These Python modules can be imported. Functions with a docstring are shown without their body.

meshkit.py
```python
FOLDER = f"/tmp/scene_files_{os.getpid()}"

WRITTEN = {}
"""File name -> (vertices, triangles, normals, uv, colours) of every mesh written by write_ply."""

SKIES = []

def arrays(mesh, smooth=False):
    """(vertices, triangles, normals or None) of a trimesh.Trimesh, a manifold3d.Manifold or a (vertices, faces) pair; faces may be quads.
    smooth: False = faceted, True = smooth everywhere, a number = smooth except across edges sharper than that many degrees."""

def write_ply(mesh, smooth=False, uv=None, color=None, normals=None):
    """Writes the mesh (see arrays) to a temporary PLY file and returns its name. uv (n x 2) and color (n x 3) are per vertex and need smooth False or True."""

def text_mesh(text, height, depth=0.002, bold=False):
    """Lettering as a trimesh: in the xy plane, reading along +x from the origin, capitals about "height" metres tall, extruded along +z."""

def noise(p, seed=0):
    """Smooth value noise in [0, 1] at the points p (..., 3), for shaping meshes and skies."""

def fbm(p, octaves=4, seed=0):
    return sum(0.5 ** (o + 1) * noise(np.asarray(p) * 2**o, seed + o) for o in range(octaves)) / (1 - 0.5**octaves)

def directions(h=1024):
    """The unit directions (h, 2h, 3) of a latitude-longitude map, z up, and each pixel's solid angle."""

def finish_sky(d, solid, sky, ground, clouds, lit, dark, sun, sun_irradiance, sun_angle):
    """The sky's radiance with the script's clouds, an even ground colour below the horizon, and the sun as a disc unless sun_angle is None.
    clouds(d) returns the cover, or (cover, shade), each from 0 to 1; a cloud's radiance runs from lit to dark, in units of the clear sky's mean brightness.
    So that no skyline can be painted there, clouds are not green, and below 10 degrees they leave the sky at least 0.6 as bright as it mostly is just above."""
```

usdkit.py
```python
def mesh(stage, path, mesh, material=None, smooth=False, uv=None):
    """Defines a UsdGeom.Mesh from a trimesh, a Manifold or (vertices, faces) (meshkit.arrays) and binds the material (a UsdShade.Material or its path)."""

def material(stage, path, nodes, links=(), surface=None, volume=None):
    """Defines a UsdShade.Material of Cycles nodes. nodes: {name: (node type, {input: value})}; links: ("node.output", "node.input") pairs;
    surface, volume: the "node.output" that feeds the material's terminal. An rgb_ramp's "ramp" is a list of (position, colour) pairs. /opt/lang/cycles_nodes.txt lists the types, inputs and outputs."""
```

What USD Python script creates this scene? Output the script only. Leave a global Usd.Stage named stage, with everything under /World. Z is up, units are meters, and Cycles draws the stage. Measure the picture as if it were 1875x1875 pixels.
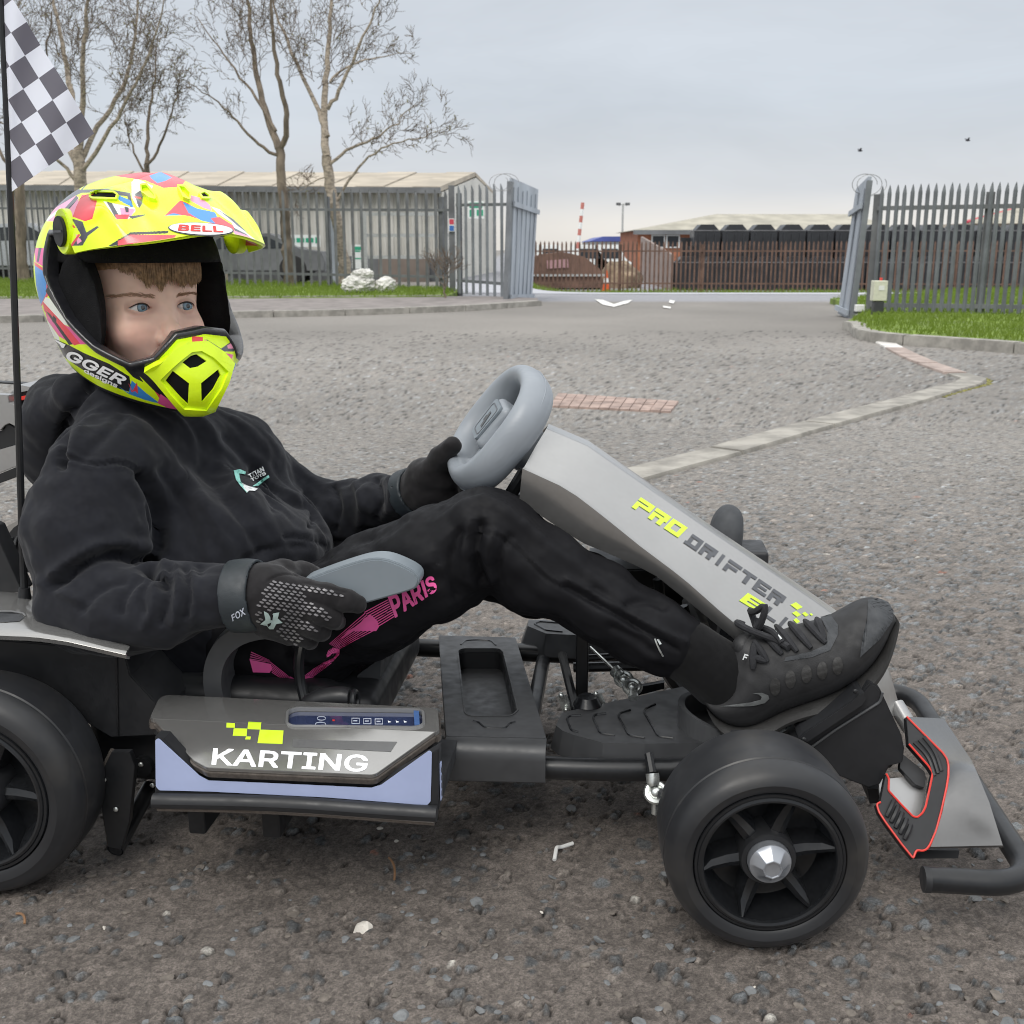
import math, random
import numpy as np, trimesh, manifold3d as mf
from scipy.spatial import cKDTree
from scipy.interpolate import CubicSpline
from shapely.geometry import Polygon, LineString, box as sbox
from pxr import Usd, UsdGeom, UsdLux, UsdShade, Gf, Sdf, Vt
import usdkit, meshkit

stage = Usd.Stage.CreateInMemory()
UsdGeom.SetStageUpAxis(stage, 'Z'); UsdGeom.SetStageMetersPerUnit(stage, 1.0)
UsdGeom.Xform.Define(stage, '/World'); UsdGeom.Scope.Define(stage, '/World/Looks')

# ---------------------------------------------------------------- camera
CAM_H, TILT, FPX = 0.80, math.radians(13.55), 2000.0          # metres, angle below the horizon, focal length for a 1875 wide picture
cam = UsdGeom.Camera.Define(stage, '/World/camera')
cam.CreateHorizontalApertureAttr(22.5); cam.CreateVerticalApertureAttr(22.5); cam.CreateFocalLengthAttr(24.0)
cam.CreateFStopAttr(11.0); cam.CreateFocusDistanceAttr(1.36); cam.CreateClippingRangeAttr((0.05, 2000.0))
cam.CreateExposureAttr(0.45)
ct, st = math.cos(TILT), math.sin(TILT)
RGT, UPV, BCK = np.array([1., 0, 0]), np.array([0, st, ct]), np.array([0, -ct, st])
EYE = np.array([0, 0, CAM_H])
m4 = np.eye(4); m4[0, :3] = RGT; m4[1, :3] = UPV; m4[2, :3] = BCK; m4[3, :3] = EYE
cam.AddTransformOp().Set(Gf.Matrix4d(m4))

# ---------------------------------------------------------------- sky and sun (overcast)
SUN_EL, SUN_AZ = math.radians(52), math.radians(205)            # azimuth from +y towards +x
L = 0.1
sky = usdkit.material(stage, '/World/Looks/overcast_sky', {
    'tc': ('texture_coordinate', {}),
    'sep': ('separate_xyz', {}),
    'sky': ('sky_texture', {'sky_type': 'single_scattering', 'sun_disc': False, 'sun_elevation': SUN_EL, 'sun_rotation': SUN_AZ, 'aerosol_density': 2.0}),
    'grad': ('rgb_ramp', {'ramp': [(0.0, (6.2, 5.9, 5.5)), (0.022, (6.1, 5.9, 5.6)), (0.05, (5.0, 5.15, 5.4)), (0.12, (4.6, 4.95, 5.4)), (0.30, (5.2, 5.5, 5.9)), (0.6, (10.2, 10.5, 10.8)), (1.0, (15.5, 15.7, 15.8))]}),
    'map': ('mapping', {'scale': (1.1, 1.1, 5.0), 'location': (0.3, 0.1, 0.0)}),
    'n1': ('noise_texture', {'scale': 2.6, 'detail': 6.0, 'roughness': 0.55, 'distortion': 0.3}),
    'nr': ('map_range', {'from_min': 0.25, 'from_max': 0.75, 'to_min': 0.90, 'to_max': 1.11}),
    'mul': ('mix', {'mix_type': 'multiply', 'fac': 1.0}),
    'mixs': ('mix', {'mix_type': 'mix', 'fac': 0.94}),
    'bg': ('background_shader', {'strength': L}),
}, [('tc.generated', 'sep.vector'), ('sep.z', 'grad.fac'), ('tc.generated', 'map.vector'), ('map.vector', 'n1.vector'), ('n1.fac', 'nr.value'),
    ('grad.color', 'mul.color1'), ('nr.result', 'mul.color2'), ('sky.color', 'mixs.color1'), ('mul.color', 'mixs.color2'), ('mixs.color', 'bg.color')], surface='bg.background')
dome = UsdLux.DomeLight.Define(stage, '/World/sky')
UsdShade.MaterialBindingAPI.Apply(dome.GetPrim()).Bind(sky)
dome.GetPrim().SetCustomDataByKey('kind', 'structure')
sun = UsdLux.DistantLight.Define(stage, '/World/sun')
sun.CreateIntensityAttr(0.35); sun.CreateAngleAttr(30.0); sun.CreateColorAttr(Gf.Vec3f(1.0, 0.96, 0.9)); sun.CreateNormalizeAttr(True)
sun.AddRotateXYZOp().Set(Gf.Vec3f(90 - math.degrees(SUN_EL), 0, 180 - math.degrees(SUN_AZ)))

# ---------------------------------------------------------------- helpers: names, tags, meshes
used = {}
def numbered(path):
    n = used.get(path, -1) + 1; used[path] = n
    return path if n == 0 else '%s_%03d' % (path, n)
def tag(prim, label=None, cat=None, group=None, kind=None):
    for k, x in (('label', label), ('category', cat), ('group', group), ('kind', kind)):
        if x: prim.SetCustomDataByKey(k, x)
    return prim
def thing(name, label, cat, matrix=None, loc=None, group=None, kind=None):
    x = UsdGeom.Xform.Define(stage, numbered('/World/' + name))
    if matrix is not None: x.AddTransformOp().Set(Gf.Matrix4d(np.asarray(matrix, float).T))
    elif loc is not None: x.AddTranslateOp().Set(Gf.Vec3d(*map(float, loc)))
    return tag(x.GetPrim(), label, cat, group, kind)
def as_mesh(m):
    if isinstance(m, (list,)): m = cat(m)
    if hasattr(m, 'to_mesh'):
        q = m.to_mesh(); return trimesh.Trimesh(q.vert_properties[:, :3], q.tri_verts, process=False)
    if isinstance(m, tuple):
        v, f = np.asarray(m[0], float), np.asarray(m[1], int)
        if f.shape[1] == 4: f = np.vstack([f[:, [0, 1, 2]], f[:, [0, 2, 3]]])
        return trimesh.Trimesh(v, f, process=False)
    return m
def cat(ms):
    ms = [as_mesh(m) for m in ms]
    vs, fs, o = [], [], 0
    for m in ms:
        vs.append(np.asarray(m.vertices)); fs.append(np.asarray(m.faces) + o); o += len(m.vertices)
    return trimesh.Trimesh(np.vstack(vs), np.vstack(fs), process=False)
def obj(name, mesh, mat, parent=None, smooth=30, label=None, kind=None, color=None, cat_=None, group=None):
    base = str(parent.GetPath()) if parent is not None else '/World'
    mesh = as_mesh(mesh)
    if color is not None: smooth = True
    p = usdkit.mesh(stage, numbered(base + '/' + name), mesh, mat, smooth=smooth)
    if color is not None:
        UsdGeom.PrimvarsAPI(p).CreatePrimvar('paint', Sdf.ValueTypeNames.Color3fArray, 'vertex').Set(Vt.Vec3fArray.FromNumpy(np.asarray(color, np.float32)))
    return tag(p.GetPrim(), label, cat_, group, kind)

# ---------------------------------------------------------------- helpers: shapes
def box(lo, hi, r=0.0):
    lo, hi = np.minimum(lo, hi).astype(float), np.maximum(lo, hi).astype(float)
    if r <= 0:
        b = trimesh.creation.box(hi - lo); b.apply_translation((lo + hi) / 2); return b
    r = min(r, 0.49 * (hi - lo).min())
    s = mf.Manifold.sphere(r, 12)
    return as_mesh(mf.Manifold.batch_hull([s.translate([x, y, z]) for x in (lo[0] + r, hi[0] - r) for y in (lo[1] + r, hi[1] - r) for z in (lo[2] + r, hi[2] - r)]))
def tube(pts, rad, sides=10, caps=True):
    p = np.asarray(pts, float); n = len(p); r = np.broadcast_to(rad, (n,)).astype(float)
    t = np.gradient(p, axis=0); t /= np.linalg.norm(t, axis=1, keepdims=True) + 1e-12
    a = np.cross(t[0], [0, 0, 1.0] if abs(t[0][2]) < 0.9 else [1.0, 0, 0]); a /= np.linalg.norm(a)
    A = np.zeros((n, 3))
    for i in range(n):
        a = a - t[i] * (a @ t[i]); a /= np.linalg.norm(a) + 1e-12; A[i] = a
    B = np.cross(t, A); th = np.arange(sides) * 2 * np.pi / sides
    v = p[:, None] + r[:, None, None] * (np.cos(th)[None, :, None] * A[:, None] + np.sin(th)[None, :, None] * B[:, None])
    i, j = np.meshgrid(np.arange(n - 1), np.arange(sides), indexing='ij')
    q = np.stack([i * sides + j, i * sides + (j + 1) % sides, (i + 1) * sides + (j + 1) % sides, (i + 1) * sides + j], -1).reshape(-1, 4)
    f = np.vstack([q[:, [0, 1, 2]], q[:, [0, 2, 3]]]); v = v.reshape(-1, 3)
    if caps:
        k = len(v); v = np.vstack([v, p[0], p[-1]]); jj = np.arange(sides); j2 = (jj + 1) % sides; e = (n - 1) * sides
        f = np.vstack([f, np.stack([np.full(sides, k), j2, jj], 1), np.stack([np.full(sides, k + 1), e + jj, e + j2], 1)])
    return trimesh.Trimesh(v, f, process=False)
def curve(pts, n=24):
    p = np.asarray(pts, float); d = np.r_[0, np.cumsum(np.linalg.norm(np.diff(p, axis=0), axis=1))]
    return CubicSpline(d, p)(np.linspace(0, d[-1], n))
def fillet(pts, r, n=8):
    p = [np.asarray(x, float) for x in pts]; out = [p[0]]
    for a, b, c in zip(p, p[1:], p[2:]):
        u, w = a - b, c - b; lu, lw = np.linalg.norm(u), np.linalg.norm(w); k = min(r, 0.48 * lu, 0.48 * lw)
        s, e = b + u / lu * k, b + w / lw * k
        for t in np.linspace(0, 1, n): out.append((1 - t) ** 2 * s + 2 * t * (1 - t) * b + t * t * e)
    return np.array(out + [p[-1]])
def rounded(poly, r, res=5):
    P = poly if isinstance(poly, Polygon) else Polygon(poly)
    return P.buffer(-r, join_style=2).buffer(r, quad_segs=res) if r > 0 else P
def slab(poly, z0, z1, bevel=0.0):
    """poly in (a, b), extruded along the third axis from z0 to z1, edges chamfered."""
    P = poly if hasattr(poly, 'geom_type') else Polygon(poly)
    if P.geom_type != 'Polygon': return cat([slab(g, z0, z1, bevel) for g in P.geoms if g.geom_type == 'Polygon' and g.area > 1e-9])
    if bevel <= 0:
        m = trimesh.creation.extrude_polygon(P, z1 - z0, engine='earcut'); m.apply_translation([0, 0, z0]); return m
    def cs(p): return mf.CrossSection([np.asarray(p.exterior.coords)[:-1]] + [np.asarray(h.coords)[:-1] for h in p.interiors], mf.FillRule.EvenOdd)
    mid = mf.Manifold.extrude(cs(P), z1 - z0 - 2 * bevel).translate([0, 0, z0 + bevel])
    out = [mid]
    for k in range(2):
        steps = 3
        for s in range(steps):
            b0, b1 = bevel * s / steps, bevel * (s + 1) / steps
            off = bevel - math.sqrt(max(bevel ** 2 - ((b0 + b1) / 2) ** 2, 0))
            Q = P.buffer(-max(off, 1e-5), join_style=2)
            if Q.is_empty: continue
            for g in getattr(Q, 'geoms', [Q]):
                e = mf.Manifold.extrude(cs(g), b1 - b0 + 1e-5)
                out.append(e.translate([0, 0, z1 - bevel + b0 if k else z0 + bevel - b1]))
    return as_mesh(mf.Manifold.batch_boolean(out, mf.OpType.Add))
def place(m, o, ex, ey, ez):
    m = as_mesh(m).copy(); M = np.stack([ex, ey, ez], 1)
    m.vertices = np.asarray(m.vertices) @ M.T + np.asarray(o)
    if np.linalg.det(M) < 0: m.faces = np.asarray(m.faces)[:, ::-1]
    return m
def uvw(m):   # shape drawn in (u, w) and extruded along the kart's cross axis v
    return place(m, (0, 0, 0), (1, 0, 0), (0, 0, 1), (0, 1, 0))
def revolve(profile, sides=64):
    """profile (radius, axial) turned about the y axis."""
    p = np.asarray(profile, float); n = len(p); th = np.arange(sides) * 2 * np.pi / sides
    v = np.stack([p[:, None, 0] * np.cos(th), np.repeat(p[:, 1:2], sides, 1), p[:, None, 0] * np.sin(th)], -1).reshape(-1, 3)
    i, j = np.meshgrid(np.arange(n - 1), np.arange(sides), indexing='ij')
    q = np.stack([i * sides + j, (i + 1) * sides + j, (i + 1) * sides + (j + 1) % sides, i * sides + (j + 1) % sides], -1).reshape(-1, 4)
    return trimesh.Trimesh(v, np.vstack([q[:, [0, 1, 2]], q[:, [0, 2, 3]]]), process=False)
def unit(v): v = np.asarray(v, float); return v / np.linalg.norm(v)
def sstep(a, b, x): t = np.clip((x - a) / (b - a), 0, 1); return t * t * (3 - 2 * t)

# signed distance modelling --------------------------------------------------
def surface(f, lo, hi, h, coarse=4):
    """Surface of the distance function f as a smooth mesh (naive surface nets); f maps (n, 3) to (n,)."""
    lo, hi = np.asarray(lo, float), np.asarray(hi, float)
    n = np.ceil((hi - lo) / (h * coarse)).astype(int); N = n * coarse + 1
    ax = [lo[k] + h * coarse * (np.arange(n[k]) + 0.5) for k in range(3)]
    C = np.stack(np.meshgrid(*ax, indexing='ij'), -1).reshape(-1, 3)
    d = f(C); near = (np.abs(d) < h * coarse * 1.5).reshape(n)
    S = np.repeat(np.repeat(np.repeat(d.reshape(n), coarse, 0), coarse, 1), coarse, 2)
    S = np.pad(S, ((0, 1),) * 3, mode='edge')
    need = np.zeros(N, bool); k = np.argwhere(near)
    off = np.stack(np.meshgrid(*[np.arange(coarse + 1)] * 3, indexing='ij'), -1).reshape(-1, 3)
    for o in off: need[tuple((k * coarse + o).T)] = True
    idx = np.argwhere(need)
    vals = np.empty(len(idx))
    for s in range(0, len(idx), 400000): vals[s:s + 400000] = f(lo + h * idx[s:s + 400000])
    S[tuple(idx.T)] = vals
    ins = S < 0
    acc, cnt = np.zeros(tuple(N - 1) + (3,)), np.zeros(tuple(N - 1))
    corners = [(a, b, c) for a in (0, 1) for b in (0, 1) for c in (0, 1)]
    def sub(A, o): return A[o[0]:N[0] - 1 + o[0], o[1]:N[1] - 1 + o[1], o[2]:N[2] - 1 + o[2]]
    for a in corners:
        for k in range(3):
            if a[k]: continue
            b = tuple(1 if q == k else a[q] for q in range(3))
            A, B = sub(S, a), sub(S, b); x = sub(ins, a) != sub(ins, b); w = np.argwhere(x)
            if not len(w): continue
            va, vb = A[tuple(w.T)], B[tuple(w.T)]; t = va / (va - vb)
            p = w + np.array(a, float); p[:, k] += t
            acc[tuple(w.T)] += p; cnt[tuple(w.T)] += 1
    cells = np.argwhere(cnt > 0); ids = np.full(cnt.shape, -1); ids[tuple(cells.T)] = np.arange(len(cells))
    V = lo + h * acc[tuple(cells.T)] / cnt[tuple(cells.T)][:, None]
    F = []
    for k in range(3):
        i, j = (k + 1) % 3, (k + 2) % 3
        sl0 = [slice(1, -1)] * 3; sl1 = [slice(1, -1)] * 3; sl0[k] = slice(0, -1); sl1[k] = slice(1, None)
        a, b = ins[tuple(sl0)], ins[tuple(sl1)]
        w = np.argwhere(a != b); s = a[tuple(w.T)]
        base = w.copy(); base[:, i] += 1; base[:, j] += 1
        def cid(di, dj):
            q = base.copy(); q[:, i] += di; q[:, j] += dj; return ids[tuple(q.T)]
        q = np.stack([cid(-1, -1), cid(0, -1), cid(0, 0), cid(-1, 0)], 1)
        q[~s] = q[~s][:, ::-1]; F.append(q)
    F = np.vstack(F); F = F[(F >= 0).all(1)]
    return trimesh.Trimesh(V, np.vstack([F[:, [0, 1, 2]], F[:, [0, 2, 3]]]), process=False)
def normals(m):
    v, f = np.asarray(m.vertices), np.asarray(m.faces); n = np.zeros_like(v); c = np.cross(v[f[:, 1]] - v[f[:, 0]], v[f[:, 2]] - v[f[:, 0]])
    for k in range(3): np.add.at(n, f[:, k], c)
    return n / (np.linalg.norm(n, axis=1, keepdims=True) + 1e-15)
def smin(a, b, k): h = np.clip(0.5 + 0.5 * (b - a) / k, 0, 1); return b * (1 - h) + a * h - k * h * (1 - h)
def smax(a, b, k): return -smin(-a, -b, k)
def s_cap(P, a, b, ra, rb=None):
    a, b = np.asarray(a, float), np.asarray(b, float); rb = ra if rb is None else rb
    ab = b - a; t = np.clip((P - a) @ ab / (ab @ ab + 1e-12), 0, 1)
    return np.linalg.norm(P - a - t[:, None] * ab, axis=1) - (ra + (rb - ra) * t)
def s_ell(P, c, r, R=None):
    q = P - np.asarray(c)
    if R is not None: q = q @ R
    r = np.asarray(r, float); k0 = np.linalg.norm(q / r, axis=1); k1 = np.linalg.norm(q / r ** 2, axis=1)
    return k0 * (k0 - 1) / (k1 + 1e-9)
def s_box(P, c, half, r, R=None):
    q = P - np.asarray(c)
    if R is not None: q = q @ R
    d = np.abs(q) - (np.asarray(half) - r)
    return np.linalg.norm(np.maximum(d, 0), axis=1) + np.minimum(d.max(1), 0) - r
def s_chain(P, pts, rs, k=0.02):
    d = None
    for a, b, ra, rb in zip(pts, pts[1:], rs, rs[1:]):
        e = s_cap(P, a, b, ra, rb); d = e if d is None else smin(d, e, k)
    return d

# ---------------------------------------------------------------- the picture's rays, used to measure things off the photograph
def ray(px, py):
    px, py = np.asarray(px, float), np.asarray(py, float)
    d = (px[..., None] - 937.5) / FPX * RGT - (py[..., None] - 937.5) / FPX * UPV - BCK
    return d / np.linalg.norm(d, axis=-1, keepdims=True)
def G(px, py, z=0.0):
    d = ray(px, py); return EYE + d * ((z - CAM_H) / d[..., 2])[..., None]
def AT(px, py, y):
    d = ray(px, py); return EYE + d * ((y - EYE[1]) / d[..., 1])[..., None]
def proj(p):
    q = np.asarray(p) - EYE; z = -(q @ BCK)
    return np.stack([937.5 + FPX * (q @ RGT) / z, 937.5 - FPX * (q @ UPV) / z], -1), z
# the kart's own frame: u forwards, v across (away from the camera), w up
PF, PR = G(1390, 1735), G(5, 1650)
EU = unit(PF - PR); EV = np.array([-EU[1], EU[0], 0]); EW = np.array([0, 0, 1.0])
HALF = 0.39
ORG = PR + HALF * EV
KM = np.eye(4); KM[:3, 0], KM[:3, 1], KM[:3, 2], KM[:3, 3] = EU, EV, EW, ORG
RK = KM[:3, :3]
EYEK = (EYE - ORG) @ RK
def K(px, py, v):
    d = ray(px, py) @ RK; return EYEK + d * ((v - EYEK[1]) / d[..., 1])[..., None]
def KZ(px, py, w):
    d = ray(px, py) @ RK; return EYEK + d * ((w - EYEK[2]) / d[..., 2])[..., None]
def kproj(p): return proj(np.asarray(p) @ RK.T + ORG)

class Skin:
    """Finds points on a mesh in the kart frame under given picture positions, for laying prints on it."""
    def __init__(s, m, soft=.05):
        s.soft = soft; v = np.asarray(m.vertices); n = normals(m); q, z = kproj(v); front = ((EYEK - v) * n).sum(1) > 0
        s.q, s.z, s.n = q[front], z[front], n[front]; s.v = v[front]; s.tree = cKDTree(s.q)
    def at(s, px, lift=0.001):
        """Points on the surface under the picture positions: rays cut with the tangent planes of the nearest vertices."""
        px = np.asarray(px, float); d, i = s.tree.query(px, k=12 if s.soft < 1 else 40); dr = ray(px[:, 0], px[:, 1]) @ RK
        fw = dr @ (RK.T @ -BCK); n, p = s.n[i], s.v[i]; den = np.einsum('ak,abk->ab', dr, n); t = np.einsum('abk,abk->ab', p - EYEK, n) / np.where(den > -.08, -.08, den)
        z = s.z[i]; t0 = z / fw[:, None]; t = np.where(np.abs(t - t0) < .02, t, t0)
        ok = z < z.min(1, keepdims=True) + 0.02; w = ok / (d + s.soft) ** 2; w /= w.sum(1, keepdims=True)
        nn = (w[..., None] * n).sum(1); nn /= np.linalg.norm(nn, axis=1, keepdims=True)
        return EYEK + dr * (w * t).sum(1)[:, None] + nn * lift
    def thick(s, poly, l0, l1, size=4.0):
        """As lay, but a plate with side walls standing from l0 to l1 above the surface."""
        out = [s.lay(poly, l1, size)]
        for g in getattr(poly, 'geoms', [poly]):
            for r_ in [g.exterior, *g.interiors]:
                q = np.asarray(r_.segmentize(size).coords); a, b = s.at(q, l1), s.at(q, l0); k = len(q); v = np.vstack([a, b]); j = np.arange(k - 1)
                f = np.vstack([np.stack([j, j + 1, j + 1 + k], 1), np.stack([j, j + 1 + k, j + k], 1)]); out.append(trimesh.Trimesh(v, f, process=False))
        return cat(out)
    def lay(s, poly, lift=0.001, size=6.0):
        """A flat print whose outline (shapely, in picture positions) is laid on the surface."""
        out = []
        for g in getattr(poly, 'geoms', [poly]):
            if g.is_empty or g.area < 1: continue
            g = g.segmentize(size)
            v, f = trimesh.creation.triangulate_polygon(g, engine='earcut')
            v, f = trimesh.remesh.subdivide_to_size(np.c_[v, np.zeros(len(v))], f, size * 1.6)
            p = s.at(v[:, :2], lift)
            nn = np.cross(p[f[:, 1]] - p[f[:, 0]], p[f[:, 2]] - p[f[:, 0]])
            flip = ((EYEK - p[f[:, 0]]) * nn).sum(1) < 0; f = np.array(f); f[flip] = f[flip][:, ::-1]
            out.append(trimesh.Trimesh(p, f, process=False))
        return cat(out)

class Exact(Skin):
    """As Skin, for meshes of few large flat faces: cuts the rays with the triangles themselves."""
    def __init__(s, m):
        v, f = np.asarray(m.vertices), np.asarray(m.faces); s.a, b, c = v[f[:, 0]], v[f[:, 1]], v[f[:, 2]]; s.e1, s.e2 = b - s.a, c - s.a; n = np.cross(s.e1, s.e2); s.n = n / (np.linalg.norm(n, axis=1, keepdims=True) + 1e-15)
    def at(s, px, lift=0.001):
        px = np.asarray(px, float); dr = ray(px[:, 0], px[:, 1]) @ RK; out = np.empty((len(px), 3))
        for k, d in enumerate(dr):
            p = np.cross(d, s.e2); det = (s.e1 * p).sum(1); det = np.where(np.abs(det) < 1e-14, 1e-14, det); t = EYEK - s.a; u = (t * p).sum(1) / det; q = np.cross(t, s.e1); w = (q @ d) / det; r_ = (s.e2 * q).sum(1) / det
            ok = (u > -1e-3) & (w > -1e-3) & (u + w < 1.001) & (r_ > .1); i = np.argmin(np.where(ok, r_, 9)); n = s.n[i] if s.n[i] @ d < 0 else -s.n[i]
            out[k] = EYEK + d * (r_[i] if ok.any() else 1.5) + n * lift
        return out
def chaikin(p, n=3):
    p = np.asarray(p, float)
    for _ in range(n): q = np.roll(p, -1, 0); p = np.stack([.75 * p + .25 * q, .25 * p + .75 * q], 1).reshape(-1, 2)
    return p

def text_poly(text, bold=False):
    """Lettering as a shapely outline, capitals 1 high, from the origin along +x."""
    from shapely import union_all
    m = meshkit.text_mesh(text, 1.0, 0.1, bold); v, f = np.asarray(m.vertices), np.asarray(m.faces)
    top = (v[f][:, :, 2] > 0.09).all(1)
    return union_all([Polygon(v[t][:, :2]).buffer(1e-4) for t in f[top]])
def quad_map(poly, q):
    """Maps the unit square onto the quad q (bottom left, bottom right, top right, top left)."""
    from shapely import transform
    q = np.asarray(q, float)
    def fn(p):
        a, b = p[:, :1], p[:, 1:2]
        return (1 - a) * (1 - b) * q[0] + a * (1 - b) * q[1] + a * b * q[2] + (1 - a) * b * q[3]
    return transform(poly, fn)
def fit_text(text, q, bold=False):
    from shapely import affinity
    p = text_poly(text, bold); x0, y0, x1, y1 = p.bounds
    return quad_map(affinity.scale(affinity.translate(p, -x0, -y0), 1 / (x1 - x0), 1 / (y1 - y0), origin=(0, 0)), q)

# ---------------------------------------------------------------- materials
MATS = {}
def M(name, color=(0.5, 0.5, 0.5), rough=0.5, metal=0.0, spec=0.5, var=0.12, scale=30.0, bump=0.0, bscale=200.0, coat=0.0, sheen=0.0, rvar=0.1, island=0.0, stretch=(1, 1, 1), color2=None, detail=5.0, subsurf=0.0, bdist=0.002, lo=0.38, hi=0.62):
    """A surface whose colour and gloss wander a little, with fine relief."""
    c = np.array(color); c2 = np.array(color2) if color2 is not None else c * (1 - var)
    c1 = c if color2 is not None else np.minimum(c * (1 + var), 1)
    nodes = {'g': ('geometry', {}), 'tc': ('texture_coordinate', {}), 'mp': ('mapping', {'scale': stretch}),
             'n': ('noise_texture', {'scale': scale, 'detail': detail, 'roughness': 0.6}), 'r': ('rgb_ramp', {'ramp': [(lo, tuple(c2)), (hi, tuple(c1))]}),
             'rr': ('map_range', {'from_min': 0.3, 'from_max': 0.7, 'to_min': max(rough - rvar, 0.02), 'to_max': min(rough + rvar, 1.0)}),
             'n3': ('noise_texture', {'scale': scale * 2.7, 'detail': 4.0}),
             'p': ('principled_bsdf', {'metallic': metal, 'specular_ior_level': spec, 'coat_weight': coat, 'coat_roughness': 0.08, 'sheen_weight': sheen, 'sheen_roughness': 0.5, 'subsurface_weight': subsurf, 'subsurface_scale': 0.006})}
    links = [('tc.object', 'mp.vector'), ('mp.vector', 'n.vector'), ('mp.vector', 'n3.vector'), ('n.fac', 'r.fac'), ('n3.fac', 'rr.value'), ('rr.result', 'p.roughness')]
    src = 'r.color'
    if island > 0:
        nodes['ih'] = ('map_range', {'from_min': 0, 'from_max': 1, 'to_min': 1 - island, 'to_max': 1 + island}); nodes['im'] = ('mix', {'mix_type': 'multiply', 'fac': 1.0})
        links += [('g.random_per_island', 'ih.value'), (src, 'im.color1'), ('ih.result', 'im.color2')]; src = 'im.color'
    links.append((src, 'p.base_color'))
    if bump > 0:
        nodes['nb'] = ('noise_texture', {'scale': bscale, 'detail': 4.0, 'roughness': 0.6}); nodes['b'] = ('bump', {'strength': bump, 'distance': bdist})
        links += [('mp.vector', 'nb.vector'), ('nb.fac', 'b.height'), ('b.normal', 'p.normal')]
    MATS[name] = usdkit.material(stage, '/World/Looks/' + name, nodes, links, surface='p.BSDF')
    return MATS[name]
rng = np.random.default_rng(7)
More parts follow.
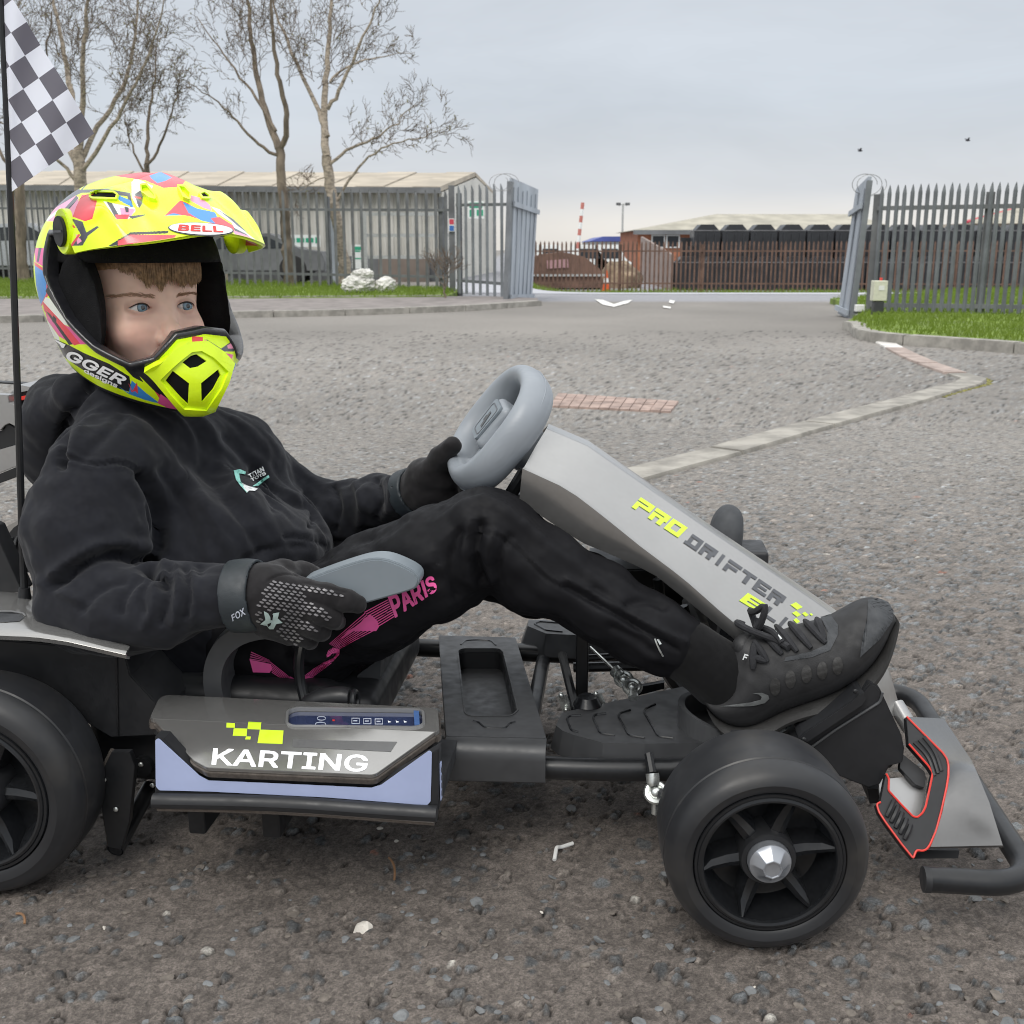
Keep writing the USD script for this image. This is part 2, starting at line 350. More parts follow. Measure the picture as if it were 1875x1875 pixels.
# ================================================================ ground
def dip(x, y): return -0.66 * sstep(18.5, 37, y) * sstep(-1.0, 1.5, x - 0.2)
def ground_mesh():
    ys = np.r_[-12, -4, -1, 0.0, 0.4, np.geomspace(0.62, 5.0, 720), np.geomspace(5.0, 17, 130)[1:], np.linspace(17.3, 45, 50), np.geomspace(48, 600, 14)]
    t = np.r_[-14, -6, -3, -1.6, -1.0, np.linspace(-0.66, 0.66, 560), 1.0, 1.6, 3, 6, 14]
    Y, T = np.meshgrid(ys, t, indexing='ij'); X = T * (np.maximum(Y, 0) + 0.12) + 0.0
    P = np.stack([X.ravel(), Y.ravel()], 1); n = len(P)
    z = dip(P[:, 0], P[:, 1])
    q3 = np.c_[P, np.zeros(n)]
    # embedded chippings
    near = (P[:, 1] > 0.5) & (P[:, 1] < 11) & (np.abs(P[:, 0]) < 0.8 * P[:, 1] + .3); I = np.where(near)[0]
    q = P[I]; warp = (meshkit.fbm(np.c_[q * 60, np.zeros(len(q))], 3, 5) - .5)[:, None] * 0.011
    warp = np.c_[warp, (meshkit.fbm(np.c_[q * 60, np.full(len(q), 9.)], 3, 6) - .5) * 0.011]
    r2 = np.random.default_rng(3); C = r2.uniform([-7.5, 0.3], [7.5, 11.5], (330000, 2))
    keep = np.abs(C[:, 0]) < 0.75 * C[:, 1] + .5; C = C[keep]
    d, k = cKDTree(C).query(q + warp, k=2)
    edge = (d[:, 1] - d[:, 0]) * 0.5; hsh = r2.random((len(C), 8)); c0 = k[:, 0]
    patch = meshkit.fbm(np.c_[q * 1.6, np.zeros(len(q))], 3, 11); away = sstep(1.25, 2.4, q[:, 1])
    cover = 0.60 + 0.28 * away + 0.7 * (patch - .5)
    stone = (hsh[c0, 0] < cover) * 1.0
    rel = q + warp * 1.3 - C[c0]; an = hsh[c0, 6] * 6.283; ca, sa = np.cos(an), np.sin(an); asp = 0.6 + 0.4 * hsh[c0, 7]
    ra = 0.0045 + 0.0095 * hsh[c0, 1] ** 1.6 + 0.0035 * away; dd = np.hypot(rel[:, 0] * ca + rel[:, 1] * sa, (rel[:, 1] * ca - rel[:, 0] * sa) / asp)
    e = np.minimum((ra - dd), edge - .0006)
    lvl = sstep(0.0, 0.0030, e) * stone
    tilt = ((hsh[c0, 2] - .5) * rel[:, 0] + (hsh[c0, 3] - .5) * rel[:, 1]) * 0.5
    fine = meshkit.fbm(np.c_[q * 210, np.zeros(len(q))], 3, 2) - .5
    mid = meshkit.fbm(np.c_[q * 48, np.zeros(len(q))], 3, 4) - .5
    amp = (0.95 - 0.78 * sstep(1.9, 4.8, q[:, 1])) * sstep(11, 7.5, q[:, 1])
    gap = np.exp(-((e + .0008) / .0013) ** 2) * sstep(0.25, 0.75, hsh[c0, 4] + .6 * (meshkit.noise(np.c_[q * 90, np.zeros(len(q))]) - .5)) * stone
    z[I] += amp * (lvl * (0.0008 + 0.0034 * hsh[c0, 4] + tilt) + 0.0022 * fine + 0.0050 * mid - 0.0060 * gap)
    z += 0.012 * (meshkit.fbm(q3 * 0.35, 3, 8) - .5) * (P[:, 1] < 17)
    # colour: brown fines, blue-grey chippings; darker near, paler far as painted grazing reflectance
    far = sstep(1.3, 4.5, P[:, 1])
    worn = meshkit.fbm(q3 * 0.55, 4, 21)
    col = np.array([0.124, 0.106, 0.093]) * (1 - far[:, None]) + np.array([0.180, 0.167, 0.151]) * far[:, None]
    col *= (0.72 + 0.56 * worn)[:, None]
    road = sstep(17.0, 17.6, P[:, 1]) * sstep(-2, -1, P[:, 0])
    col = col * (1 - road[:, None]) + np.array([0.22, 0.22, 0.235]) * road[:, None]
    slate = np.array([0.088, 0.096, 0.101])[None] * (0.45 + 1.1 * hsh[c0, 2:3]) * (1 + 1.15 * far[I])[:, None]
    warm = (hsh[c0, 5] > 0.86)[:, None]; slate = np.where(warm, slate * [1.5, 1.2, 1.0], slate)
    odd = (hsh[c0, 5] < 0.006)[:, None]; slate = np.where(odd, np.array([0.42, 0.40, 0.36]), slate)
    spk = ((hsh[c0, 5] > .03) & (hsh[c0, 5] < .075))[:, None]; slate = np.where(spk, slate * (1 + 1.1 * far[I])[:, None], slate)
    red = ((hsh[c0, 5] > 0.012) & (hsh[c0, 5] < 0.015))[:, None]; slate = np.where(red, np.array([0.30, 0.13, 0.09]), slate)
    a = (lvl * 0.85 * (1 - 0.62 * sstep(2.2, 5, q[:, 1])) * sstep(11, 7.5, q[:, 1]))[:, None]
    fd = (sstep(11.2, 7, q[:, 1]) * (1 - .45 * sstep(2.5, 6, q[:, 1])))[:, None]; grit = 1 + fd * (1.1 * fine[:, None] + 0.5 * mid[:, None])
    col[I] = (col[I] * (1 - a) + slate * a) * grit * (1 - 0.8 * gap[:, None])  # gap darkens the colour as painted crevice shade round the stones
    ny, nx = len(ys), len(t); i, j = np.meshgrid(np.arange(ny - 1), np.arange(nx - 1), indexing='ij'); b = i * nx + j
    Q = np.stack([b, b + 1, b + nx + 1, b + nx], -1).reshape(-1, 4)
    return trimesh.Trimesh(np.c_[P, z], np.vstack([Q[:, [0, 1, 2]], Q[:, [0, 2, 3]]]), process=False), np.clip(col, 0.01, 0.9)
usdkit.material(stage, '/World/Looks/asphalt', {
    'a': ('attribute', {'attribute': 'paint'}), 'g': ('geometry', {}),
    'n': ('noise_texture', {'scale': 330.0, 'detail': 6.0, 'roughness': 0.8}), 'm': ('map_range', {'from_min': 0.28, 'from_max': 0.72, 'to_min': 0.25, 'to_max': 1.85}),
    'v': ('voronoi_texture', {'scale': 160.0}), 'vs': ('separate_color', {}), 'vm': ('map_range', {'from_min': 0.0, 'from_max': 1.0, 'to_min': 0.82, 'to_max': 1.18}),
    'x': ('mix', {'mix_type': 'multiply', 'fac': 1.0}), 'x2': ('mix', {'mix_type': 'multiply', 'fac': 1.0}),
    'b': ('bump', {'strength': 0.9, 'distance': 0.003}), 'p': ('principled_bsdf', {'roughness': 0.8, 'specular_ior_level': 0.4})},
    [('g.position', 'n.vector'), ('g.position', 'v.vector'), ('n.fac', 'm.value'), ('v.color', 'vs.color'), ('vs.r', 'vm.value'), ('a.color', 'x.color1'), ('m.result', 'x.color2'),
     ('x.color', 'x2.color1'), ('vm.result', 'x2.color2'), ('x2.color', 'p.base_color'), ('n.fac', 'b.height'), ('b.normal', 'p.normal')], surface='p.BSDF')
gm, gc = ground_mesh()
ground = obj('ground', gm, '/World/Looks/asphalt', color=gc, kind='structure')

# loose chips lying on it: each a piece of the ground
M('slate_chip', (0.125, 0.13, 0.132), 0.7, var=0.25, scale=60, bump=0.5, bscale=300)
M('brown_chip', (0.125, 0.108, 0.092), 0.8, var=0.25, scale=60, bump=0.5, bscale=300)
M('pale_chip', (0.50, 0.47, 0.42), 0.7, var=0.2, scale=60, bump=0.4, bscale=300)
M('red_chip', (0.36, 0.15, 0.10), 0.8, var=0.2, scale=60, bump=0.4, bscale=300)
gtree = cKDTree(np.asarray(gm.vertices)[:, :2])
def gz(x, y): return float(np.asarray(gm.vertices)[gtree.query([x, y])[1], 2])
def chip(r, x, y, size, flat=0.42):
    m = trimesh.creation.icosphere(1); v = np.asarray(m.vertices).copy()
    cut = unit(r.normal(size=3) + [0, 0, 1.2]); dd = v @ cut; v -= np.maximum(dd - 0.55, 0)[:, None] * cut
    v *= 1 + 0.28 * (r.random((len(v), 1)) - .5)
    v *= np.array([1, r.uniform(.55, .95), flat * r.uniform(.7, 1.2)]) * size
    a, b = r.uniform(0, 6.28), r.normal(0, .22); R = trimesh.transformations.euler_matrix(b, r.normal(0, .22), a)[:3, :3]
    v = v @ R.T; v += [x, y, gz(x, y) - 0.02 * size]
    return trimesh.Trimesh(v, m.faces, process=False)
r = np.random.default_rng(12)
def chip_mat(r): return '/World/Looks/' + r.choice(['slate_chip', 'brown_chip', 'pale_chip', 'red_chip'], p=[.56, .42, .015, .005])
for i in range(150):
    px, py = r.uniform(-20, 1895), 1875 - 700 * r.random() ** 1.5
    p = G(px, py); obj('stone_chip', chip(r, p[0], p[1], r.uniform(.003, .010)), chip_mat(r), ground, smooth=20)
many = {}
for i in range(1500):
    y = 0.85 + 4.5 * r.random() ** 1.4; x = r.uniform(-.62, .62) * (y + .1)
    many.setdefault(chip_mat(r), []).append(chip(r, x, y, r.uniform(.002, .0065)))
for k, ms in many.items(): obj('small_chips', ms, k, ground, smooth=20, kind='stuff')
p = G(664, 1700); st_ = obj('pale_stone', chip(r, p[0], p[1], .0125, .7), '/World/Looks/pale_chip', smooth=20, label='small pale stone lying loose on the asphalt below the side pod', cat_='stone')
M('litter_white', (0.62, 0.62, 0.60), 0.5, var=0.05)
q = np.array([G(1015, 1570, .004), G(1019, 1552, .006), G(1026, 1546, .007), G(1049, 1540, .005)])
q[:, 2] += [gz(a[0], a[1]) for a in q]
obj('paper_straw', tube(fillet(q, .01, 6), .0027, 8), '/World/Looks/litter_white', label='bent white straw lying on the asphalt behind the front wheel', cat_='straw')
M('dry_twig', (0.20, 0.11, 0.055), 0.8)
for a, b, lab in (((712, 1570), (722, 1610), 'short brown twig on the asphalt below the right end of the side pod'), ((45, 1690), (30, 1672), 'tiny dry twig on the asphalt beside the rear tyre')):
    A, B = G(*a, .004), G(*b, .004); z = max(gz(A[0], A[1]), gz(B[0], B[1])) + .004; A[2] = B[2] = z; mid = (A + B) / 2 + [.003, .002, .003]
    obj('twig', tube(curve([A, mid, B], 8), [.0016] * 8, 6), '/World/Looks/dry_twig', label=lab, cat_='twig')

# ================================================================ kerbs, pavement, grass
M('kerb_concrete', (0.30, 0.285, 0.255), 0.85, var=0.22, scale=9, bump=0.5, bscale=120, island=0.14)
M('kerb_flush', (0.255, 0.24, 0.212), 0.85, var=0.25, scale=7, bump=0.6, bscale=90)
M('kerb_pink', (0.31, 0.25, 0.22), 0.85, var=0.22, scale=7, bump=0.6, bscale=90)
M('kerb_white', (0.55, 0.53, 0.50), 0.8, var=0.2, scale=7, bump=0.4, bscale=90)
M('pavement', (0.185, 0.165, 0.155), 0.9, var=0.2, scale=4, bump=0.6, bscale=80)
M('moss', (0.16, 0.15, 0.045), 0.95, var=0.4, scale=20, bump=0.6)
def strip_quads(line, width, z0, z1, seg, gap=0.012, bev=0.01):
    """Pieces laid end to end along a polyline, each with its own edges."""
    out = []; ln = LineString(line); L = ln.length; n = max(1, round(L / seg))
    def side(s):
        a, b = np.array(ln.interpolate(max(s - .03, 0)).coords[0]), np.array(ln.interpolate(min(s + .03, L)).coords[0]); d = unit(b - a); return np.array(ln.interpolate(s).coords[0]), np.array([-d[1], d[0]])
    for k in range(n):
        s0, s1 = L * k / n + gap / 2, L * (k + 1) / n - gap / 2
        ss = np.linspace(s0, s1, 4); A = [side(s) for s in ss]
        poly = Polygon([p + w * width / 2 for p, w in A] + [p - w * width / 2 for p, w in A[::-1]]).buffer(0)
        if poly.geom_type != 'Polygon': poly = max(poly.geoms, key=lambda g: g.area)
        out.append(slab(poly, z0, z1 + 0.004 * math.sin(k * 7.3), 0) if bev <= 0 else slab(poly, z0, z1 + 0.003 * math.sin(k * 7.3), bev))
    return out
def smooth_line(px, z=0.0, n=40): return curve(np.array([G(a, b, z)[:2] for a, b in px]), n)
# flush edging across the yard
edge = tag(UsdGeom.Xform.Define(stage, '/World/edging').GetPrim(), kind='structure')
corner = smooth_line([(1600, 752), (1690, 727), (1752, 709), (1784, 697), (1776, 692), (1752, 686)], n=50)
lineA = np.vstack([[G(1090, 893)[:2]], [G(1185, 866)[:2]], [G(1330, 828)[:2]], [G(1470, 788)[:2]], corner])
for m in strip_quads(lineA, .155, -.05, .014, .92): obj('edging_stone', m, '/World/Looks/kerb_flush', edge)
lineB = smooth_line([(1750, 685), (1700, 668), (1645, 643), (1603, 618)], n=20)
for k, m in enumerate(strip_quads(lineB, .15, -.05, .014, .62)): obj('edging_stone', m, '/World/Looks/' + ('kerb_pink' if k < 3 else 'kerb_white'), edge, label='pinkish edging stone' if k < 3 else 'whitish edging stone')
ln = LineString(lineA).parallel_offset(.085, 'right'); mp = [];
for s in np.linspace(0, ln.length, 420):
    c = np.array(ln.interpolate(s).coords[0])
    if meshkit.noise(np.array([s * 1.3, 0, 0])) > .34: mp.append(chip(r, c[0] + r.normal(0, .008), c[1] + r.normal(0, .008), r.uniform(.008, .018), .35))
obj('edge_moss', mp, '/World/Looks/moss', kind='stuff', label='yellow-green moss along the flush edging stones')
# the pinkish brick patch in the asphalt
M('patch_brick', (0.37, 0.275, 0.235), 0.85, var=0.28, scale=9, bump=0.6, bscale=120, island=0.22)
pt = tag(UsdGeom.Xform.Define(stage, '/World/brick_patch').GetPrim(), 'strip of worn pinkish bricks let into the asphalt behind the steering wheel', 'paving')
A, B, C, D = (G(*a)[:2] for a in ((1005, 746), (1228, 756), (1243, 737), (1022, 722)))
for i in range(12):
    for j in range(2):
        s0, s1, t0, t1 = i / 12 + .0025, (i + 1) / 12 - .0025, j / 2 + .012, (j + 1) / 2 - .012
        f = lambda s, t: (1 - s) * (1 - t) * A + s * (1 - t) * B + s * t * C + (1 - s) * t * D
        obj('brick', slab(Polygon([f(s0, t0), f(s1, t0), f(s1, t1), f(s0, t1)]), -.03, .008 + .003 * r.random(), .003), '/World/Looks/patch_brick', pt)
# painted marks on the road
M('road_paint', (0.62, 0.61, 0.58), 0.7, var=0.2, scale=14)
def painted(px, z=.010): return slab(Polygon([G(a, b)[:2] for a, b in px]), z - .002, z)
obj('road_arrow', [painted([(1089, 549), (1104, 550), (1124, 558), (1143, 552), (1158, 550), (1150, 556), (1124, 563), (1104, 559)])], '/World/Looks/road_paint', label='worn white painted V mark on the road between the gates', cat_='road marking')
obj('road_dash', [painted([(1226, 550), (1236, 552), (1233, 557), (1225, 555)]), painted([(1214, 561), (1228, 563), (1228, 566), (1214, 564)])], '/World/Looks/road_paint', label='small worn white dash painted on the road', cat_='road marking')
M('far_road', (0.36, 0.365, 0.39), 0.7, var=0.08, scale=2)
rd = np.array([[-1.5, 20.5], [9, 20.0], [16, 19.6], [16, 26.2], [9, 26.6], [-1.5, 27.0]]); rp = slab(Polygon(rd).segmentize(.8), -.2, .01)
v = np.asarray(rp.vertices).copy(); rp = trimesh.Trimesh(*trimesh.remesh.subdivide_to_size(v, rp.faces, 1.2), process=False); v = np.asarray(rp.vertices).copy(); v[:, 2] += dip(v[:, 0], v[:, 1]) + .008; rp.vertices = v
obj('road', rp, '/World/Looks/far_road', kind='structure')

def sheet(px_poly, z, thick=.05, seg=.5): return slab(Polygon([G(a, b, z)[:2] for a, b in px_poly]).segmentize(seg), z - thick, z)
kerbL = [(-240, 585), (-60, 581), (60, 578), (250, 574), (440, 570), (620, 567), (760, 563), (880, 558), (950, 553), (985, 551)]
lk = smooth_line(kerbL, .07, 60)
kb = tag(UsdGeom.Xform.Define(stage, '/World/kerb').GetPrim(), kind='structure')
for m in strip_quads(lk, .16, -.05, .075, .9, bev=.02): obj('kerb_stone', m, '/World/Looks/kerb_concrete', kb)
inner = [(985, 546), (900, 543), (815, 543), (700, 544), (440, 546), (0, 546), (-240, 546)]
pave = Polygon(list(map(tuple, lk + [0, .08])) + [tuple(G(a, b, .06)[:2]) for a, b in inner])
obj('pavement', slab(pave.buffer(0), -.03, .064), '/World/Looks/pavement', kind='structure')
obj('pavement_edge', strip_quads(np.array([G(a, b, .06)[:2] for a, b in inner[2:]]), .09, -.02, .085, 1.2), '/World/Looks/kerb_concrete', kb)
grassL = Polygon([tuple(G(a, b, .07)[:2]) for a, b in inner[2:]] + [(-19, 30.0), (-13, 28.6), (-5, 24.5), (-.9, 20.4)])
rk = smooth_line([(1556, 592), (1575, 603), (1598, 612), (1640, 617), (1700, 621), (1790, 627), (1900, 635), (2100, 650)], .06, 50)
for m in strip_quads(rk, .15, -.05, .085, .9, bev=.02): obj('kerb_stone', m, '/World/Looks/kerb_concrete', kb)
grassR = Polygon(list(map(tuple, rk + [0, .07])) + [(14, 9.6), (14, 22), (8.0, 20), (4.75, 16.6), (4.5, 14.0)])
M('lawn', (0.12, 0.175, 0.022), 0.9, var=0.35, scale=2.2, bump=0.8, bscale=60)
usdkit.material(stage, '/World/Looks/grass_blade', {
    'g': ('geometry', {}), 'r': ('rgb_ramp', {'ramp': [(0, (0.09, 0.14, 0.016)), (.55, (0.16, 0.225, 0.032)), (.85, (0.24, 0.27, 0.07)), (1, (0.30, 0.25, 0.11))]}), 'n': ('noise_texture', {'scale': 0.9, 'detail': 3.0}), 'mm': ('math', {'math_type': 'multiply_add', 'value2': 0.5, 'value3': 0.0}), 'ad': ('math', {'math_type': 'multiply_add', 'value2': 0.6}),
    'd': ('principled_bsdf', {'roughness': 0.6, 'specular_ior_level': 0.25}), 't': ('translucent_bsdf', {}), 'x': ('mix_closure', {'fac': 0.3})},
    [('g.random_per_island', 'mm.value1'), ('g.position', 'n.vector'), ('n.fac', 'ad.value1'), ('mm.value', 'ad.value3'), ('ad.value', 'r.fac'), ('r.color', 'd.base_color'), ('r.color', 't.color'), ('d.BSDF', 'x.closure1'), ('t.BSDF', 'x.closure2')], surface='x.closure')
def blades(poly, n, h, r, z):
    x0, y0, x1, y1 = poly.bounds; pts = r.uniform([x0, y0], [x1, y1], (n * 3, 2))
    import shapely
    pts = pts[shapely.contains_xy(poly, pts[:, 0], pts[:, 1])][:n]; n = len(pts)
    cl = meshkit.noise(np.c_[pts * 1.3, np.zeros(n)]); hh = h * (.5 + .9 * cl) * r.uniform(.6, 1.3, n); a = r.uniform(0, 6.28, n); w = .004 + .004 * r.random(n)
    b = np.c_[pts, np.full(n, z)]; s = np.c_[np.cos(a), np.sin(a), np.zeros(n)] * w[:, None]; lean = np.c_[r.normal(0, .4, (n, 2)) * hh[:, None], hh]
    v = np.stack([b - s, b + s, b + lean * [.45, .45, .6] + s * .6, b + lean], 1).reshape(-1, 3); k = np.arange(n)[:, None] * 4
    return trimesh.Trimesh(v, np.vstack([k + [0, 1, 2], k + [0, 2, 3]]), process=False)
obj('lawn', slab(grassL.buffer(0), -.02, .07), '/World/Looks/lawn', kind='structure')
obj('lawn', slab(grassR.buffer(0), -.02, .08), '/World/Looks/lawn', kind='structure')
obj('grass', blades(grassL.buffer(0), 26000, .085, r, .07), '/World/Looks/grass_blade', label='short green grass in front of the left fence', kind='stuff', smooth=False)
obj('grass', blades(grassR.buffer(-.03), 45000, .06, r, .08), '/World/Looks/grass_blade', label='bright green grass below the right fence', kind='stuff', smooth=False)
vp = Polygon([(.3, 27.2), (9, 26.7), (18, 26.0), (24, 32), (24, 39), (.3, 39)])
bl = blades(vp, 16000, .12, r, 0); v = np.asarray(bl.vertices).copy(); v[:, 2] += dip(v[:, 0], v[:, 1]) + .02; bl.vertices = v
obj('grass', bl, '/World/Looks/grass_blade', label='thin rough grass on the verge across the road', kind='stuff', smooth=False)

# ================================================================ palisade fences and gates
M('galvanised', (0.20, 0.213, 0.225), 0.55, 0.45, var=0.16, scale=3, bump=0.15, bscale=30, island=0.12)
M('galvanised_dark', (0.15, 0.155, 0.16), 0.6, 0.3, var=0.2, scale=3, bump=0.15, bscale=30, island=0.12)
M('rusty_brown', (0.155, 0.092, 0.066), 0.8, var=0.25, scale=3, island=0.2)
M('rail_steel', (0.12, 0.125, 0.13), 0.6, 0.3, var=0.2, scale=4)
M('gate_sheet', (0.33, 0.36, 0.40), 0.5, 0.35, var=0.14, scale=1.6, bump=0.2, bscale=8, stretch=(1, 1, .4))
def pale(w, h, d=.022, t=.004):
    o = np.array([(-w / 2, 0), (w / 2, 0), (w / 2, h - .10), (w * .32, h - .05), (0, h), (-w * .32, h - .05), (-w / 2, h - .10)])
    rid = [(0, 0), (0, h - .1)]
    fr = np.array([(x, -d * (1 - abs(x) / (w / 2)) , z) for x, z in o]); c = np.array([(0, -d, 0), (0, -d, h - .1), (0, -d * .5, h - .01)])
    v = np.vstack([fr, c]); f = [(0, 7, 8), (0, 8, 6), (7, 1, 2), (7, 2, 8), (8, 2, 3), (8, 3, 9), (8, 9, 5), (8, 5, 6), (9, 3, 4), (9, 4, 5)]
    bk = v + [0, t, 0]; n = len(v); f2 = [(a + n, c_ + n, b + n) for a, b, c_ in f]; rim = [0, 7, 1, 2, 3, 4, 5, 6]; e = []
    for a, b in zip(rim, rim[1:] + rim[:1]): e += [(a, a + n, b + n), (a, b + n, b)]
    return np.vstack([v, bk]), np.array(f + f2 + e)
def fence(name, label, p0, p1, z0, z1, h0, h1, n, w, mat, rails, posts, railmat='/World/Looks/rail_steel', group=None, cat_='fence', jit=.004, skip=()):
    p0, p1 = np.append(p0, z0), np.append(p1, z1); d = unit((p1 - p0) * [1, 1, 0]); nrm = np.array([d[1], -d[0], 0])       # towards the camera
    F = thing(name, label, cat_, group=group); rr = np.random.default_rng(n)
    for k in range(n):
        if k in skip: continue
        s = (k + .5) / n; b = p0 * (1 - s) + p1 * s; h = h0 * (1 - s) + h1 * s; v, f = pale(w, h * (1 + rr.normal(0, .004)))
        v = v + [0, 0, 0]; v[:, 0] += v[:, 2] * rr.normal(0, jit)
        obj('pale', trimesh.Trimesh(b + v[:, :1] * d + v[:, 1:2] * -nrm * 1 + v[:, 2:] * EW, f, process=False), mat, F, smooth=False)
    for fr in rails:
        a, b = p0 + EW * fr * h0 - nrm * .02, p1 + EW * fr * h1 - nrm * .02
        obj('rail', place(box((0, -.02, -.024), (np.linalg.norm(b - a), .02, .024)), a, unit(b - a), -nrm, unit(np.cross(unit(b - a), -nrm))), railmat, F)
    for s in posts:
        b = p0 * (1 - s) + p1 * s - nrm * .07; h = h0 * (1 - s) + h1 * s
        obj('post', place(box((-.045, -.03, -.1), (.045, .03, h * .93)), b, d, -nrm, EW), railmat, F)
    return F
GL0, GL1 = G(-160, 514)[:2], G(827, 538)[:2]
fence('palisade_fence', 'long grey palisade fence behind the trees on the left, in front of the warehouse', GL0, GL1, .05, .05, 2.2, 1.78, 78, .068, '/World/Looks/galvanised_dark', (.14, .80), np.linspace(.03, .985, 7))
a, b = G(836, 542)[:2], G(926, 548)[:2]
gs = fence('palisade_gate', 'narrow grey palisade section with wide pales between post and left gate', a, b, .05, .03, 1.80, 1.78, 7, .085, '/World/Looks/galvanised', (.12, .82), (0.0,), cat_='gate')
obj('gate_post', place(box((-.05, -.05, -.1), (.05, .05, 1.86)), np.append(G(829, 541)[:2], 0), (1, 0, 0), (0, 1, 0), EW), '/World/Looks/galvanised_dark', label='square grey steel post between the long left fence and the gate', cat_='post')
def leaf(name, label, px_bl, px_br, px_tr, px_tl, ya, yb, ribs, th=.04):
    """A sheeted gate leaf standing open, seen at a slant."""
    F = thing(name, label, 'gate')
    bl, br, tr, tl = AT(*px_bl, ya), AT(*px_br, yb), AT(*px_tr, yb), AT(*px_tl, ya); n = unit(np.cross(br - bl, tl - bl)); n = n if n[1] < 0 else -n
    def slabq(c, t0, t1):
        c = np.array(c); v = np.vstack([c + n * t0, c + n * t1]); f = [(0, 1, 2), (0, 2, 3), (4, 6, 5), (4, 7, 6)]
        for i in range(4): j = (i + 1) % 4; f += [(i, i + 4, j + 4), (i, j + 4, j)]
        m = trimesh.Trimesh(v, f, process=False); m.fix_normals(); return m
    P = lambda s, t: (1 - s) * (1 - t) * bl + s * (1 - t) * br + s * t * tr + (1 - s) * t * tl
    obj('sheet', slabq([P(0, 0), P(1, 0), P(1, 1), P(0, 1)], -th, 0), '/World/Looks/gate_sheet', F)
    for k in range(ribs):
        s0 = (k + .25) / ribs; s1 = (k + .72) / ribs
        obj('pale', slabq([P(s0, .03), P(s1, .03), P(s1, .93 + .02 * (k % 2)), P(s0, .93 + .02 * (k % 2))], .003, .018), '/World/Looks/gate_sheet', F)
    for t0, t1 in ((.03, .07), (.78, .82)): obj('rail', slabq([P(.01, t0), P(.99, t0), P(.99, t1), P(.01, t1)], .02, .05), '/World/Looks/gate_sheet', F)
    obj('frame_post', slabq([P(-.06, -.01), P(.03, -.01), P(.03, .97), P(-.06, .97)], -.05, .012), '/World/Looks/galvanised', F)
    return F, P
yL = G(945, 555)[1]
FL, PL = leaf('gate_leaf', 'left grey sheeted steel gate leaf standing open beside the palisade gate', (930, 555), (974, 552), (986, 347), (938, 326), yL, yL + 1.9, 6)
yR = G(1545, 583)[1]
FR, PR_ = leaf('gate_leaf', 'right grey steel gate leaf standing open, leaning, at the corner of the right lawn', (1556, 586), (1534, 574), (1567, 346), (1590, 323), yR, yR + .5, 2)
M('wire', (0.25, 0.25, 0.25), 0.5, 0.7)
def coils(name, P, label, sgn):
    c = P(.5, 1.0); th = np.linspace(0, 4.2 * np.pi, 90)
    pts = np.stack([c[0] + sgn * (.02 + .012 * th + .0) + .16 * np.cos(th), c[1] + .03 * th / 3 + 0 * th, c[2] - .02 + .12 * np.sin(th)], 1)
    obj(name, tube(pts, .004, 5), '/World/Looks/wire', label=label, cat_='wire')
coils('razor_wire', PR_, 'loops of thin razor wire on top of the right gate leaf', 1)
coils('razor_wire', lambda s, t: PL(-.1, .97), 'loops of thin razor wire behind the top of the left gate leaf', -1)
rb0, rb1 = G(1592, 571, .08), G(1990, 577, .08)
fence('palisade_fence', 'tall grey palisade fence on the right lawn, right of the open gate', rb0[:2], rb1[:2], .08, .08, 1.43, 1.45, 28, .046, '/World/Looks/galvanised', (.055, .82), (.0, .52), railmat='/World/Looks/galvanised_dark', jit=.002)

# control box on its post at the right gate
bx = thing('control_box', 'cream control box on black post with red cap, in front of right fence', 'control box', loc=G(1606, 576, .08))
M('cream_plastic', (0.50, 0.50, 0.40), 0.5, var=0.06); M('black_plastic_far', (0.03, 0.032, 0.035), 0.5); M('red_cap', (0.55, 0.05, 0.04), 0.4)
obj('post', box((-.055, -.05, 0), (.055, .05, .15), .012), '/World/Looks/black_plastic_far', bx); obj('housing', box((-.078, -.06, .152), (.078, .06, .375), .010), '/World/Looks/cream_plastic', bx)
obj('label_plate', box((-.024, -.065, .27), (.038, -.0615, .32)), '/World/Looks/litter_white', bx); obj('beacon', cat([trimesh.creation.cylinder(.016, .03).apply_translation([.014, 0, .391])]), '/World/Looks/red_cap', bx)
bx = thing('white_box', 'small low white box standing in the grass beside the right gate post', 'box', loc=G(1573, 574, .08))
obj('body', box((-.05, -.04, .02), (.05, .04, .10), .01), '/World/Looks/litter_white', bx); obj('foot', box((-.055, -.045, 0), (.055, .045, .018)), '/World/Looks/black_plastic_far', bx)

# brown palisade across the road
B0, B1 = np.array([.45, 38.5]), np.array([26.0, 35.5])
fence('palisade_fence', 'low-looking brown rusty palisade fence across the road, seen through the open gates', B0, B1, -.64, -.62, 1.70, 1.70, 172, .060, '/World/Looks/rusty_brown', (.17, .80), np.linspace(.02, .98, 10), railmat='/World/Looks/rusty_brown')
# ================================================================ buildings and yard things beyond the fences
M('cladding', (0.47, 0.46, 0.42), 0.6, var=0.1, scale=.7, bump=0.1, bscale=2)
M('cladding_dark', (0.13, 0.135, 0.14), 0.7, var=0.2, scale=1.5)
M('roof_cream', (0.36, 0.315, 0.25), 0.8, var=0.16, scale=.8, bump=0.2, bscale=4)
M('roof_grey', (0.32, 0.30, 0.245), 0.8, var=0.18, scale=.8)
M('shutter_brown', (0.15, 0.12, 0.10), 0.6, var=0.15, scale=1.5)
M('brick_red', (0.30, 0.115, 0.06), 0.85, var=0.22, scale=2.5)
M('sign_white', (0.68, 0.70, 0.68), 0.5, var=0.05); M('sign_green', (0.02, 0.30, 0.17), 0.5, var=0.1); M('sign_red', (0.5, 0.05, 0.08), 0.5); M('sign_blue', (0.04, 0.14, 0.42), 0.5)
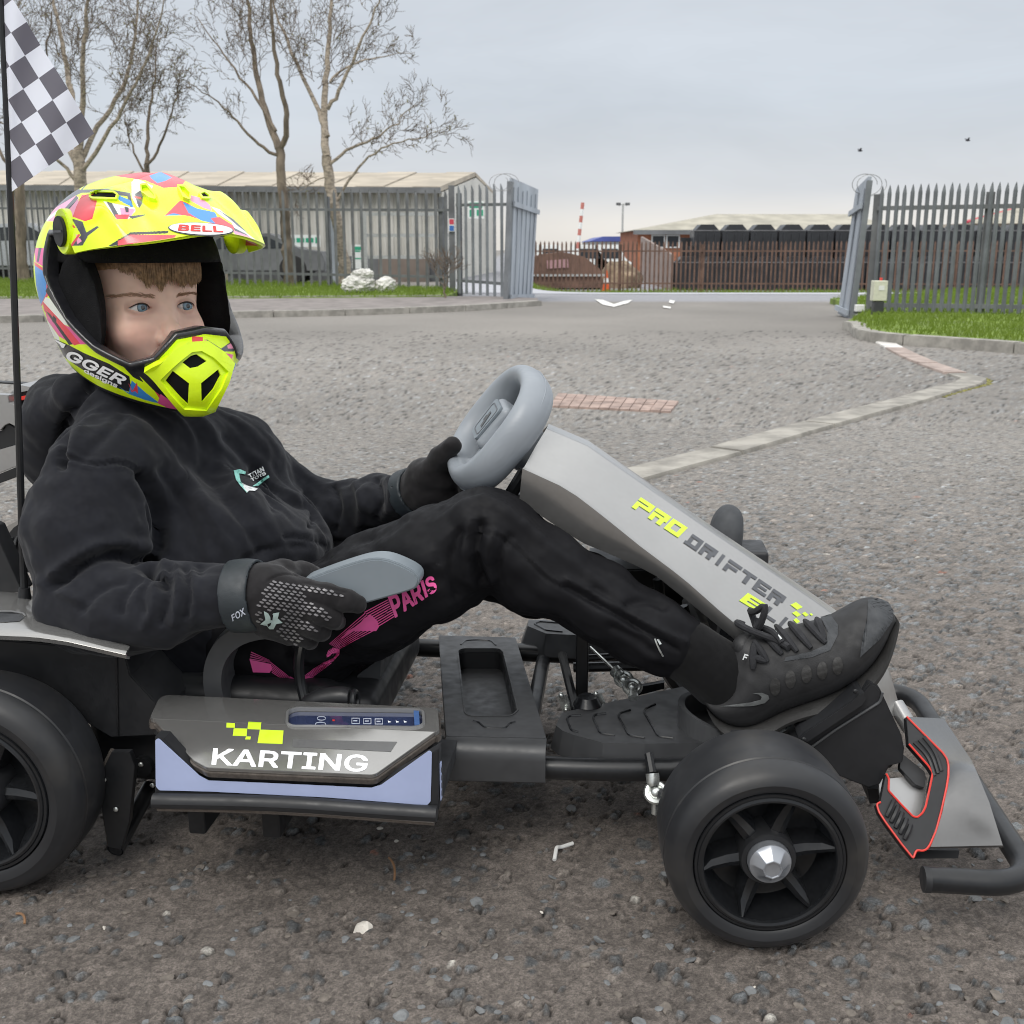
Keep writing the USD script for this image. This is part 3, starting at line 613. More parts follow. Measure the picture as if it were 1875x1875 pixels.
def poly_face(pts):
    p = np.array(pts, float); return trimesh.Trimesh(p, [(0, i, i + 1) for i in range(1, len(p) - 1)], process=False)
def prism(pts, off):
    p = np.array(pts, float); q = p + off; n = len(p); f = [(0, i, i + 1) for i in range(1, n - 1)] + [(n, n + i + 1, n + i) for i in range(1, n - 1)]
    for i in range(n): j = (i + 1) % n; f += [(i, i + n, j + n), (i, j + n, j)]
    m = trimesh.Trimesh(np.vstack([p, q]), f, process=False); m.fix_normals(); return m
def vec(*a): return np.array(a, float)
W = thing('warehouse', 'long low warehouse with cream roof and pale ribbed wall behind the left fence', 'building')
c0, c1 = AT(812, 352, 28.0), AT(-330, 344, 31.0); eave = c0[2]; c1[2] = eave + .25
r0 = AT(872, 323, 34.5); r1 = AT(-330, 318, 37.5); e2 = AT(905, 357, 40.0)
wl = np.linalg.norm((c0 - c1)[:2]); n = 96; base = lambda p: vec(p[0], p[1], -.1)
dW = unit((c0 - c1) * [1, 1, 0]); nW = vec(dW[1], -dW[0], 0)
xs = []
for k in range(n + 1):
    p = c1 + (c0 - c1) * k / n
    for off, sft in ((0, 0), (0, .35), (.05, .5), (.05, .85)): xs.append(p + (c0 - c1) / n * sft + nW * off)
xs = np.array(xs[:-3]); lo = xs.copy(); lo[:, 2] = .62; m = len(xs); v = np.vstack([lo, xs]); f = [(i, i + 1, i + 1 + m) for i in range(m - 1)] + [(i, i + 1 + m, i + m) for i in range(m - 1)]
obj('ribbed_wall', trimesh.Trimesh(v, f, process=False), '/World/Looks/cladding', W, smooth=False)
a, b = base(c1), base(c0); a[2] = b[2] = -.1
obj('base_wall', prism([a, b, vec(b[0], b[1], .62), vec(a[0], a[1], .62)], nW * .06), '/World/Looks/cladding_dark', W)
g0 = base(c0); g2 = base(e2)
obj('gable_wall', prism([g0, g2, e2, r0 - vec(0, 0, .04), c0], -dW * .15), '/World/Looks/cladding', W)
up = vec(0, 0, .10)
for k in range(24):
    s0, s1 = k / 24 + .001, (k + 1) / 24 - .001; ea, eb = c1 + (c0 - c1) * s0 + nW * .25, c1 + (c0 - c1) * s1 + nW * .25; ra, rb_ = r1 + (r0 - r1) * s0, r1 + (r0 - r1) * s1
    obj('roof_sheet', prism([ea, eb, rb_, ra], up * (1 + .25 * (k % 2))), '/World/Looks/roof_cream', W)
obj('rear_roof', prism([r1, r0, e2, e2 + (r1 - r0)], up), '/World/Looks/roof_cream', W)
ln_ = prism([c1 + nW * .27 - up * .4, c0 + nW * .27 - up * .4, c0 + nW * .27 + up, c1 + nW * .27 + up], nW * .06)
obj('gutter', ln_, '/World/Looks/cladding_dark', W)
for px in (385, 417): 
    p = AT(px, 470, 28.6); obj('downpipe', box((p[0] - .07, p[1] - .2, .0), (p[0] + .07, p[1] - .05, eave)), '/World/Looks/roof_cream', W)
p = AT(740, 500, 27.75); obj('roller_door', box((p[0] - .62, p[1] - .12, -.05), (p[0] + .62, p[1] + .1, .62)), '/World/Looks/shutter_brown', W)
def board(px0, py0, px1, py1, y, bars, label):
    a, b = AT(px0, py1, y), AT(px1, py0, y); T = thing('sign_board', label, 'sign')
    obj('panel', box((a[0], y - .01, a[2]), (b[0], y + .02, b[2])), '/World/Looks/sign_white', T)
    for (x0, z0, x1, z1, mt) in bars:
        obj('print', box((a[0] + (b[0] - a[0]) * x0, y - .014, a[2] + (b[2] - a[2]) * z0), (a[0] + (b[0] - a[0]) * x1, y - .0115, a[2] + (b[2] - a[2]) * z1)), '/World/Looks/' + mt, T)
txt = [(.02 + .16 * k, .36, .13 + .16 * k + .02 * (k % 2), .74, 'sign_green') for k in range(5)] + [(.83, .30, .95, .80, 'sign_green')]
board(534, 430, 586, 452, 26.6, txt, 'white sign with green lettering on the warehouse wall right of the first trunk')
board(645, 448, 672, 492, 26.3, [(.1, .78, .8, .92, 'sign_green'), (.1, .70, .55, .76, 'sign_green'), (.2, .40, .8, .45, 'sign_green')], 'upright white sign with a green mark above the white sacks')
board(857, 368, 886, 400, 22.0, [(.1, .6, .9, .9, 'sign_green'), (.1, .1, .4, .5, 'sign_green'), (.55, .15, .95, .5, 'sign_green')], 'white and green sign behind the palisade gate')
pb = G(827, 541); board(822, 400, 832, 424, pb[1] - .08, [(.1, .55, .9, .95, 'sign_red'), (.1, .05, .9, .45, 'sign_blue')], 'small red and blue notice on the gate post')
# a bar gate standing behind the fence
T = thing('bar_gate', 'pale grey three-bar metal gate behind the left fence, right of the second trunk', 'gate')
M('pale_steel', (0.40, 0.41, 0.40), 0.5, 0.3)
for py in (392, 431, 471):
    a, b = AT(672, py, 24.4), AT(832, py, 24.4); obj('bar', box((a[0], 24.36, a[2] - .035), (b[0], 24.44, a[2] + .035)), '/World/Looks/pale_steel', T)
for px in (672, 832):
    a, b = AT(px, 540, 24.4), AT(px, 388, 24.4); obj('post', box((a[0] - .04, 24.30, 0), (a[0] + .04, 24.355, b[2])), '/World/Looks/pale_steel', T)
p = AT(612, 480, 25.2); T = obj('steel_post', box((p[0] - .08, 25.1, -.05), (p[0] + .08, 25.3, AT(612, 402, 25.2)[2])), '/World/Looks/gate_sheet', label='plain blue-grey steel post left of the second trunk', cat_='post')
# parked cars seen through the fence
M('car_silver', (0.42, 0.44, 0.47), 0.3, 0.4, coat=.6); M('car_glass', (0.03, 0.035, 0.04), 0.15); M('tyre_far', (0.02, 0.02, 0.02), 0.8)
def car(x, y, z, L_, h, mat, label, ang=0.0):
    Mx = np.eye(4); Mx[:3, 3] = x, y, z; c, s = math.cos(ang), math.sin(ang); Mx[:2, :2] = [[c, -s], [s, c]]
    T = thing('parked_car', label, 'car', matrix=Mx); k = L_ / 4.2
    body = [(-2.1, .35), (-2.05, .75), (-1.9, .85), (-1.0, .95), (-.45, 1.38), (.75, 1.42), (1.5, .98), (2.0, .9), (2.1, .6), (2.08, .35)]
    P = Polygon([(a * k, b * h / 1.42) for a, b in body])
    obj('body', uvw(slab(P, -.8, .8, .06)), mat, T)
    win = [(-.88, .97), (-.42, 1.30), (.70, 1.33), (1.28, 1.0)]
    for sd in (-1, 1): obj('side_window', uvw(slab(Polygon([(a * k, b * h / 1.42) for a, b in win]), .802 * sd - .004, .802 * sd + .004)), '/World/Looks/car_glass', T)
    for wx in (-1.3, 1.3):
        for sd in (-1, 1): obj('wheel', place(revolve([(0, -.1), (.3, -.1), (.33, -.07), (.33, .07), (.3, .1), (0, .1)], 24), (wx * k, sd * .72, .33), (1, 0, 0), (0, 1, 0), EW), '/World/Looks/tyre_far', T)
car(-13.2, 29.9, 0, 4.2, 1.45, '/World/Looks/car_silver', 'silver car parked behind the fence at the far left edge', .05)
car(-6.4, 26.9, 0, 4.0, 1.15, '/World/Looks/cladding_dark', 'dark grey car parked behind the fence right of the helmet', .05)
# white sacks on the verge
M('sack_white', (0.52, 0.51, 0.48), 0.75, var=0.2, scale=9, bump=0.3, bscale=25)
def sack(c, rad, seed):
    m = trimesh.creation.icosphere(4); v = np.asarray(m.vertices).copy(); n = meshkit.fbm(v * 2.1 + seed, 4, seed) - .5; rg = np.abs(meshkit.fbm(v * 3.3 + seed, 3, seed + 4) - .5)
    r3 = np.abs(meshkit.fbm(v * 7 + seed, 2, seed + 9) - .5); v *= (1 + .5 * n - .45 * rg - .22 * r3)[:, None]; v = v * rad + c; v[:, 2] = np.maximum(v[:, 2], .06); return trimesh.Trimesh(v, m.faces, process=False)
g = G(675, 537, .07)
for dx, dz, rad, sd, lab in ((-.18, .14, (.30, .22, .17), 3, 'crumpled white sack, lowest and largest at the foot of the second trunk'), (.28, .13, (.17, .16, .15), 5, 'small white sack at the right end of the heap beside the trunk'), (-.10, .31, (.20, .16, .10), 8, 'white sack lying on top of the heap beside the second trunk')):
    obj('sack', sack(g + vec(dx, .1, dz), vec(*rad), sd), '/World/Looks/sack_white', label=lab, cat_='sack')
# skip, spoil heap, cone, hoarding
M('skip_brown', (0.13, 0.075, 0.055), 0.7, var=0.25, scale=1.5); M('skip_sign', (0.34, 0.20, 0.21), 0.6)
T = thing('skip', 'brown skip with a faded pink panel behind the brown fence beside the left gate', 'skip')
ys = 41.0; P = lambda a, b, y=ys: AT(a, b, y)
obj('body', prism([P(960, 527), P(1108, 527), P(1098, 492), P(1070, 470), P(1030, 461), P(990, 466), P(962, 478)], vec(0, 1.8, 0)), '/World/Looks/skip_brown', T)
obj('panel', prism([P(1002, 492, ys - .02), P(1041, 490, ys - .02), P(1040, 474, ys - .02), P(1001, 477, ys - .02)], vec(0, -.03, 0)), '/World/Looks/skip_sign', T)
obj('rim', prism([P(960, 506, ys - .03), P(1112, 506, ys - .03), P(1112, 502, ys - .03), P(960, 502, ys - .03)], vec(0, -.08, 0)), '/World/Looks/pale_steel', T)
M('earth', (0.20, 0.15, 0.10), 0.9, var=0.4, scale=3, bump=0.8, bscale=10)
m = trimesh.creation.icosphere(4); v = np.asarray(m.vertices).copy(); v *= (1 + .5 * (meshkit.fbm(v * 2.5, 4, 3) - .5))[:, None]; c = AT(1135, 528, 43); v = v * [.85, .9, 1.0] + [c[0], 43, -.66]
obj('spoil_heap', trimesh.Trimesh(v, m.faces, process=False), '/World/Looks/earth', label='heap of brown earth and rubble right of the skip', cat_='heap')
c = AT(1110, 515, 39.6); c[2] = -.66; T = thing('traffic_cone', 'orange and white traffic cone in front of the spoil heap behind the brown fence', 'traffic cone', loc=c)
M('cone_orange', (0.60, 0.10, 0.02), 0.5)
obj('base', box((-.18, -.18, 0), (.18, .18, .03)), '/World/Looks/cone_orange', T)
for z0, z1, mt in ((.032, .30, 'cone_orange'), (.302, .45, 'sign_white'), (.452, .72, 'cone_orange')):
    rr = lambda z: .14 - .15 * z; k = revolve([(0, z0), (rr(z0), z0), (rr(z1), z1), (0, z1)], 20); obj('band', place(k, (0, 0, 0), (1, 0, 0), EW, (0, -1, 0)), '/World/Looks/' + mt, T)
M('hoarding', (0.21, 0.165, 0.145), 0.8, var=0.12, scale=2)
T = thing('hoarding', 'plain brown-grey panel wall running back beside the black tanks', 'wall')
pa, pb_ = (AT(1234, 466, 40.5), AT(1177, 433, 52.0)); za = AT(1234, 531, 40.5)[2]; zb = -1.0
for k in range(6):
    q0, q1 = pa + (pb_ - pa) * (k / 6), pa + (pb_ - pa) * ((k + .97) / 6); obj('panel', prism([vec(q0[0], q0[1], za), vec(q1[0], q1[1], zb), q1, q0], vec(-.1, 0, 0)), '/World/Looks/hoarding', T)
# black stackable tanks behind the brown fence
M('tank_black', (0.024, 0.026, 0.030), 0.42, var=0.25, scale=2, island=.2); M('tank_lid', (0.15, 0.15, 0.155), 0.4, var=0.2, scale=3)
def tank_parts(T):
    obj('shell', prism([(-.47, 0, 0), (.47, 0, 0), (.49, 0, 1.05), (-.49, 0, 1.05)], vec(0, 1.0, 0)), '/World/Looks/tank_black', T)
    obj('lid', slab(rounded(Polygon([(-.50, -.02), (.50, -.02), (.50, 1.02), (-.50, 1.02)]), .06), 1.06, 1.10, .015), '/World/Looks/tank_lid', T)
    obj('dome', prism([(-.42, .02, 1.105), (.42, .02, 1.105), (.24, .02, 1.30), (-.24, .02, 1.30)], vec(0, .9, 0)), '/World/Looks/tank_black', T)
    for sx in (-.3, 0, .3): obj('rib', box((sx - .03, -.035, .06), (sx + .03, -.003, 1.0)), '/World/Looks/tank_black', T)
proto = thing('storage_tank', None, None)
tank_parts(proto); first = True
def tank(x, y, z, sc, label, grp):
    global first
    if first: T = proto; first = False
    else:
        x_ = UsdGeom.Xform.Define(stage, numbered('/World/storage_tank')); x_.GetPrim().GetReferences().AddInternalReference(proto.GetPath()); x_.GetPrim().SetInstanceable(True); T = x_.GetPrim()
    x_ = UsdGeom.Xform(T)
    if not x_.GetOrderedXformOps(): x_.AddTransformOp()
    m = np.eye(4); m[0, 0] = sc[0]; m[1, 1] = 1; m[2, 2] = sc[1]; m[:3, 3] = x, y, z
    x_.GetOrderedXformOps()[0].Set(Gf.Matrix4d(m.T)); tag(T, label, 'tank', grp)
pitch = 50
for row, (yy, top, zb_) in enumerate(((40.2, 470, -.68), (41.6, 411, 0))):
    for k in range(13):
        px = 1262 + pitch * k + (0 if row == 0 else 34 + 2.0 * k); ctr = AT(px, top, yy); h = ctr[2] - (-.68) if row == 0 else 1.3
        zz = -.68 if row == 0 else ctr[2] - 1.3
        wsc = (.97 if row == 0 else 1.0)
        if px > 2000: continue
        side = px < 1540; nth = ['first', 'second', 'third', 'fourth', 'fifth', 'sixth', 'seventh', 'eighth', 'ninth', 'tenth', 'eleventh', 'twelfth', 'thirteenth'][k]
        if row == 0: lab = '%s black tank from the left in the lower row behind the brown fence' % nth
        else: lab = '%s black tank from the left in the upper row above the brown fence' % nth
        tank(ctr[0], yy, zz, (wsc, h / 1.30), lab, 'black tanks in the lower row' if row == 0 else 'black tanks in the upper row')
    # what the upper row stands on: lower tanks behind are hidden by the front row
T = thing('tank_rack', 'dark rack under the upper row of black tanks', 'rack')
a, b = AT(1268, 450, 41.6), AT(1990, 450, 41.6)
for k in range(14): 
    x = a[0] + (b[0] - a[0]) * k / 13; obj('upright', box((x - .05, 41.65, -.7), (x + .05, 42.5, a[2] - .02)), '/World/Looks/tank_black', T)
obj('back_panel', box((a[0] - .3, 42.55, -.7), (b[0], 42.6, a[2] + .3)), '/World/Looks/tank_black', T)
# brick building with a hipped roof
T = thing('brick_building', 'low red brick building with a pale hipped roof behind the black tanks', 'building'); yb = 62.0
A = lambda px, py, y: AT(px, py, y)
e0, e1 = A(1168, 422, yb), A(1640, 422, yb); rz = A(1310, 392, yb + 5); rz1 = A(1560, 392, yb + 5)
obj('wall', prism([vec(e0[0], yb, -1.2), vec(e1[0], yb, -1.2), e1, e0], vec(0, 10, 0)), '/World/Looks/brick_red', T)
e0 = e0 + vec(-.3, -.4, 0); e1 = e1 + vec(.4, -.4, 0); bk0, bk1 = e0 + vec(0, 11, 0), e1 + vec(0, 11, 0)
obj('roof', trimesh.Trimesh(np.array([e0, e1, rz1, rz, bk0, bk1]), [(0, 1, 2), (0, 2, 3), (0, 3, 4), (1, 5, 2), (4, 3, 2), (4, 2, 5)], process=False), '/World/Looks/roof_grey', T, smooth=False)
obj('fascia', box((e0[0], e0[1] - .05, e0[2] - .22), (e1[0], e0[1], e0[2] + .02)), '/World/Looks/cladding_dark', T)
for px in (1205, 1232): 
    p = A(px, 442, yb - .05); w_ = obj('window', box((p[0] - .38, p[1] - .04, p[2] - .35), (p[0] + .38, p[1] + .04, p[2] + .35)), '/World/Looks/sign_white', T); obj('pane', box((p[0] - .3, p[1] - .06, p[2] - .28), (p[0] + .3, p[1] - .042, p[2] + .28)), '/World/Looks/car_glass', w_)
M('blue_sheet', (0.055, 0.075, 0.26), 0.5, var=.15, scale=.5)
T = thing('blue_building', 'distant blue-roofed shed left of the brick building', 'building'); a, b = A(1083, 452, 90.0), A(1170, 433, 90.0)
obj('wall', prism([vec(a[0], 90, -1.2), vec(b[0], 90, -1.2), vec(b[0], 90, a[2] + .4), vec(a[0], 90, a[2] + .4)], vec(0, 12, 0)), '/World/Looks/pale_steel', T)
obj('roof', prism([vec(a[0] - .2, 89.8, a[2] + .42), vec(b[0], 89.8, a[2] + .42), vec(b[0], 89.8, b[2]), vec(a[0] + .9, 89.8, b[2])], vec(0, 12, 0)), '/World/Looks/blue_sheet', T)
T = thing('pale_shed', 'distant pale shed with a red-edged roof behind the right fence', 'building'); y0 = 70
obj('wall', prism([A(1780, 520, y0), A(1990, 520, y0), A(1990, 408, y0), A(1780, 408, y0)], vec(0, 8, 0)), '/World/Looks/roof_cream', T)
obj('roof', prism([A(1770, 409, y0 - .5), A(1990, 409, y0 - .5), A(1990, 380, y0 + 4), A(1860, 384, y0 + 4)], vec(0, .3, .2)), '/World/Looks/roof_grey', T)
obj('roof_edge', tube([A(1770, 406, y0 - .6), A(1860, 382, y0 + 3.8), A(1990, 378, y0 + 3.8)], .09, 6), '/World/Looks/sign_red', T)
# white vans in the far yard
for px, lab in ((1010, 'white van in the far yard, right above the skip'), (1078, 'white van in the far yard right of the mast'), (1118, 'white van in the far yard below the blue roof')):
    p = AT(px, 455, 60.0); T = thing('white_van', lab, 'van', loc=(p[0], 60.0, -1.0))
    P = Polygon([(-.9, .3), (-.9, 2.0), (.35, 2.0), (.75, 1.3), (1.05, 1.1), (1.05, .3)]); obj('body', uvw(slab(P, -.8, .8, .05)), '/World/Looks/sign_white', T)
    obj('side_window', uvw(slab(Polygon([(-.5, 1.3), (-.5, 1.8), (.3, 1.8), (.55, 1.3)]), -.82, -.805)), '/World/Looks/car_glass', T)
    for wx in (-.55, .65): obj('wheel', place(revolve([(0, -.1), (.28, -.1), (.3, -.07), (.3, .07), (.28, .1), (0, .1)], 20), (wx, -.72, .3), (1, 0, 0), (0, 1, 0), EW), '/World/Looks/tyre_far', T)
# lamp post and red and white mast
p = AT(1139, 450, 75.0); T = thing('street_lamp', 'slim double-headed street lamp left of the brick building', 'street lamp', loc=(p[0], 75, -1.0)); top = AT(1139, 373, 75)[2] + 1
obj('pole', tube([(0, 0, 0), (0, 0, top)], [.09, .06], 8), '/World/Looks/pale_steel', T); obj('arm', tube([(-.27, 0, top - .12), (0, 0, top), (.27, 0, top - .12)], .035, 6), '/World/Looks/pale_steel', T)
for sx in (-1, 1): obj('lamp_head', box((sx * .30 - .15, -.12, top - .1), (sx * .30 + .15, .12, top + .07), .03), '/World/Looks/galvanised_dark', T)
M('mast_red', (0.45, 0.16, 0.13), 0.6)
p0, p1 = AT(1058, 455, 58.0), AT(1067, 371, 58.0); T = thing('banded_mast', 'leaning red and white banded mast left of the street lamp', 'mast')
for k in range(7): obj('band', tube([p0 + (p1 - p0) * k / 7, p0 + (p1 - p0) * (k + 1) / 7], .09, 8), '/World/Looks/' + ('mast_red' if k % 2 == 0 else 'sign_white'), T)
# birds
M('bird_dark', (0.06, 0.06, 0.07), 0.8)
for px, py, lab in ((1575, 276, 'tiny bird flying in the sky above the right gate'), (1772, 257, 'tiny bird flying in the sky at the upper right')):
    c = AT(px, py, 60.0); T = thing('bird', lab, 'bird', loc=c)
    obj('body', trimesh.Trimesh(np.asarray(trimesh.creation.icosphere(2).vertices) * [.13, .05, .05], trimesh.creation.icosphere(2).faces), '/World/Looks/bird_dark', T)
    for s in (-1, 1): obj('wing', prism([(.05, s * .03, .02), (-.06, s * .03, .02), (-.08, s * .25, .10), (.0, s * .27, .11)], vec(0, 0, .012)), '/World/Looks/bird_dark', T)

# ================================================================ trees
M('bark', (0.155, 0.125, 0.095), 0.9, var=0.3, scale=9, bump=0.6, bscale=40, bdist=.01, stretch=(1, 1, .4)); M('bark_pale', (0.26, 0.22, 0.175), 0.85, var=0.4, scale=11, bump=0.5, bscale=40, bdist=.01, stretch=(1, 1, 2.0)); M('twig_brown', (0.115, 0.088, 0.066), 0.9, var=0.2, scale=3); M('bud_green', (0.16, 0.15, 0.06), 0.7, var=0.3, scale=3)
def wander(r, a, d, length, n, bend=.12, rise=0.0, droop=0.0):
    p = [np.array(a)]; d = unit(d); L_ = length / n
    for i in range(n):
        d = unit(d + r.normal(0, bend, 3) + vec(0, 0, rise - droop * i / n)); p.append(p[-1] + d * L_)
    return np.array(p)
def grow(r, limbs, twigs, buds, pts, rad, depth, maxd, dens=1.0, droop=.0, budp=.0, spread=.75, scale=1.0):
    n = len(pts); L_ = np.linalg.norm(np.diff(pts, axis=0), axis=1).sum()
    (limbs if depth <= 1 else twigs).append((pts, rad, 6 if depth == 0 else 5 if depth == 1 else 3))
    if depth >= maxd:
        if budp > 0:
            for p in pts[1:]:
                if r.random() < budp: buds.append(p)
        return
    k = max(2, int(dens * 1.55 * (5.5 if depth == 0 else 4.2) * (1 + .25 * r.random()) * max(.6, L_ / (2.2 if depth == 0 else 1.2) * (1 if depth < 2 else 1.6))))
    for i in range(k):
        s = (.18 if depth else .25) + (.80 if depth else .73) * (i + r.random()) / k; j = min(int(s * (n - 1)), n - 2); f = s * (n - 1) - j
        p = pts[j] * (1 - f) + pts[j + 1] * f; d = unit(pts[j + 1] - pts[j]); side = unit(np.cross(d, r.normal(size=3))); ang = spread * r.uniform(.6, 1.15)
        dd = unit(d * math.cos(ang) + side * math.sin(ang) + vec(0, 0, .18 if depth < 2 else -.0)); rr = np.interp(s, np.linspace(0, 1, n), rad)
        ln_ = scale * L_ * r.uniform(.28, .55) * (1.15 - .5 * s) if depth else scale * L_ * r.uniform(.25, .42) * (1.25 - .6 * s)
        m_ = 7 if depth == 0 else 6 if depth == 1 else 5
        q = wander(r, p, dd, max(ln_, .18), m_, .16 + .05 * depth, .06 if depth < 2 else 0, droop * (1 if depth >= 1 else .3))
        grow(r, limbs, twigs, buds, q, np.linspace(max(rr * (.5 if depth else .42), .0052), .0036, m_ + 1), depth + 1, maxd, dens, droop, budp, spread, scale)
def tree(label, stems, base, y, seed, maxd=3, dens=1.0, droop=.0, budp=.0, extra=(), mat='bark', spread=.75, scale=1.0, depthjit=.5):
    """stems: (picture points, radius at foot, radius at top) at about depth y; the first is the trunk."""
    r = np.random.default_rng(seed); T = thing('bare_tree', label, 'tree', loc=base); B = np.array(base); limbs, twigs, buds, trunk = [], [], [], []
    for k, (px, ra, rb, side) in enumerate(stems):
        dy = 0 if k == 0 else side
        P = np.array([AT(a, b, y + dy * i / max(len(px) - 1, 1)) for i, (a, b) in enumerate(px)]) - B; P = curve(P, 4 * len(px)); P[1:-1] += r.normal(0, .015, P[1:-1].shape)
        rad = np.linspace(ra, rb, len(P)); 
        if k == 0: rad *= 1 + .6 * np.exp(-np.arange(len(P)) / 1.2); P[0, 2] = -.1; 
        trunk.append((P, rad, 10 if k == 0 else 8))
        if k == 0 and len(stems) > 1: continue
        st_ = max(0, int(.0 * len(P))); grow(r, [], twigs, buds, P[st_:], rad[st_:], 0, maxd, dens, droop, budp, spread, scale)
    for q, ra, s in [t for t in twigs if t[1][0] > .011]: limbs.append((q, ra, s))
    fine = [t for t in twigs if t[1][0] <= .011]
    obj('trunk', cat([tube(p, ra, s) for p, ra, s in trunk]), '/World/Looks/' + mat, T)
    if limbs: obj('limbs', cat([tube(p, ra, 5, False) for p, ra, s in limbs]), '/World/Looks/bark', T)
    obj('crown', cat([tube(p, ra, 3, False) for p, ra, s in fine]), '/World/Looks/twig_brown', T, kind='stuff')
    if buds:
        o = np.array([(0, 0, -.02), (.012, 0, 0), (-.006, .01, 0), (-.006, -.01, 0), (0, 0, .022)]); ff = np.array([(0, 2, 1), (0, 3, 2), (0, 1, 3), (4, 1, 2), (4, 2, 3), (4, 3, 1)])
        bb = np.array(buds); v = (bb[:, None] + o[None] * r.uniform(.6, 1.5, (len(bb), 1, 1))).reshape(-1, 3); f = (ff[None] + 5 * np.arange(len(bb))[:, None, None]).reshape(-1, 3)
        obj('buds', trimesh.Trimesh(v, f, process=False), '/World/Looks/bud_green', T, kind='stuff')
YT = 22.6
tree('bare tree with a leaning trunk that forks into two stems, left of the white sacks', [([(530, 528), (524, 430), (517, 350), (513, 290), (511, 268)], .115, .085, 0), ([(510, 272), (494, 225), (477, 170), (463, 90), (455, 0), (449, -90)], .075, .02, 1.0), ([(512, 272), (523, 245), (521, 190), (505, 110), (497, 30), (489, -70)], .06, .018, -.8), ([(512, 285), (470, 262), (425, 210), (380, 175), (340, 150)], .035, .006, -.6), ([(505, 240), (465, 175), (410, 100), (360, 30)], .035, .008, .8)], G(530, 528, 0.05), YT, 21, 3, .9, .02, .03)
tree('bare tree with spotted trunk by the white sacks, long low branch to the right', [([(634, 532), (628, 470), (617, 400), (606, 340), (598, 285)], .13, .095, 0), ([(598, 285), (593, 215), (597, 150), (604, 60), (610, -60)], .08, .02, .4), ([(600, 250), (572, 180), (540, 110), (512, 40), (490, -40)], .05, .012, .9), ([(600, 200), (632, 140), (660, 80), (690, 10), (700, -40)], .04, .01, -.7), ([(604, 150), (640, 120), (690, 105), (760, 95)], .024, .004, .6), ([(601, 306), (650, 268), (705, 240), (745, 205), (765, 185)], .036, .006, -.5), ([(613, 380), (655, 310), (700, 272), (750, 258), (815, 235)], .032, .005, -1.0), ([(604, 320), (570, 335), (540, 360)], .016, .004, .4)], G(634, 532, .05), YT - .4, 5, 3, 1.0, .0, .03, mat='bark_pale')
tree('large twiggy birch behind the flag with many upright stems', [([(150, 527), (150, 420), (146, 330), (143, 275)], .16, .12, 0), ([(143, 280), (134, 200), (120, 110), (98, 0), (90, -60)], .08, .02, .8), ([(145, 280), (150, 190), (152, 100), (160, 0), (166, -80)], .075, .02, -.8), ([(145, 300), (185, 225), (232, 140), (250, 40), (262, -50)], .06, .015, .5), ([(146, 320), (190, 255), (235, 180), (275, 90), (300, 0)], .05, .012, -1.0), ([(140, 300), (95, 220), (50, 140), (20, 60), (5, -40)], .06, .014, .6), ([(138, 330), (90, 280), (40, 245), (-20, 215)], .04, .01, -.6)], G(150, 527, .05), 24.2, 33, 3, 1.0, .08, .05, mat='bark_pale')
tree('second birch behind the flag at the left edge, drooping fine twigs', [([(40, 524), (38, 420), (36, 340), (34, 290)], .13, .1, 0), ([(34, 290), (28, 200), (12, 90), (-5, -30)], .07, .015, .6), ([(36, 300), (58, 220), (80, 120), (95, 20)], .05, .012, -.6), ([(34, 330), (-10, 260), (-60, 190)], .05, .012, .2)], G(40, 524, .05), 25.5, 44, 3, .9, .10, .05)
tree('slim hazy birch right of the large one with drooping twigs', [([(262, 526), (262, 420), (266, 340), (268, 300)], .08, .06, 0), ([(268, 300), (272, 230), (282, 140), (290, 70)], .05, .01, .5), ([(267, 310), (300, 250), (322, 180), (335, 120)], .035, .008, -.5), ([(266, 320), (240, 260), (225, 200)], .03, .008, .4)], G(262, 526, .05), 26.0, 55, 3, 1.15, .14, .10)
# little bush at the gate post
tree('small twiggy bush at the foot of the gate post', [([(815, 545), (812, 510), (806, 480)], .014, .006, 0), ([(812, 530), (800, 500), (792, 482)], .01, .004, .2), ([(814, 530), (822, 500), (826, 478)], .01, .004, -.2)], G(815, 545, .07), G(815, 545, .07)[1], 66, 2, 1.6, .0, .0, scale=1.6)
# ================================================================ the go-kart, in its own frame (u forwards, v away from the camera, w up)
M('gunmetal', (0.33, 0.325, 0.315), 0.30, 0.85, var=0.05, scale=5, rvar=.06, coat=.4, bump=.05, bscale=6, bdist=.004)
M('gunmetal_gloss', (0.26, 0.255, 0.245), 0.15, 0.75, var=0.05, scale=5, rvar=.05, coat=.5)
M('fairing_paint', (0.14, 0.138, 0.136), 0.24, 0.8, var=0.05, scale=5, coat=.4)
M('silver_paint', (0.30, 0.30, 0.30), 0.36, 0.7, var=0.05, scale=5, coat=.4)
M('black_plastic', (0.0135, 0.014, 0.0155), 0.46, spec=.38, var=0.12, scale=20, bump=.12, bscale=700, bdist=.0006)
M('dark_plastic', (0.030, 0.031, 0.033), 0.46, var=0.10, scale=20, bump=.12, bscale=700, bdist=.0006)
M('black_satin', (0.009, 0.0095, 0.0105), 0.34, spec=.4, var=0.1, scale=12)
M('grey_plastic', (0.05, 0.052, 0.055), 0.5, var=0.06, scale=20, bump=.12, bscale=800, bdist=.0005)
M('tyre', (0.0120, 0.0125, 0.014), 0.42, spec=.4, color2=(0.027, 0.0255, 0.024), lo=.30, hi=.50, scale=9, bump=.12, bscale=500, bdist=.0006, rvar=.12)
M('rim_black', (0.008, 0.0085, 0.0095), 0.22, spec=.4, var=0.1, scale=14, rvar=.12)
M('hub_silver', (0.33, 0.345, 0.37), 0.36, 0.8, var=0.04, scale=12)
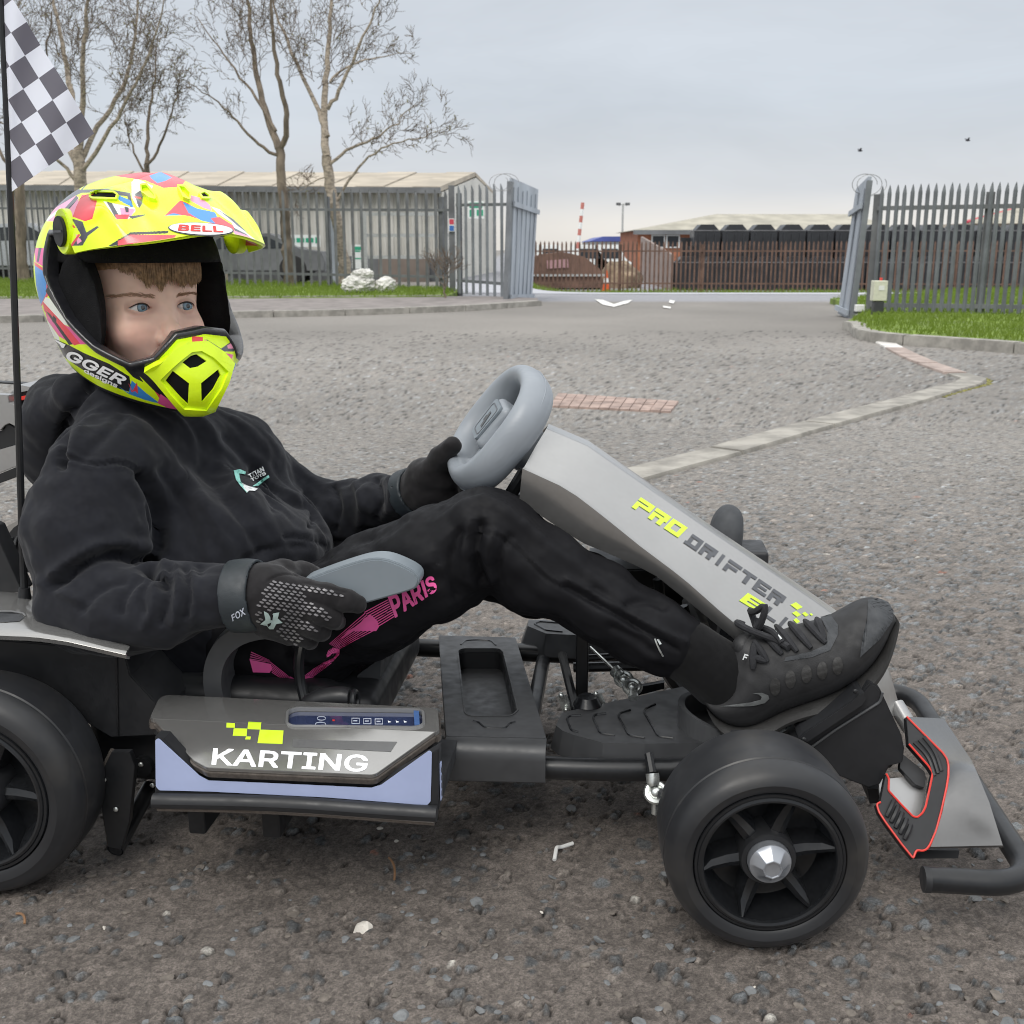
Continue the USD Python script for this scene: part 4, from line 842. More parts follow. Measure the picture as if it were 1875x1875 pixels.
M('wheel_grey', (0.205, 0.225, 0.248), 0.42, var=0.04, scale=12, bump=.06, bscale=600, bdist=.0005)
M('lever_grey', (0.155, 0.180, 0.200), 0.42, var=0.05, scale=12, bump=.08, bscale=600, bdist=.0005)
M('zinc', (0.55, 0.57, 0.55), 0.32, 0.9, var=0.15, scale=40)
M('lime', (0.50, 0.72, 0.02), 0.4, var=0.03, coat=.2); M('decal_white', (0.80, 0.81, 0.82), 0.4, var=0.02); M('decal_dark', (0.060, 0.063, 0.070), 0.4, var=0.04); M('decal_grey', (0.10, 0.10, 0.10), 0.35, 0.3, var=.03)
M('lavender', (0.325, 0.375, 0.555), 0.32, var=0.06, scale=6); M('red_trim', (0.55, 0.03, 0.02), 0.4)
M('display_blue', (0.015, 0.020, 0.045), 0.08, var=0.1, coat=1.0); M('pod_lip', (0.16, 0.14, 0.125), 0.25, .7)
L_ = '/World/Looks/'
kart = thing('go_kart', 'dark grey and black electric go-kart with lime lettering, a boy sitting in it', 'go-kart', matrix=KM)
KP = lambda name, mesh, mat, parent=None, **k: obj(name, mesh, L_ + mat, parent if parent is not None else kart, **k)

def wheel(c, R, Wd, side, rot, label=None, steer=0.0):
    """c: centre of the outer face; side -1 is the camera's side. Tyre, dished rim, six fins, hub."""
    sa = math.radians(steer); flip = lambda m: place(m, c, (math.cos(sa), math.sin(sa), 0), (math.sin(sa) * side, -side * math.cos(sa), 0), EW)
    rl = .70 * R
    disc = [(.001, .050), (rl * .62, .050), (rl * .80, .046), (rl * .93, .020), (rl * .97, .006), (rl * 1.0, .0015), (rl * 1.035, .0015), (rl * 1.05, .006), (rl * 1.04, Wd - .01), (rl * .5, Wd - .008), (.001, Wd - .008)]
    w = KP('wheel', flip(revolve(disc[::-1], 96)), 'rim_black', label=label, smooth=35)
    q = [(rl * 1.04, .010), (rl * 1.06, .0025), (rl * 1.10, .000), (R * .83, -.002), (R * .90, .001), (R * .955, .008), (R * .985, .018), (R * .995, .026), (R * .985, .0275), (R * .985, .0295), (R * .998, .031), (R, .05), (R, Wd - .045), (R * .985, Wd - .018), (R * .93, Wd - .004), (R * .83, Wd), (rl * 1.04, Wd - .012)]
    KP('tyre', flip(revolve(q[::-1], 128)), 'tyre', w, smooth=28)
    lip = [(rl * .955 + .004 * math.cos(a), .0035 + .004 * math.sin(a)) for a in np.linspace(0, 2 * np.pi, 9)]
    KP('rim_lip', flip(revolve(lip, 96)), 'rim_black', w)
    for k in range(6):
        a = math.radians(rot + 60 * k); d, t = np.array([math.cos(a), 0, math.sin(a)]), np.array([-math.sin(a), 0, math.cos(a)]); y = np.array([0, 1., 0])
        r0, r1 = R * .22, rl * .97
        rings = []
        for s, hw, yf, yb in ((0, .0085, .016, .05), (.35, .0075, .017, .05), (.7, .0062, .014, .048), (1.0, .0018, .005, .018)):
            p = d * (r0 + (r1 - r0) * s); rings.append([p - t * hw * 1.5 + y * yb, p - t * hw + y * (yf + .004), p + y * yf, p + t * hw + y * (yf + .004), p + t * hw * 1.5 + y * yb])
        v = np.array(rings).reshape(-1, 3); f = []
        for i in range(3):
            for j in range(5): j2 = (j + 1) % 5; f += [(i * 5 + j, i * 5 + j2, i * 5 + 5 + j2), (i * 5 + j, i * 5 + 5 + j2, i * 5 + 5 + j)]
        f += [(15, 16, 17), (15, 17, 18), (15, 18, 19)]
        m = trimesh.Trimesh(v, f, process=False); m.fix_normals(); KP('spoke', flip(m), 'rim_black', w, smooth=20)
    KP('hub_ring', flip(revolve([(R * .275, .05), (R * .275, .014), (R * .262, .010), (R * .215, .010), (R * .21, .02)][::-1], 48)), 'black_plastic', w)
    cap = [(R * .208, .02), (R * .208, .004), (R * .20, .0005), (R * .165, -.002), (R * .10, -.011), (R * .094, -.0125), (R * .085, -.0125), (R * .080, -.0110), (R * .001, -.0105)]
    m = revolve(cap[::-1], 96); v = np.asarray(m.vertices).copy(); r_ = np.hypot(v[:, 0], v[:, 2]); th = np.arctan2(v[:, 2], v[:, 0]); fac = np.cos(np.pi / 8) / np.cos((th % (np.pi / 4)) - np.pi / 8)
    k = np.where((r_ < R * .17) & (r_ > R * .05), fac, 1.0); v[:, 0] *= k; v[:, 2] *= k
    hub = trimesh.Trimesh(v, m.faces, process=False); KP('hub_cap', flip(hub), 'hub_silver', w, smooth=25)
    return w
wheel((.943, -.405, .1185), .1185, .125, -1, 10, 'near front wheel', 5.0)
wheel((.945, .39, .1165), .1165, .115, 1, 30, 'far front wheel')
wheel((-.030, -.39, .1400), .1400, .100, -1, 58, 'near rear wheel')
wheel((-.022, .39, .1435), .1435, .10, 1, 20, 'far rear wheel')
KP('rear_axle', tube([(-.022, -.31, .1435), (-.022, .31, .1435)], .012, 12), 'black_satin'); KP('front_axle', tube([(.93, -.30, .115), (.93, .30, .115)], .011, 12), 'black_satin')

# frame
for v0 in (-.21, .21): KP('frame_rail', tube(fillet([(-.05, v0, .135), (.75, v0, .127), (.93, v0 * .86, .125), (1.14, v0 * .5, .115)], .1, 8), .0155, 14), 'black_satin')
KP('cross_tube', tube([(.64, -.22, .122), (.64, .22, .122)], .012, 12), 'black_satin'); KP('cross_tube', tube([(.13, -.25, .12), (.13, .25, .12)], .014, 12), 'black_satin')
KP('floor_pan', box((.10, -.2, .10), (.39, .2, .115), .004), 'black_plastic')
for v0 in (-.245, .245): KP('wheel_upright', tube([(.905, v0, .06), (.925, v0 * .98, .2)], .017, 12), 'black_satin')
KP('kingpin_cap', cat([place(slab(Polygon([(.024 * math.cos(a), .024 * math.sin(a)) for a in np.linspace(0, 6.28, 33)[:-1]]), 0, .05, .005), KZ(1350, 1350, .158) - [0, 0, .05], (1, 0, 0), (0, 1, 0), EW)]), 'grey_plastic')

# plates that stand along the frame before the rear wheel
q = [K(*p, -.30) for p in ((207, 1374), (181, 1426), (186, 1440), (202, 1546))]; 
pl = [(207, 1374), (181, 1428), (201, 1548), (224, 1552), (240, 1500), (250, 1400), (240, 1374)]
P = Polygon([tuple(K(*p, -.30)[[0, 2]]) for p in pl]); KP('guard_plate', uvw(slab(P, -.305, -.295, .0015)), 'black_satin')
KP('plate_edge', tube(fillet(q, .004, 4), .0042, 8), 'pod_lip')
a, b = K(211, 1557, -.30), K(275, 1440, -.20); KP('skid_tube', tube([a, b], .0115, 16, False), 'black_satin'); a2 = a + (b - a) * .0; KP('tube_mouth', tube([a + (b - a) * .001, a + (b - a) * .02], .0095, 14), 'rim_black')
for i, p in enumerate(((258, 1400), (234, 1435), (212, 1482), (279, 1438), (190, 1428))):
    m = trimesh.creation.icosphere(2, .0035); m.apply_scale([1, .6, 1]); m.apply_translation(K(*p, -.307 if i in (2, 4) else -.25)); KP('bolt', m, 'zinc')
KP('motor_case', box((.05, -.24, .09), (.19, .24, .20), .02), 'black_plastic')

# side pods ------------------------------------------------------------------
def onplane(px, P1, P2, P3):
    px = np.asarray(px, float); n = np.cross(P2 - P1, P3 - P1); d = ray(px[:, 0], px[:, 1]) @ RK
    return EYEK + d * (((P1 - EYEK) @ n) / (d @ n))[:, None]
class Plane:
    def __init__(s, P1, P2, P3): s.p = (P1, P2, P3); s.o = P1; s.x = unit(P2 - P1); s.n = unit(np.cross(P2 - P1, P3 - P1)); s.n = s.n if s.n @ (EYEK - P1) > 0 else -s.n; s.y = np.cross(s.n, s.x)
    def flat(s, px): q = onplane(px, *s.p) - s.o; return np.c_[q @ s.x, q @ s.y]
    def poly(s, px, r=0, res=5): return rounded(Polygon(s.flat(px)), r, res)
    bend = None
    def solid(s, poly, z0, z1, bevel=0):
        m = as_mesh(slab(poly, z0, z1, bevel))
        if s.bend:
            v, f = trimesh.remesh.subdivide_to_size(np.asarray(m.vertices), np.asarray(m.faces), .012, max_iter=12)
            if np.ndim(v) != 2: v, f = np.array(m.vertices), np.array(m.faces)
            v = np.array(v); v[:, 2] += s.bend(v[:, 1]); m = trimesh.Trimesh(v, f, process=False); m.merge_vertices()
        return place(m, s.o, s.x, s.y, s.n)
    def px(s, poly):
        from shapely import transform
        return transform(poly, lambda p: s.flat(p))
Zp = lambda x, y: (260 + x / 3.289, 1250 + y / 3.289)
class Folded:
    """A sheet folded along a line: the front facet below it, the back facet above. Outlines are flattened onto the front facet."""
    def __init__(s, C1, C2, front, back):
        s.o = C1; s.x = unit(C2 - C1); s.f = []
        for q, sg in ((front, -1), (back, 1)):
            n = unit(np.cross(s.x, q - C1)); n = n if n[2] > 0 else -n; y = np.cross(n, s.x); s.f.append((y, n, (C1, C2, q)))
    def flat(s, px):
        out = None
        for y, n, P in s.f:
            q = onplane(px, *P) - s.o; e = np.c_[q @ s.x, q @ y]; out = e if out is None else np.where(out[:, 1:] > 0, np.c_[e[:, 0], np.maximum(e[:, 1], 1e-4)], out)
        return out
    def poly(s, px, r=0, res=5): return rounded(Polygon(s.flat(px)), r, res)
    def px(s, poly):
        from shapely import transform
        return transform(poly.segmentize(4), lambda p: s.flat(p))
    def solid(s, poly, z0, z1, bevel=0):
        out = []
        for (y, n, _), half in zip(s.f, (sbox(-9, -9, 9, 0), sbox(-9, 0, 9, 9))):
            g = poly.buffer(0).intersection(half)
            for q in getattr(g, 'geoms', [g]):
                if q.geom_type == 'Polygon' and q.area > 1e-8: out.append(place(slab(q, z0, z1, min(bevel, .0012) if q.area > 1e-3 else 0), s.o, s.x, y, n))
        return cat(out)
Zp = lambda x, y: (260 + x / 3.289, 1250 + y / 3.289)
VC = -.322
pod = Folded(K(*Zp(48, 216), VC), K(*Zp(1790, 296), VC), K(*Zp(860, 550), -.395), K(*Zp(900, 112), -.25))
podtop = [Zp(*p) for p in ((112, 70), (900, 108), (1782, 152), (1792, 285), (1400, 556), (390, 512), (315, 470), (48, 205))]
PT = pod.poly(podtop, .012)
scr = pod.poly([Zp(*p) for p in ((880, 262), (885, 158), (1685, 168), (1690, 270))], .012)
KP('side_pod_top', pod.solid(PT.difference(scr.buffer(.001)), -.006, 0, .0018), 'gunmetal_gloss', smooth=25)
KP('pod_rim', pod.solid(PT.buffer(.0025).difference(PT.buffer(-.02)), -.0145, -.0062, .002), 'pod_lip')
KP('pod_seal', pod.solid(PT.buffer(-.002).difference(PT.buffer(-.03)), -.0235, -.015, .0025), 'black_plastic')
Y1 = -.385
fr = [(283, 1345), (803, 1370), (803, 1484), (792, 1487), (290, 1460), (283, 1452)]
F2 = Polygon([tuple(K(*p, Y1)[[0, 2]]) for p in fr])
KP('pod_box', uvw(slab(Polygon([tuple(K(*p, Y1)[[0, 2]]) for p in ((284, 1425), (803, 1455), (803, 1484), (284, 1456))]), Y1, -.235, .004)), 'black_plastic')
# the front band: sticker face fills up to the seal
lav = [Zp(*p) for p in ((80, 345), (100, 336), (345, 560), (400, 590), (860, 610), (1380, 634), (1440, 616), (1730, 408), (1746, 418), (1738, 715), (1718, 737), (1680, 735), (1100, 690), (400, 655), (104, 648), (84, 625))]
PV = lambda px, v: Polygon([tuple(K(*p, v)[[0, 2]]) for p in px])
KP('pod_face', uvw(slab(PV([(283, 1350), (300, 1352), (368, 1430), (680, 1446), (790, 1380), (803, 1372), (803, 1480), (283, 1452)], Y1 - .001), Y1 - .001, Y1 + .02, .002)), 'black_plastic')
KP('pod_sticker', uvw(slab(rounded(PV(lav, Y1 - .0022), .003), Y1 - .0024, Y1 - .0014)), 'lavender')
lipc = [K(*p, -.392) for p in ((282, 1466), (400, 1468), (560, 1474), (700, 1484), (800, 1490))]
KP('pod_lower_lip', cat([tube(curve(lipc, 16), .0095, 12)]), 'black_plastic'); lipd = [K(*p, -.388) for p in ((290, 1476), (400, 1478), (560, 1485), (700, 1495), (796, 1502))]
KP('pod_lower_trim', cat([tube(curve(lipd, 16), .0062, 12)]), 'pod_lip')
ue = float(K(803, 1400, Y1)[0]); KP('pod_end_sticker', box((ue + .0005, Y1 + .004, .165), (ue + .0018, Y1 + .012, .212)), 'lavender')
for k in range(4): KP('pod_end_print', box((ue + .002, Y1 + .006, .17 + .01 * k), (ue + .0026, Y1 + .010, .176 + .01 * k)), 'decal_dark')
for px0, px1, y0, y1 in ((351, 379, 1478, 1520), (485, 516, 1488, 1527)):
    a, b = K(px0, y1, -.33), K(px1, y0, -.33); KP('pod_bracket', box((a[0], -.34, a[2]), (b[0], -.25, a[2] + .06), .003), 'black_satin')
# prints on the pod
def on_pod(px, mat, name, z=.0004, r=0): KP(name, pod.solid(pod.poly([Zp(*p) for p in px], r), z - .0003, z), mat)
for p in (((510, 243), (560, 245), (560, 272), (508, 271)), ((553, 276), (634, 278), (630, 323), (547, 320)), ((641, 237), (719, 240), (715, 283), (636, 280)), ((710, 284), (852, 289), (846, 370), (696, 364)), ((628, 325), (656, 326), (652, 343), (621, 342))): on_pod(p, 'lime', 'lime_check')
on_pod(((910, 343), (1537, 357), (1498, 417), (904, 388)), 'decal_grey', 'dark_bar')
quad = [Zp(*p) for p in ((418, 496), (1352, 540), (1366, 438), (430, 394))]
KP('karting_lettering', pod.solid(pod.px(fit_text('KARTING', quad, True)), .0001, .0005), 'decal_white')
# display
on_pod_scr = scr
KP('display_frame', pod.solid(scr.buffer(.0035).difference(scr), -.004, .0022, .001), 'silver_paint')
KP('display', pod.solid(scr.buffer(-.0004), -.010, -.0035, .002), 'display_blue')
def scr_print(polys, mat, name): KP(name, cat([pod.solid(pod.px(p), -.0034, -.0031) for p in polys]), mat)
zp = lambda pts: Polygon([Zp(*p) for p in pts])
def ring(cx, cy, a, b, t=3): return Polygon([Zp(cx + a * math.cos(q), cy + b * math.sin(q)) for q in np.linspace(0, 6.28, 25)[:-1]]).difference(Polygon([Zp(cx + (a - t) * math.cos(q), cy + (b - t) * math.sin(q)) for q in np.linspace(0, 6.28, 25)[:-1]]))
def rect(x0, y0, x1, y1, t=3): return zp([(x0, y0), (x1, y0), (x1, y1), (x0, y1)]).difference(zp([(x0 + t, y0 + t), (x1 - t, y0 + t), (x1 - t, y1 - t), (x0 + t, y1 - t)]))
M('print_pale', (0.45, 0.48, 0.55), 0.4)
scr_print([ring(1080, 200, 27, 13), ring(1075, 235, 33, 13)] + [rect(1262 + 70 * k, 198 + 2 * k, 1310 + 70 * k, 232 + 2 * k) for k in range(3)] + [zp([(1272 + 70 * k, 212 + 2 * k), (1296 + 70 * k, 212 + 2 * k), (1296 + 70 * k, 217 + 2 * k), (1272 + 70 * k, 217 + 2 * k)]) for k in range(3)], 'print_pale', 'display_icons')
scr_print([zp([(1480 + 48 * k, 214), (1500 + 48 * k, 222), (1482 + 48 * k, 226)]) for k in range(3)], 'decal_white', 'display_marks')
scr_print([zp([(1145, 208), (1160, 208), (1160, 216), (1145, 216)])], 'red_trim', 'display_light')
M('clear_blue', (0.06, 0.12, 0.28), 0.1, coat=1.0)
KP('display_end', pod.solid(pod.poly([Zp(*p) for p in ((1636, 172), (1668, 174), (1672, 258), (1641, 258))], .0005), -.0036, .001, .001), 'clear_blue')
# far side pod: same box, plainer in view
KP('far_side_pod', cat([box((.10, .25, .14), (.40, .40, .205), .012)]), 'gunmetal_gloss')

# the tray between the rails ---------------------------------------------------
tr = Plane(K(803, 1163, .21), K(945, 1168, .21), K(910, 1356, -.235))
Zt = lambda x, y: (780 + x / 3.125, 1080 + y / 3.125)
top = tr.poly([(803, 1163), (944, 1167), (1001, 1352), (817, 1348)], .004)
hole = tr.poly([Zt(*p) for p in ((186, 352), (205, 338), (418, 338), (440, 360), (520, 690), (484, 722), (250, 722), (228, 700))], .012)
floor = tr.poly([Zt(*p) for p in ((186, 352), (205, 338), (418, 338), (440, 360), (520, 690), (484, 722), (250, 722), (228, 700))], .012)
solid = tr.solid(top.difference(hole), -.006, 0, .0018)
KP('tray', solid, 'dark_plastic', smooth=25)
KP('tray_well', tr.solid(hole.buffer(.003).difference(hole.buffer(-.0005)), -.034, -.0062), 'black_plastic'); KP('tray_floor', tr.solid(hole.buffer(.003), -.0355, -.0342), 'dark_plastic')
KP('tray_rim', tr.solid(hole.buffer(.0028).difference(hole.buffer(.0002)), -.002, .0012, .0005), 'dark_plastic')
fl, fr_ = onplane([(817, 1348), (1001, 1352)], *tr.p); dn = [(0, 0), (-.010, -.001), (-.018, -.005), (-.023, -.012), (-.0245, -.022), (-.0250, -.050)]
for P0 in (0,):
    ring_ = []
    for dv, dw in dn: ring_.append((fl + [0, dv, dw - .0005], fr_ + [0, dv, dw - .0005]))
    o = np.array([r_[0] for r_ in ring_]); e = np.array([r_[1] for r_ in ring_]); n = len(o); off = np.array([0, .006, -.004])
    v = np.vstack([o, e, o + off, e + off]); f = []
    for i in range(n - 1): f += [(i, n + i, n + i + 1), (i, n + i + 1, i + 1), (2 * n + i, 3 * n + i + 1, 3 * n + i), (2 * n + i, 2 * n + i + 1, 3 * n + i + 1), (i, i + 1, 2 * n + i + 1), (i, 2 * n + i + 1, 2 * n + i), (n + i, 3 * n + i + 1, n + i + 1), (n + i, 3 * n + i, 3 * n + i + 1)]
    f += [(n - 1, 2 * n - 1, 4 * n - 1), (n - 1, 4 * n - 1, 3 * n - 1)]
    m = trimesh.Trimesh(v, f, process=False); m.fix_normals(); KP('tray_lip', m, 'dark_plastic', smooth=40)
for pts in (((200, 314), (228, 290), (300, 286), (372, 292), (400, 318)), ((268, 752), (300, 758), (338, 790), (455, 792), (480, 764), (510, 756))):
    q = onplane([Zt(*p) for p in pts], *tr.p); KP('tray_groove', tube(fillet(q, .006, 5), .0016, 6), 'rim_black')
KP('tray_side', tr.solid(tr.poly([(806, 1170), (812, 1170), (824, 1344), (819, 1344)]), -.05, -.0062), 'black_plastic'); KP('tray_side', tr.solid(tr.poly([(938, 1170), (944, 1170), (1000, 1346), (994, 1346)]), -.05, -.0062), 'black_plastic')

# foot rests -------------------------------------------------------------------
zf = .155
FP = lambda px, z=zf: Polygon([tuple(KZ(*p, z)[:2]) for p in px])
rest = FP([(1018, 1328), (1030, 1304), (1200, 1287), (1226, 1264), (1260, 1255), (1310, 1262), (1345, 1350), (1290, 1360), (1180, 1362), (1105, 1360), (1052, 1346), (1030, 1338)])
lowr = rest.buffer(.006)
hull = mf.Manifold.batch_hull
def bevel_prism(P, Q, z0, z1):
    a = mf.Manifold.extrude(mf.CrossSection([np.asarray(P.exterior.coords)[:-1]], mf.FillRule.EvenOdd), .002).translate([0, 0, z1 - .002]); n = mf.Manifold.extrude(mf.CrossSection([np.asarray(Q.exterior.coords)[:-1]], mf.FillRule.EvenOdd), .002).translate([0, 0, z0])
    return hull([a, n])
KP('footrest', as_mesh(bevel_prism(rounded(rest, .004), rounded(rest.buffer(.007), .006), zf - .034, zf)), 'dark_plastic', smooth=22)
for pts in (((888, 718), (820, 722), (805, 735), (832, 805), (870, 812)), ((1030, 708), (965, 715), (955, 730), (995, 820), (1080, 832)), ((1170, 688), (1110, 705), (1100, 722), (1160, 832), (1250, 846)), ((1312, 655), (1255, 680), (1248, 700), (1328, 838), (1415, 848))):
    q = [KZ(*Zt(*p), zf + .0005) for p in pts]; KP('footrest_rib', tube(fillet(q, .006, 5), .0017, 6), 'rim_black')
# heel cup
c = KZ(1300, 1330, zf); th = np.linspace(math.radians(75), math.radians(300), 30); cup = LineString([(c[0] + .052 * math.cos(t) + .012, c[1] + .005 + .058 * math.sin(t)) for t in th]).buffer(.0045)
cm = slab(cup, zf - .002, zf + .034, .002); v = np.asarray(cm.vertices).copy(); k = sstep(c[0] - .06, c[0] + .05, v[:, 0]); v[:, 2] = np.where(v[:, 2] > zf + .01, v[:, 2] - .020 * k, v[:, 2]); KP('heel_cup', trimesh.Trimesh(v, cm.faces, process=False), 'grey_plastic', smooth=30)
far = [(946, 1160), (962, 1136), (1050, 1140), (1075, 1165), (1060, 1192), (960, 1188)]
FPf = lambda px, z: Polygon([tuple(KZ(*p, z)[:2]) for p in px])
fr2 = FPf([(968, 1134), (1045, 1138), (1120, 1140), (1120, 1166), (1000, 1160), (966, 1146)], .168)
KP('far_footrest', as_mesh(bevel_prism(rounded(fr2, .004), rounded(fr2.buffer(.012), .006), .130, .168)), 'dark_plastic', smooth=22)
for pts in (((1040, 1142), (988, 1138), (978, 1142), (1000, 1154), (1030, 1157)),): KP('footrest_rib', tube(fillet([KZ(*p, .1685) for p in pts], .004, 5), .0017, 6), 'rim_black')

# steering gear in the gap ---------------------------------------------------
KP('steering_support', box(K(1054, 1280, 0) - [0, .012, 0], K(1079, 1120, 0) + [0, .012, 0], .002), 'black_satin')
g = lambda x, y, v: K(1000 + x / 7.8125, 1160 + y / 7.8125, v)
KP('support_strut', tube([g(230, 300, .05), g(420, 1080, -.06)], .007, 8), 'black_satin')
def strap(pts, v, t=.003, name='bracket_plate', mat='zinc'): KP(name, as_mesh(prism([g(*p, v) for p in pts], np.array([0, t, 0]))), mat)
strap(((150, 900), (290, 880), (385, 1090), (235, 1105)), -.05); strap(((635, 860), (790, 855), (880, 1075), (770, 1075)), -.05)
for p in ((215, 880), (285, 1090), (715, 858), (810, 1070)):
    m = trimesh.creation.icosphere(2, .0042); m.apply_translation(g(*p, -.054)); KP('bolt', m, 'zinc')
KP('steering_boot', cat([place(revolve([(.021, 0), (.021, .008), (.014, .02), (.001, .02)], 32), g(590, 1080, -.06), (1, 0, 0), EW, (0, -1, 0))]), 'rim_black')
a, b, c_, d_ = g(635, 195, .02), g(985, 530, -.04), g(1110, 650, -.055), g(1230, 760, -.07)
KP('tie_rod', tube([a, b], .0022, 8), 'zinc'); KP('rod_end', tube([b, b + (c_ - b) * .35, b + (c_ - b) * .36, b + (c_ - b) * .7], [.0095, .0095, .0075, .0075], 12), 'zinc')
def torus(c, R_, r_, n_): 
    t = np.linspace(0, 2 * np.pi, 25); x = unit(np.cross(n_, [0, 0, 1.0])); y = np.cross(n_, x); return tube([c + R_ * (math.cos(q) * x + math.sin(q) * y) for q in t], r_, 8)
for p in (c_, d_):
    KP('ball_joint', torus(p, .0115, .0036, unit([.1, -.55, .8])), 'zinc'); m = trimesh.creation.icosphere(2, .0065); m.apply_translation(p); KP('joint_ball', m, 'zinc')
e_ = g(1250, 920, -.085); KP('rod_end', tube([d_ + (e_ - d_) * .3, e_], [.006, .008], 12), 'zinc')
h = lambda x, y, v: K(780 + x / 3.125, 1080 + y / 3.125, v)
p = h(1315, 1160, -.24); KP('ball_joint', torus(p, .0115, .0045, unit([0, -.75, .66])), 'zinc'); m = trimesh.creation.icosphere(2, .0085); m.apply_translation(p); KP('joint_ball', m, 'zinc')
KP('rod_end', tube([h(1295, 1050, -.23), h(1300, 1100, -.235), h(1305, 1125, -.238)], [.009, .009, .0065], 12), 'zinc'); KP('joint_stud', tube([p, p - [0, 0, .03]], .005, 8), 'zinc')
KP('drop_link', tube([h(1275, 940, -.21), h(1295, 1050, -.23)], .006, 8), 'black_satin'); KP('steering_arm', tube([p, (.93, -.27, .09)], .008, 8), 'black_satin'); KP('tie_rod', tube([p, KZ(1165, 1305, .10)], .004, 8), 'black_satin')
KP('lower_arm', as_mesh(prism([g(1180, 790, .02), g(1690, 700, .02), g(1690, 790, .02), g(1310, 890, .02)], np.array([0, .02, -.004]))), 'black_satin')
KP('cross_tube', tube([K(1050, 1222, .1), K(1240, 1218, .1)], .008, 10), 'black_satin'); KP('cross_tube', tube([K(1060, 1206, .14), K(1230, 1196, .14)], .006, 10), 'black_satin')

# hood -------------------------------------------------------------------------
def along(px, n): p = np.array(px, float); d = np.r_[0, np.cumsum(np.linalg.norm(np.diff(p, axis=0), axis=1))]; s = np.linspace(0, d[-1], n); return np.c_[np.interp(s, d, p[:, 0]), np.interp(s, d, p[:, 1])]
NS = 22
Tp = along([(1001, 784), (1075, 815), (1300, 971), (1500, 1105), (1590, 1170), (1624, 1208), (1650, 1306)], NS)
Fp = along([(956, 862), (1039, 900), (1099, 946), (1173, 1006), (1248, 1062), (1322, 1128), (1400, 1192), (1470, 1250), (1560, 1345)], NS)
Lp = along([(951, 917), (1061, 992), (1125, 1018), (1196, 1050), (1263, 1104), (1322, 1152), (1400, 1216), (1460, 1275), (1545, 1375)], NS)
T3, F3, L3 = K(Tp[:, 0], Tp[:, 1], -.02), K(Fp[:, 0], Fp[:, 1], -.14), K(Lp[:, 0], Lp[:, 1], -.125)
mir = lambda p: p * np.array([1, -1, 1])
Tm = T3 * [1, 0, 1] + [0, .02, 0]
rows = [L3, L3 * .5 + F3 * .5 + [0, -.002, 0], F3 + (L3 - F3) * .14, F3 + (T3 - F3) * .02 + [0, -.001, 0.002], F3 + (T3 - F3) * .10, T3 * .55 + F3 * .45 + [0, -.0015, .0015], T3 + (F3 - T3) * .03, T3]
rows = rows + [mir(r_) for r_ in rows[::-1]]
def loft(rows, thick=0, cap=True):
    A = np.array(rows); n, mth = A.shape[:2]; v = A.reshape(-1, 3); f = []
    i, j = np.meshgrid(np.arange(n - 1), np.arange(mth - 1), indexing='ij'); b = i * mth + j
    q = np.stack([b, b + 1, b + mth + 1, b + mth], -1).reshape(-1, 4); f = np.vstack([q[:, [0, 1, 2]], q[:, [0, 2, 3]]])
    m = trimesh.Trimesh(v, f, process=False); 
    if thick:
        nn = normals(m); k = len(v); v2 = np.vstack([v, v - nn * thick]); rim = []
        idx = np.arange(n * mth).reshape(n, mth); loop = list(idx[0]) + list(idx[1:, -1]) + list(idx[-1, -2::-1]) + list(idx[-2:0:-1, 0])
        for a, b2 in zip(loop, loop[1:] + loop[:1]): rim += [(a, b2, b2 + k), (a, b2 + k, a + k)]
        m = trimesh.Trimesh(v2, np.vstack([f, f[:, ::-1] + k, rim]), process=False)
    return m
hm = loft(rows, 0)
nn = normals(hm); mid = np.asarray(hm.vertices)[3 * NS + 5]; sgn = 1 if nn[5 * NS + 5] @ (EYEK - mid) > 0 else -1
hm = loft(rows, .003 * sgn)
if sgn < 0: hm.faces = np.asarray(hm.faces)[:, ::-1]
hood = KP('hood', hm, 'gunmetal', smooth=24)
SK = Exact(hm)
B = {'P': [(0, .72, 1, 1), (.70, .38, 1, .72), (.0, .38, .70, .62), (0, 0, .28, .38)], 'R': [(0, .72, 1, 1), (.70, .42, 1, .72), (.0, .42, .70, .64), (0, 0, .28, .42), (.55, 0, .86, .42)],
     'O': [(0, .74, 1, 1), (0, 0, 1, .26), (0, .26, .28, .74), (.72, .26, 1, .74)], 'D': [(.12, .74, 1, 1), (0, 0, 1, .26), (.12, .26, .4, .66), (.72, .26, 1, .74)], 'I': [(.28, 0, .66, 1)],
     'F': [(0, .74, 1, 1), (0, 0, .28, .60), (.28, .36, .85, .60)], 'T': [(0, .74, 1, 1), (.36, 0, .66, .74)], 'E': [(0, .76, 1, 1), (0, 0, 1, .24), (0, .24, .28, .76), (.28, .40, .85, .60)], 'L': [(0, 0, .28, 1), (.28, 0, 1, .26)]}
def block_word(word, q, gap=.12, narrow=.62):
    from shapely import union_all, affinity
    x = 0; parts = []
    for ch in word:
        w = narrow if ch == 'I' else 1.0
        parts += [sbox(x + a * w - 1e-4, b - 1e-4, x + c * w + 1e-4, d + 1e-4) for a, b, c, d in B[ch]]; x += w + gap
    return quad_map(affinity.scale(union_all(parts), 1 / (x - gap), 1, origin=(0, 0)), q)
obj('lettering_lime', SK.lay(block_word('PRO', [(1156, 929), (1241, 985), (1259, 967), (1173, 911)]), .0008), L_ + 'lime', hood)
obj('lettering_dark', SK.lay(block_word('DRIFTER', [(1251, 994), (1427, 1112), (1440, 1094), (1265, 976)]), .0008), L_ + 'decal_dark', hood)
obj('lettering_lime', SK.lay(block_word('E', [(1353, 1100), (1387, 1121), (1401, 1106), (1369, 1086)]), .0008), L_ + 'lime', hood)
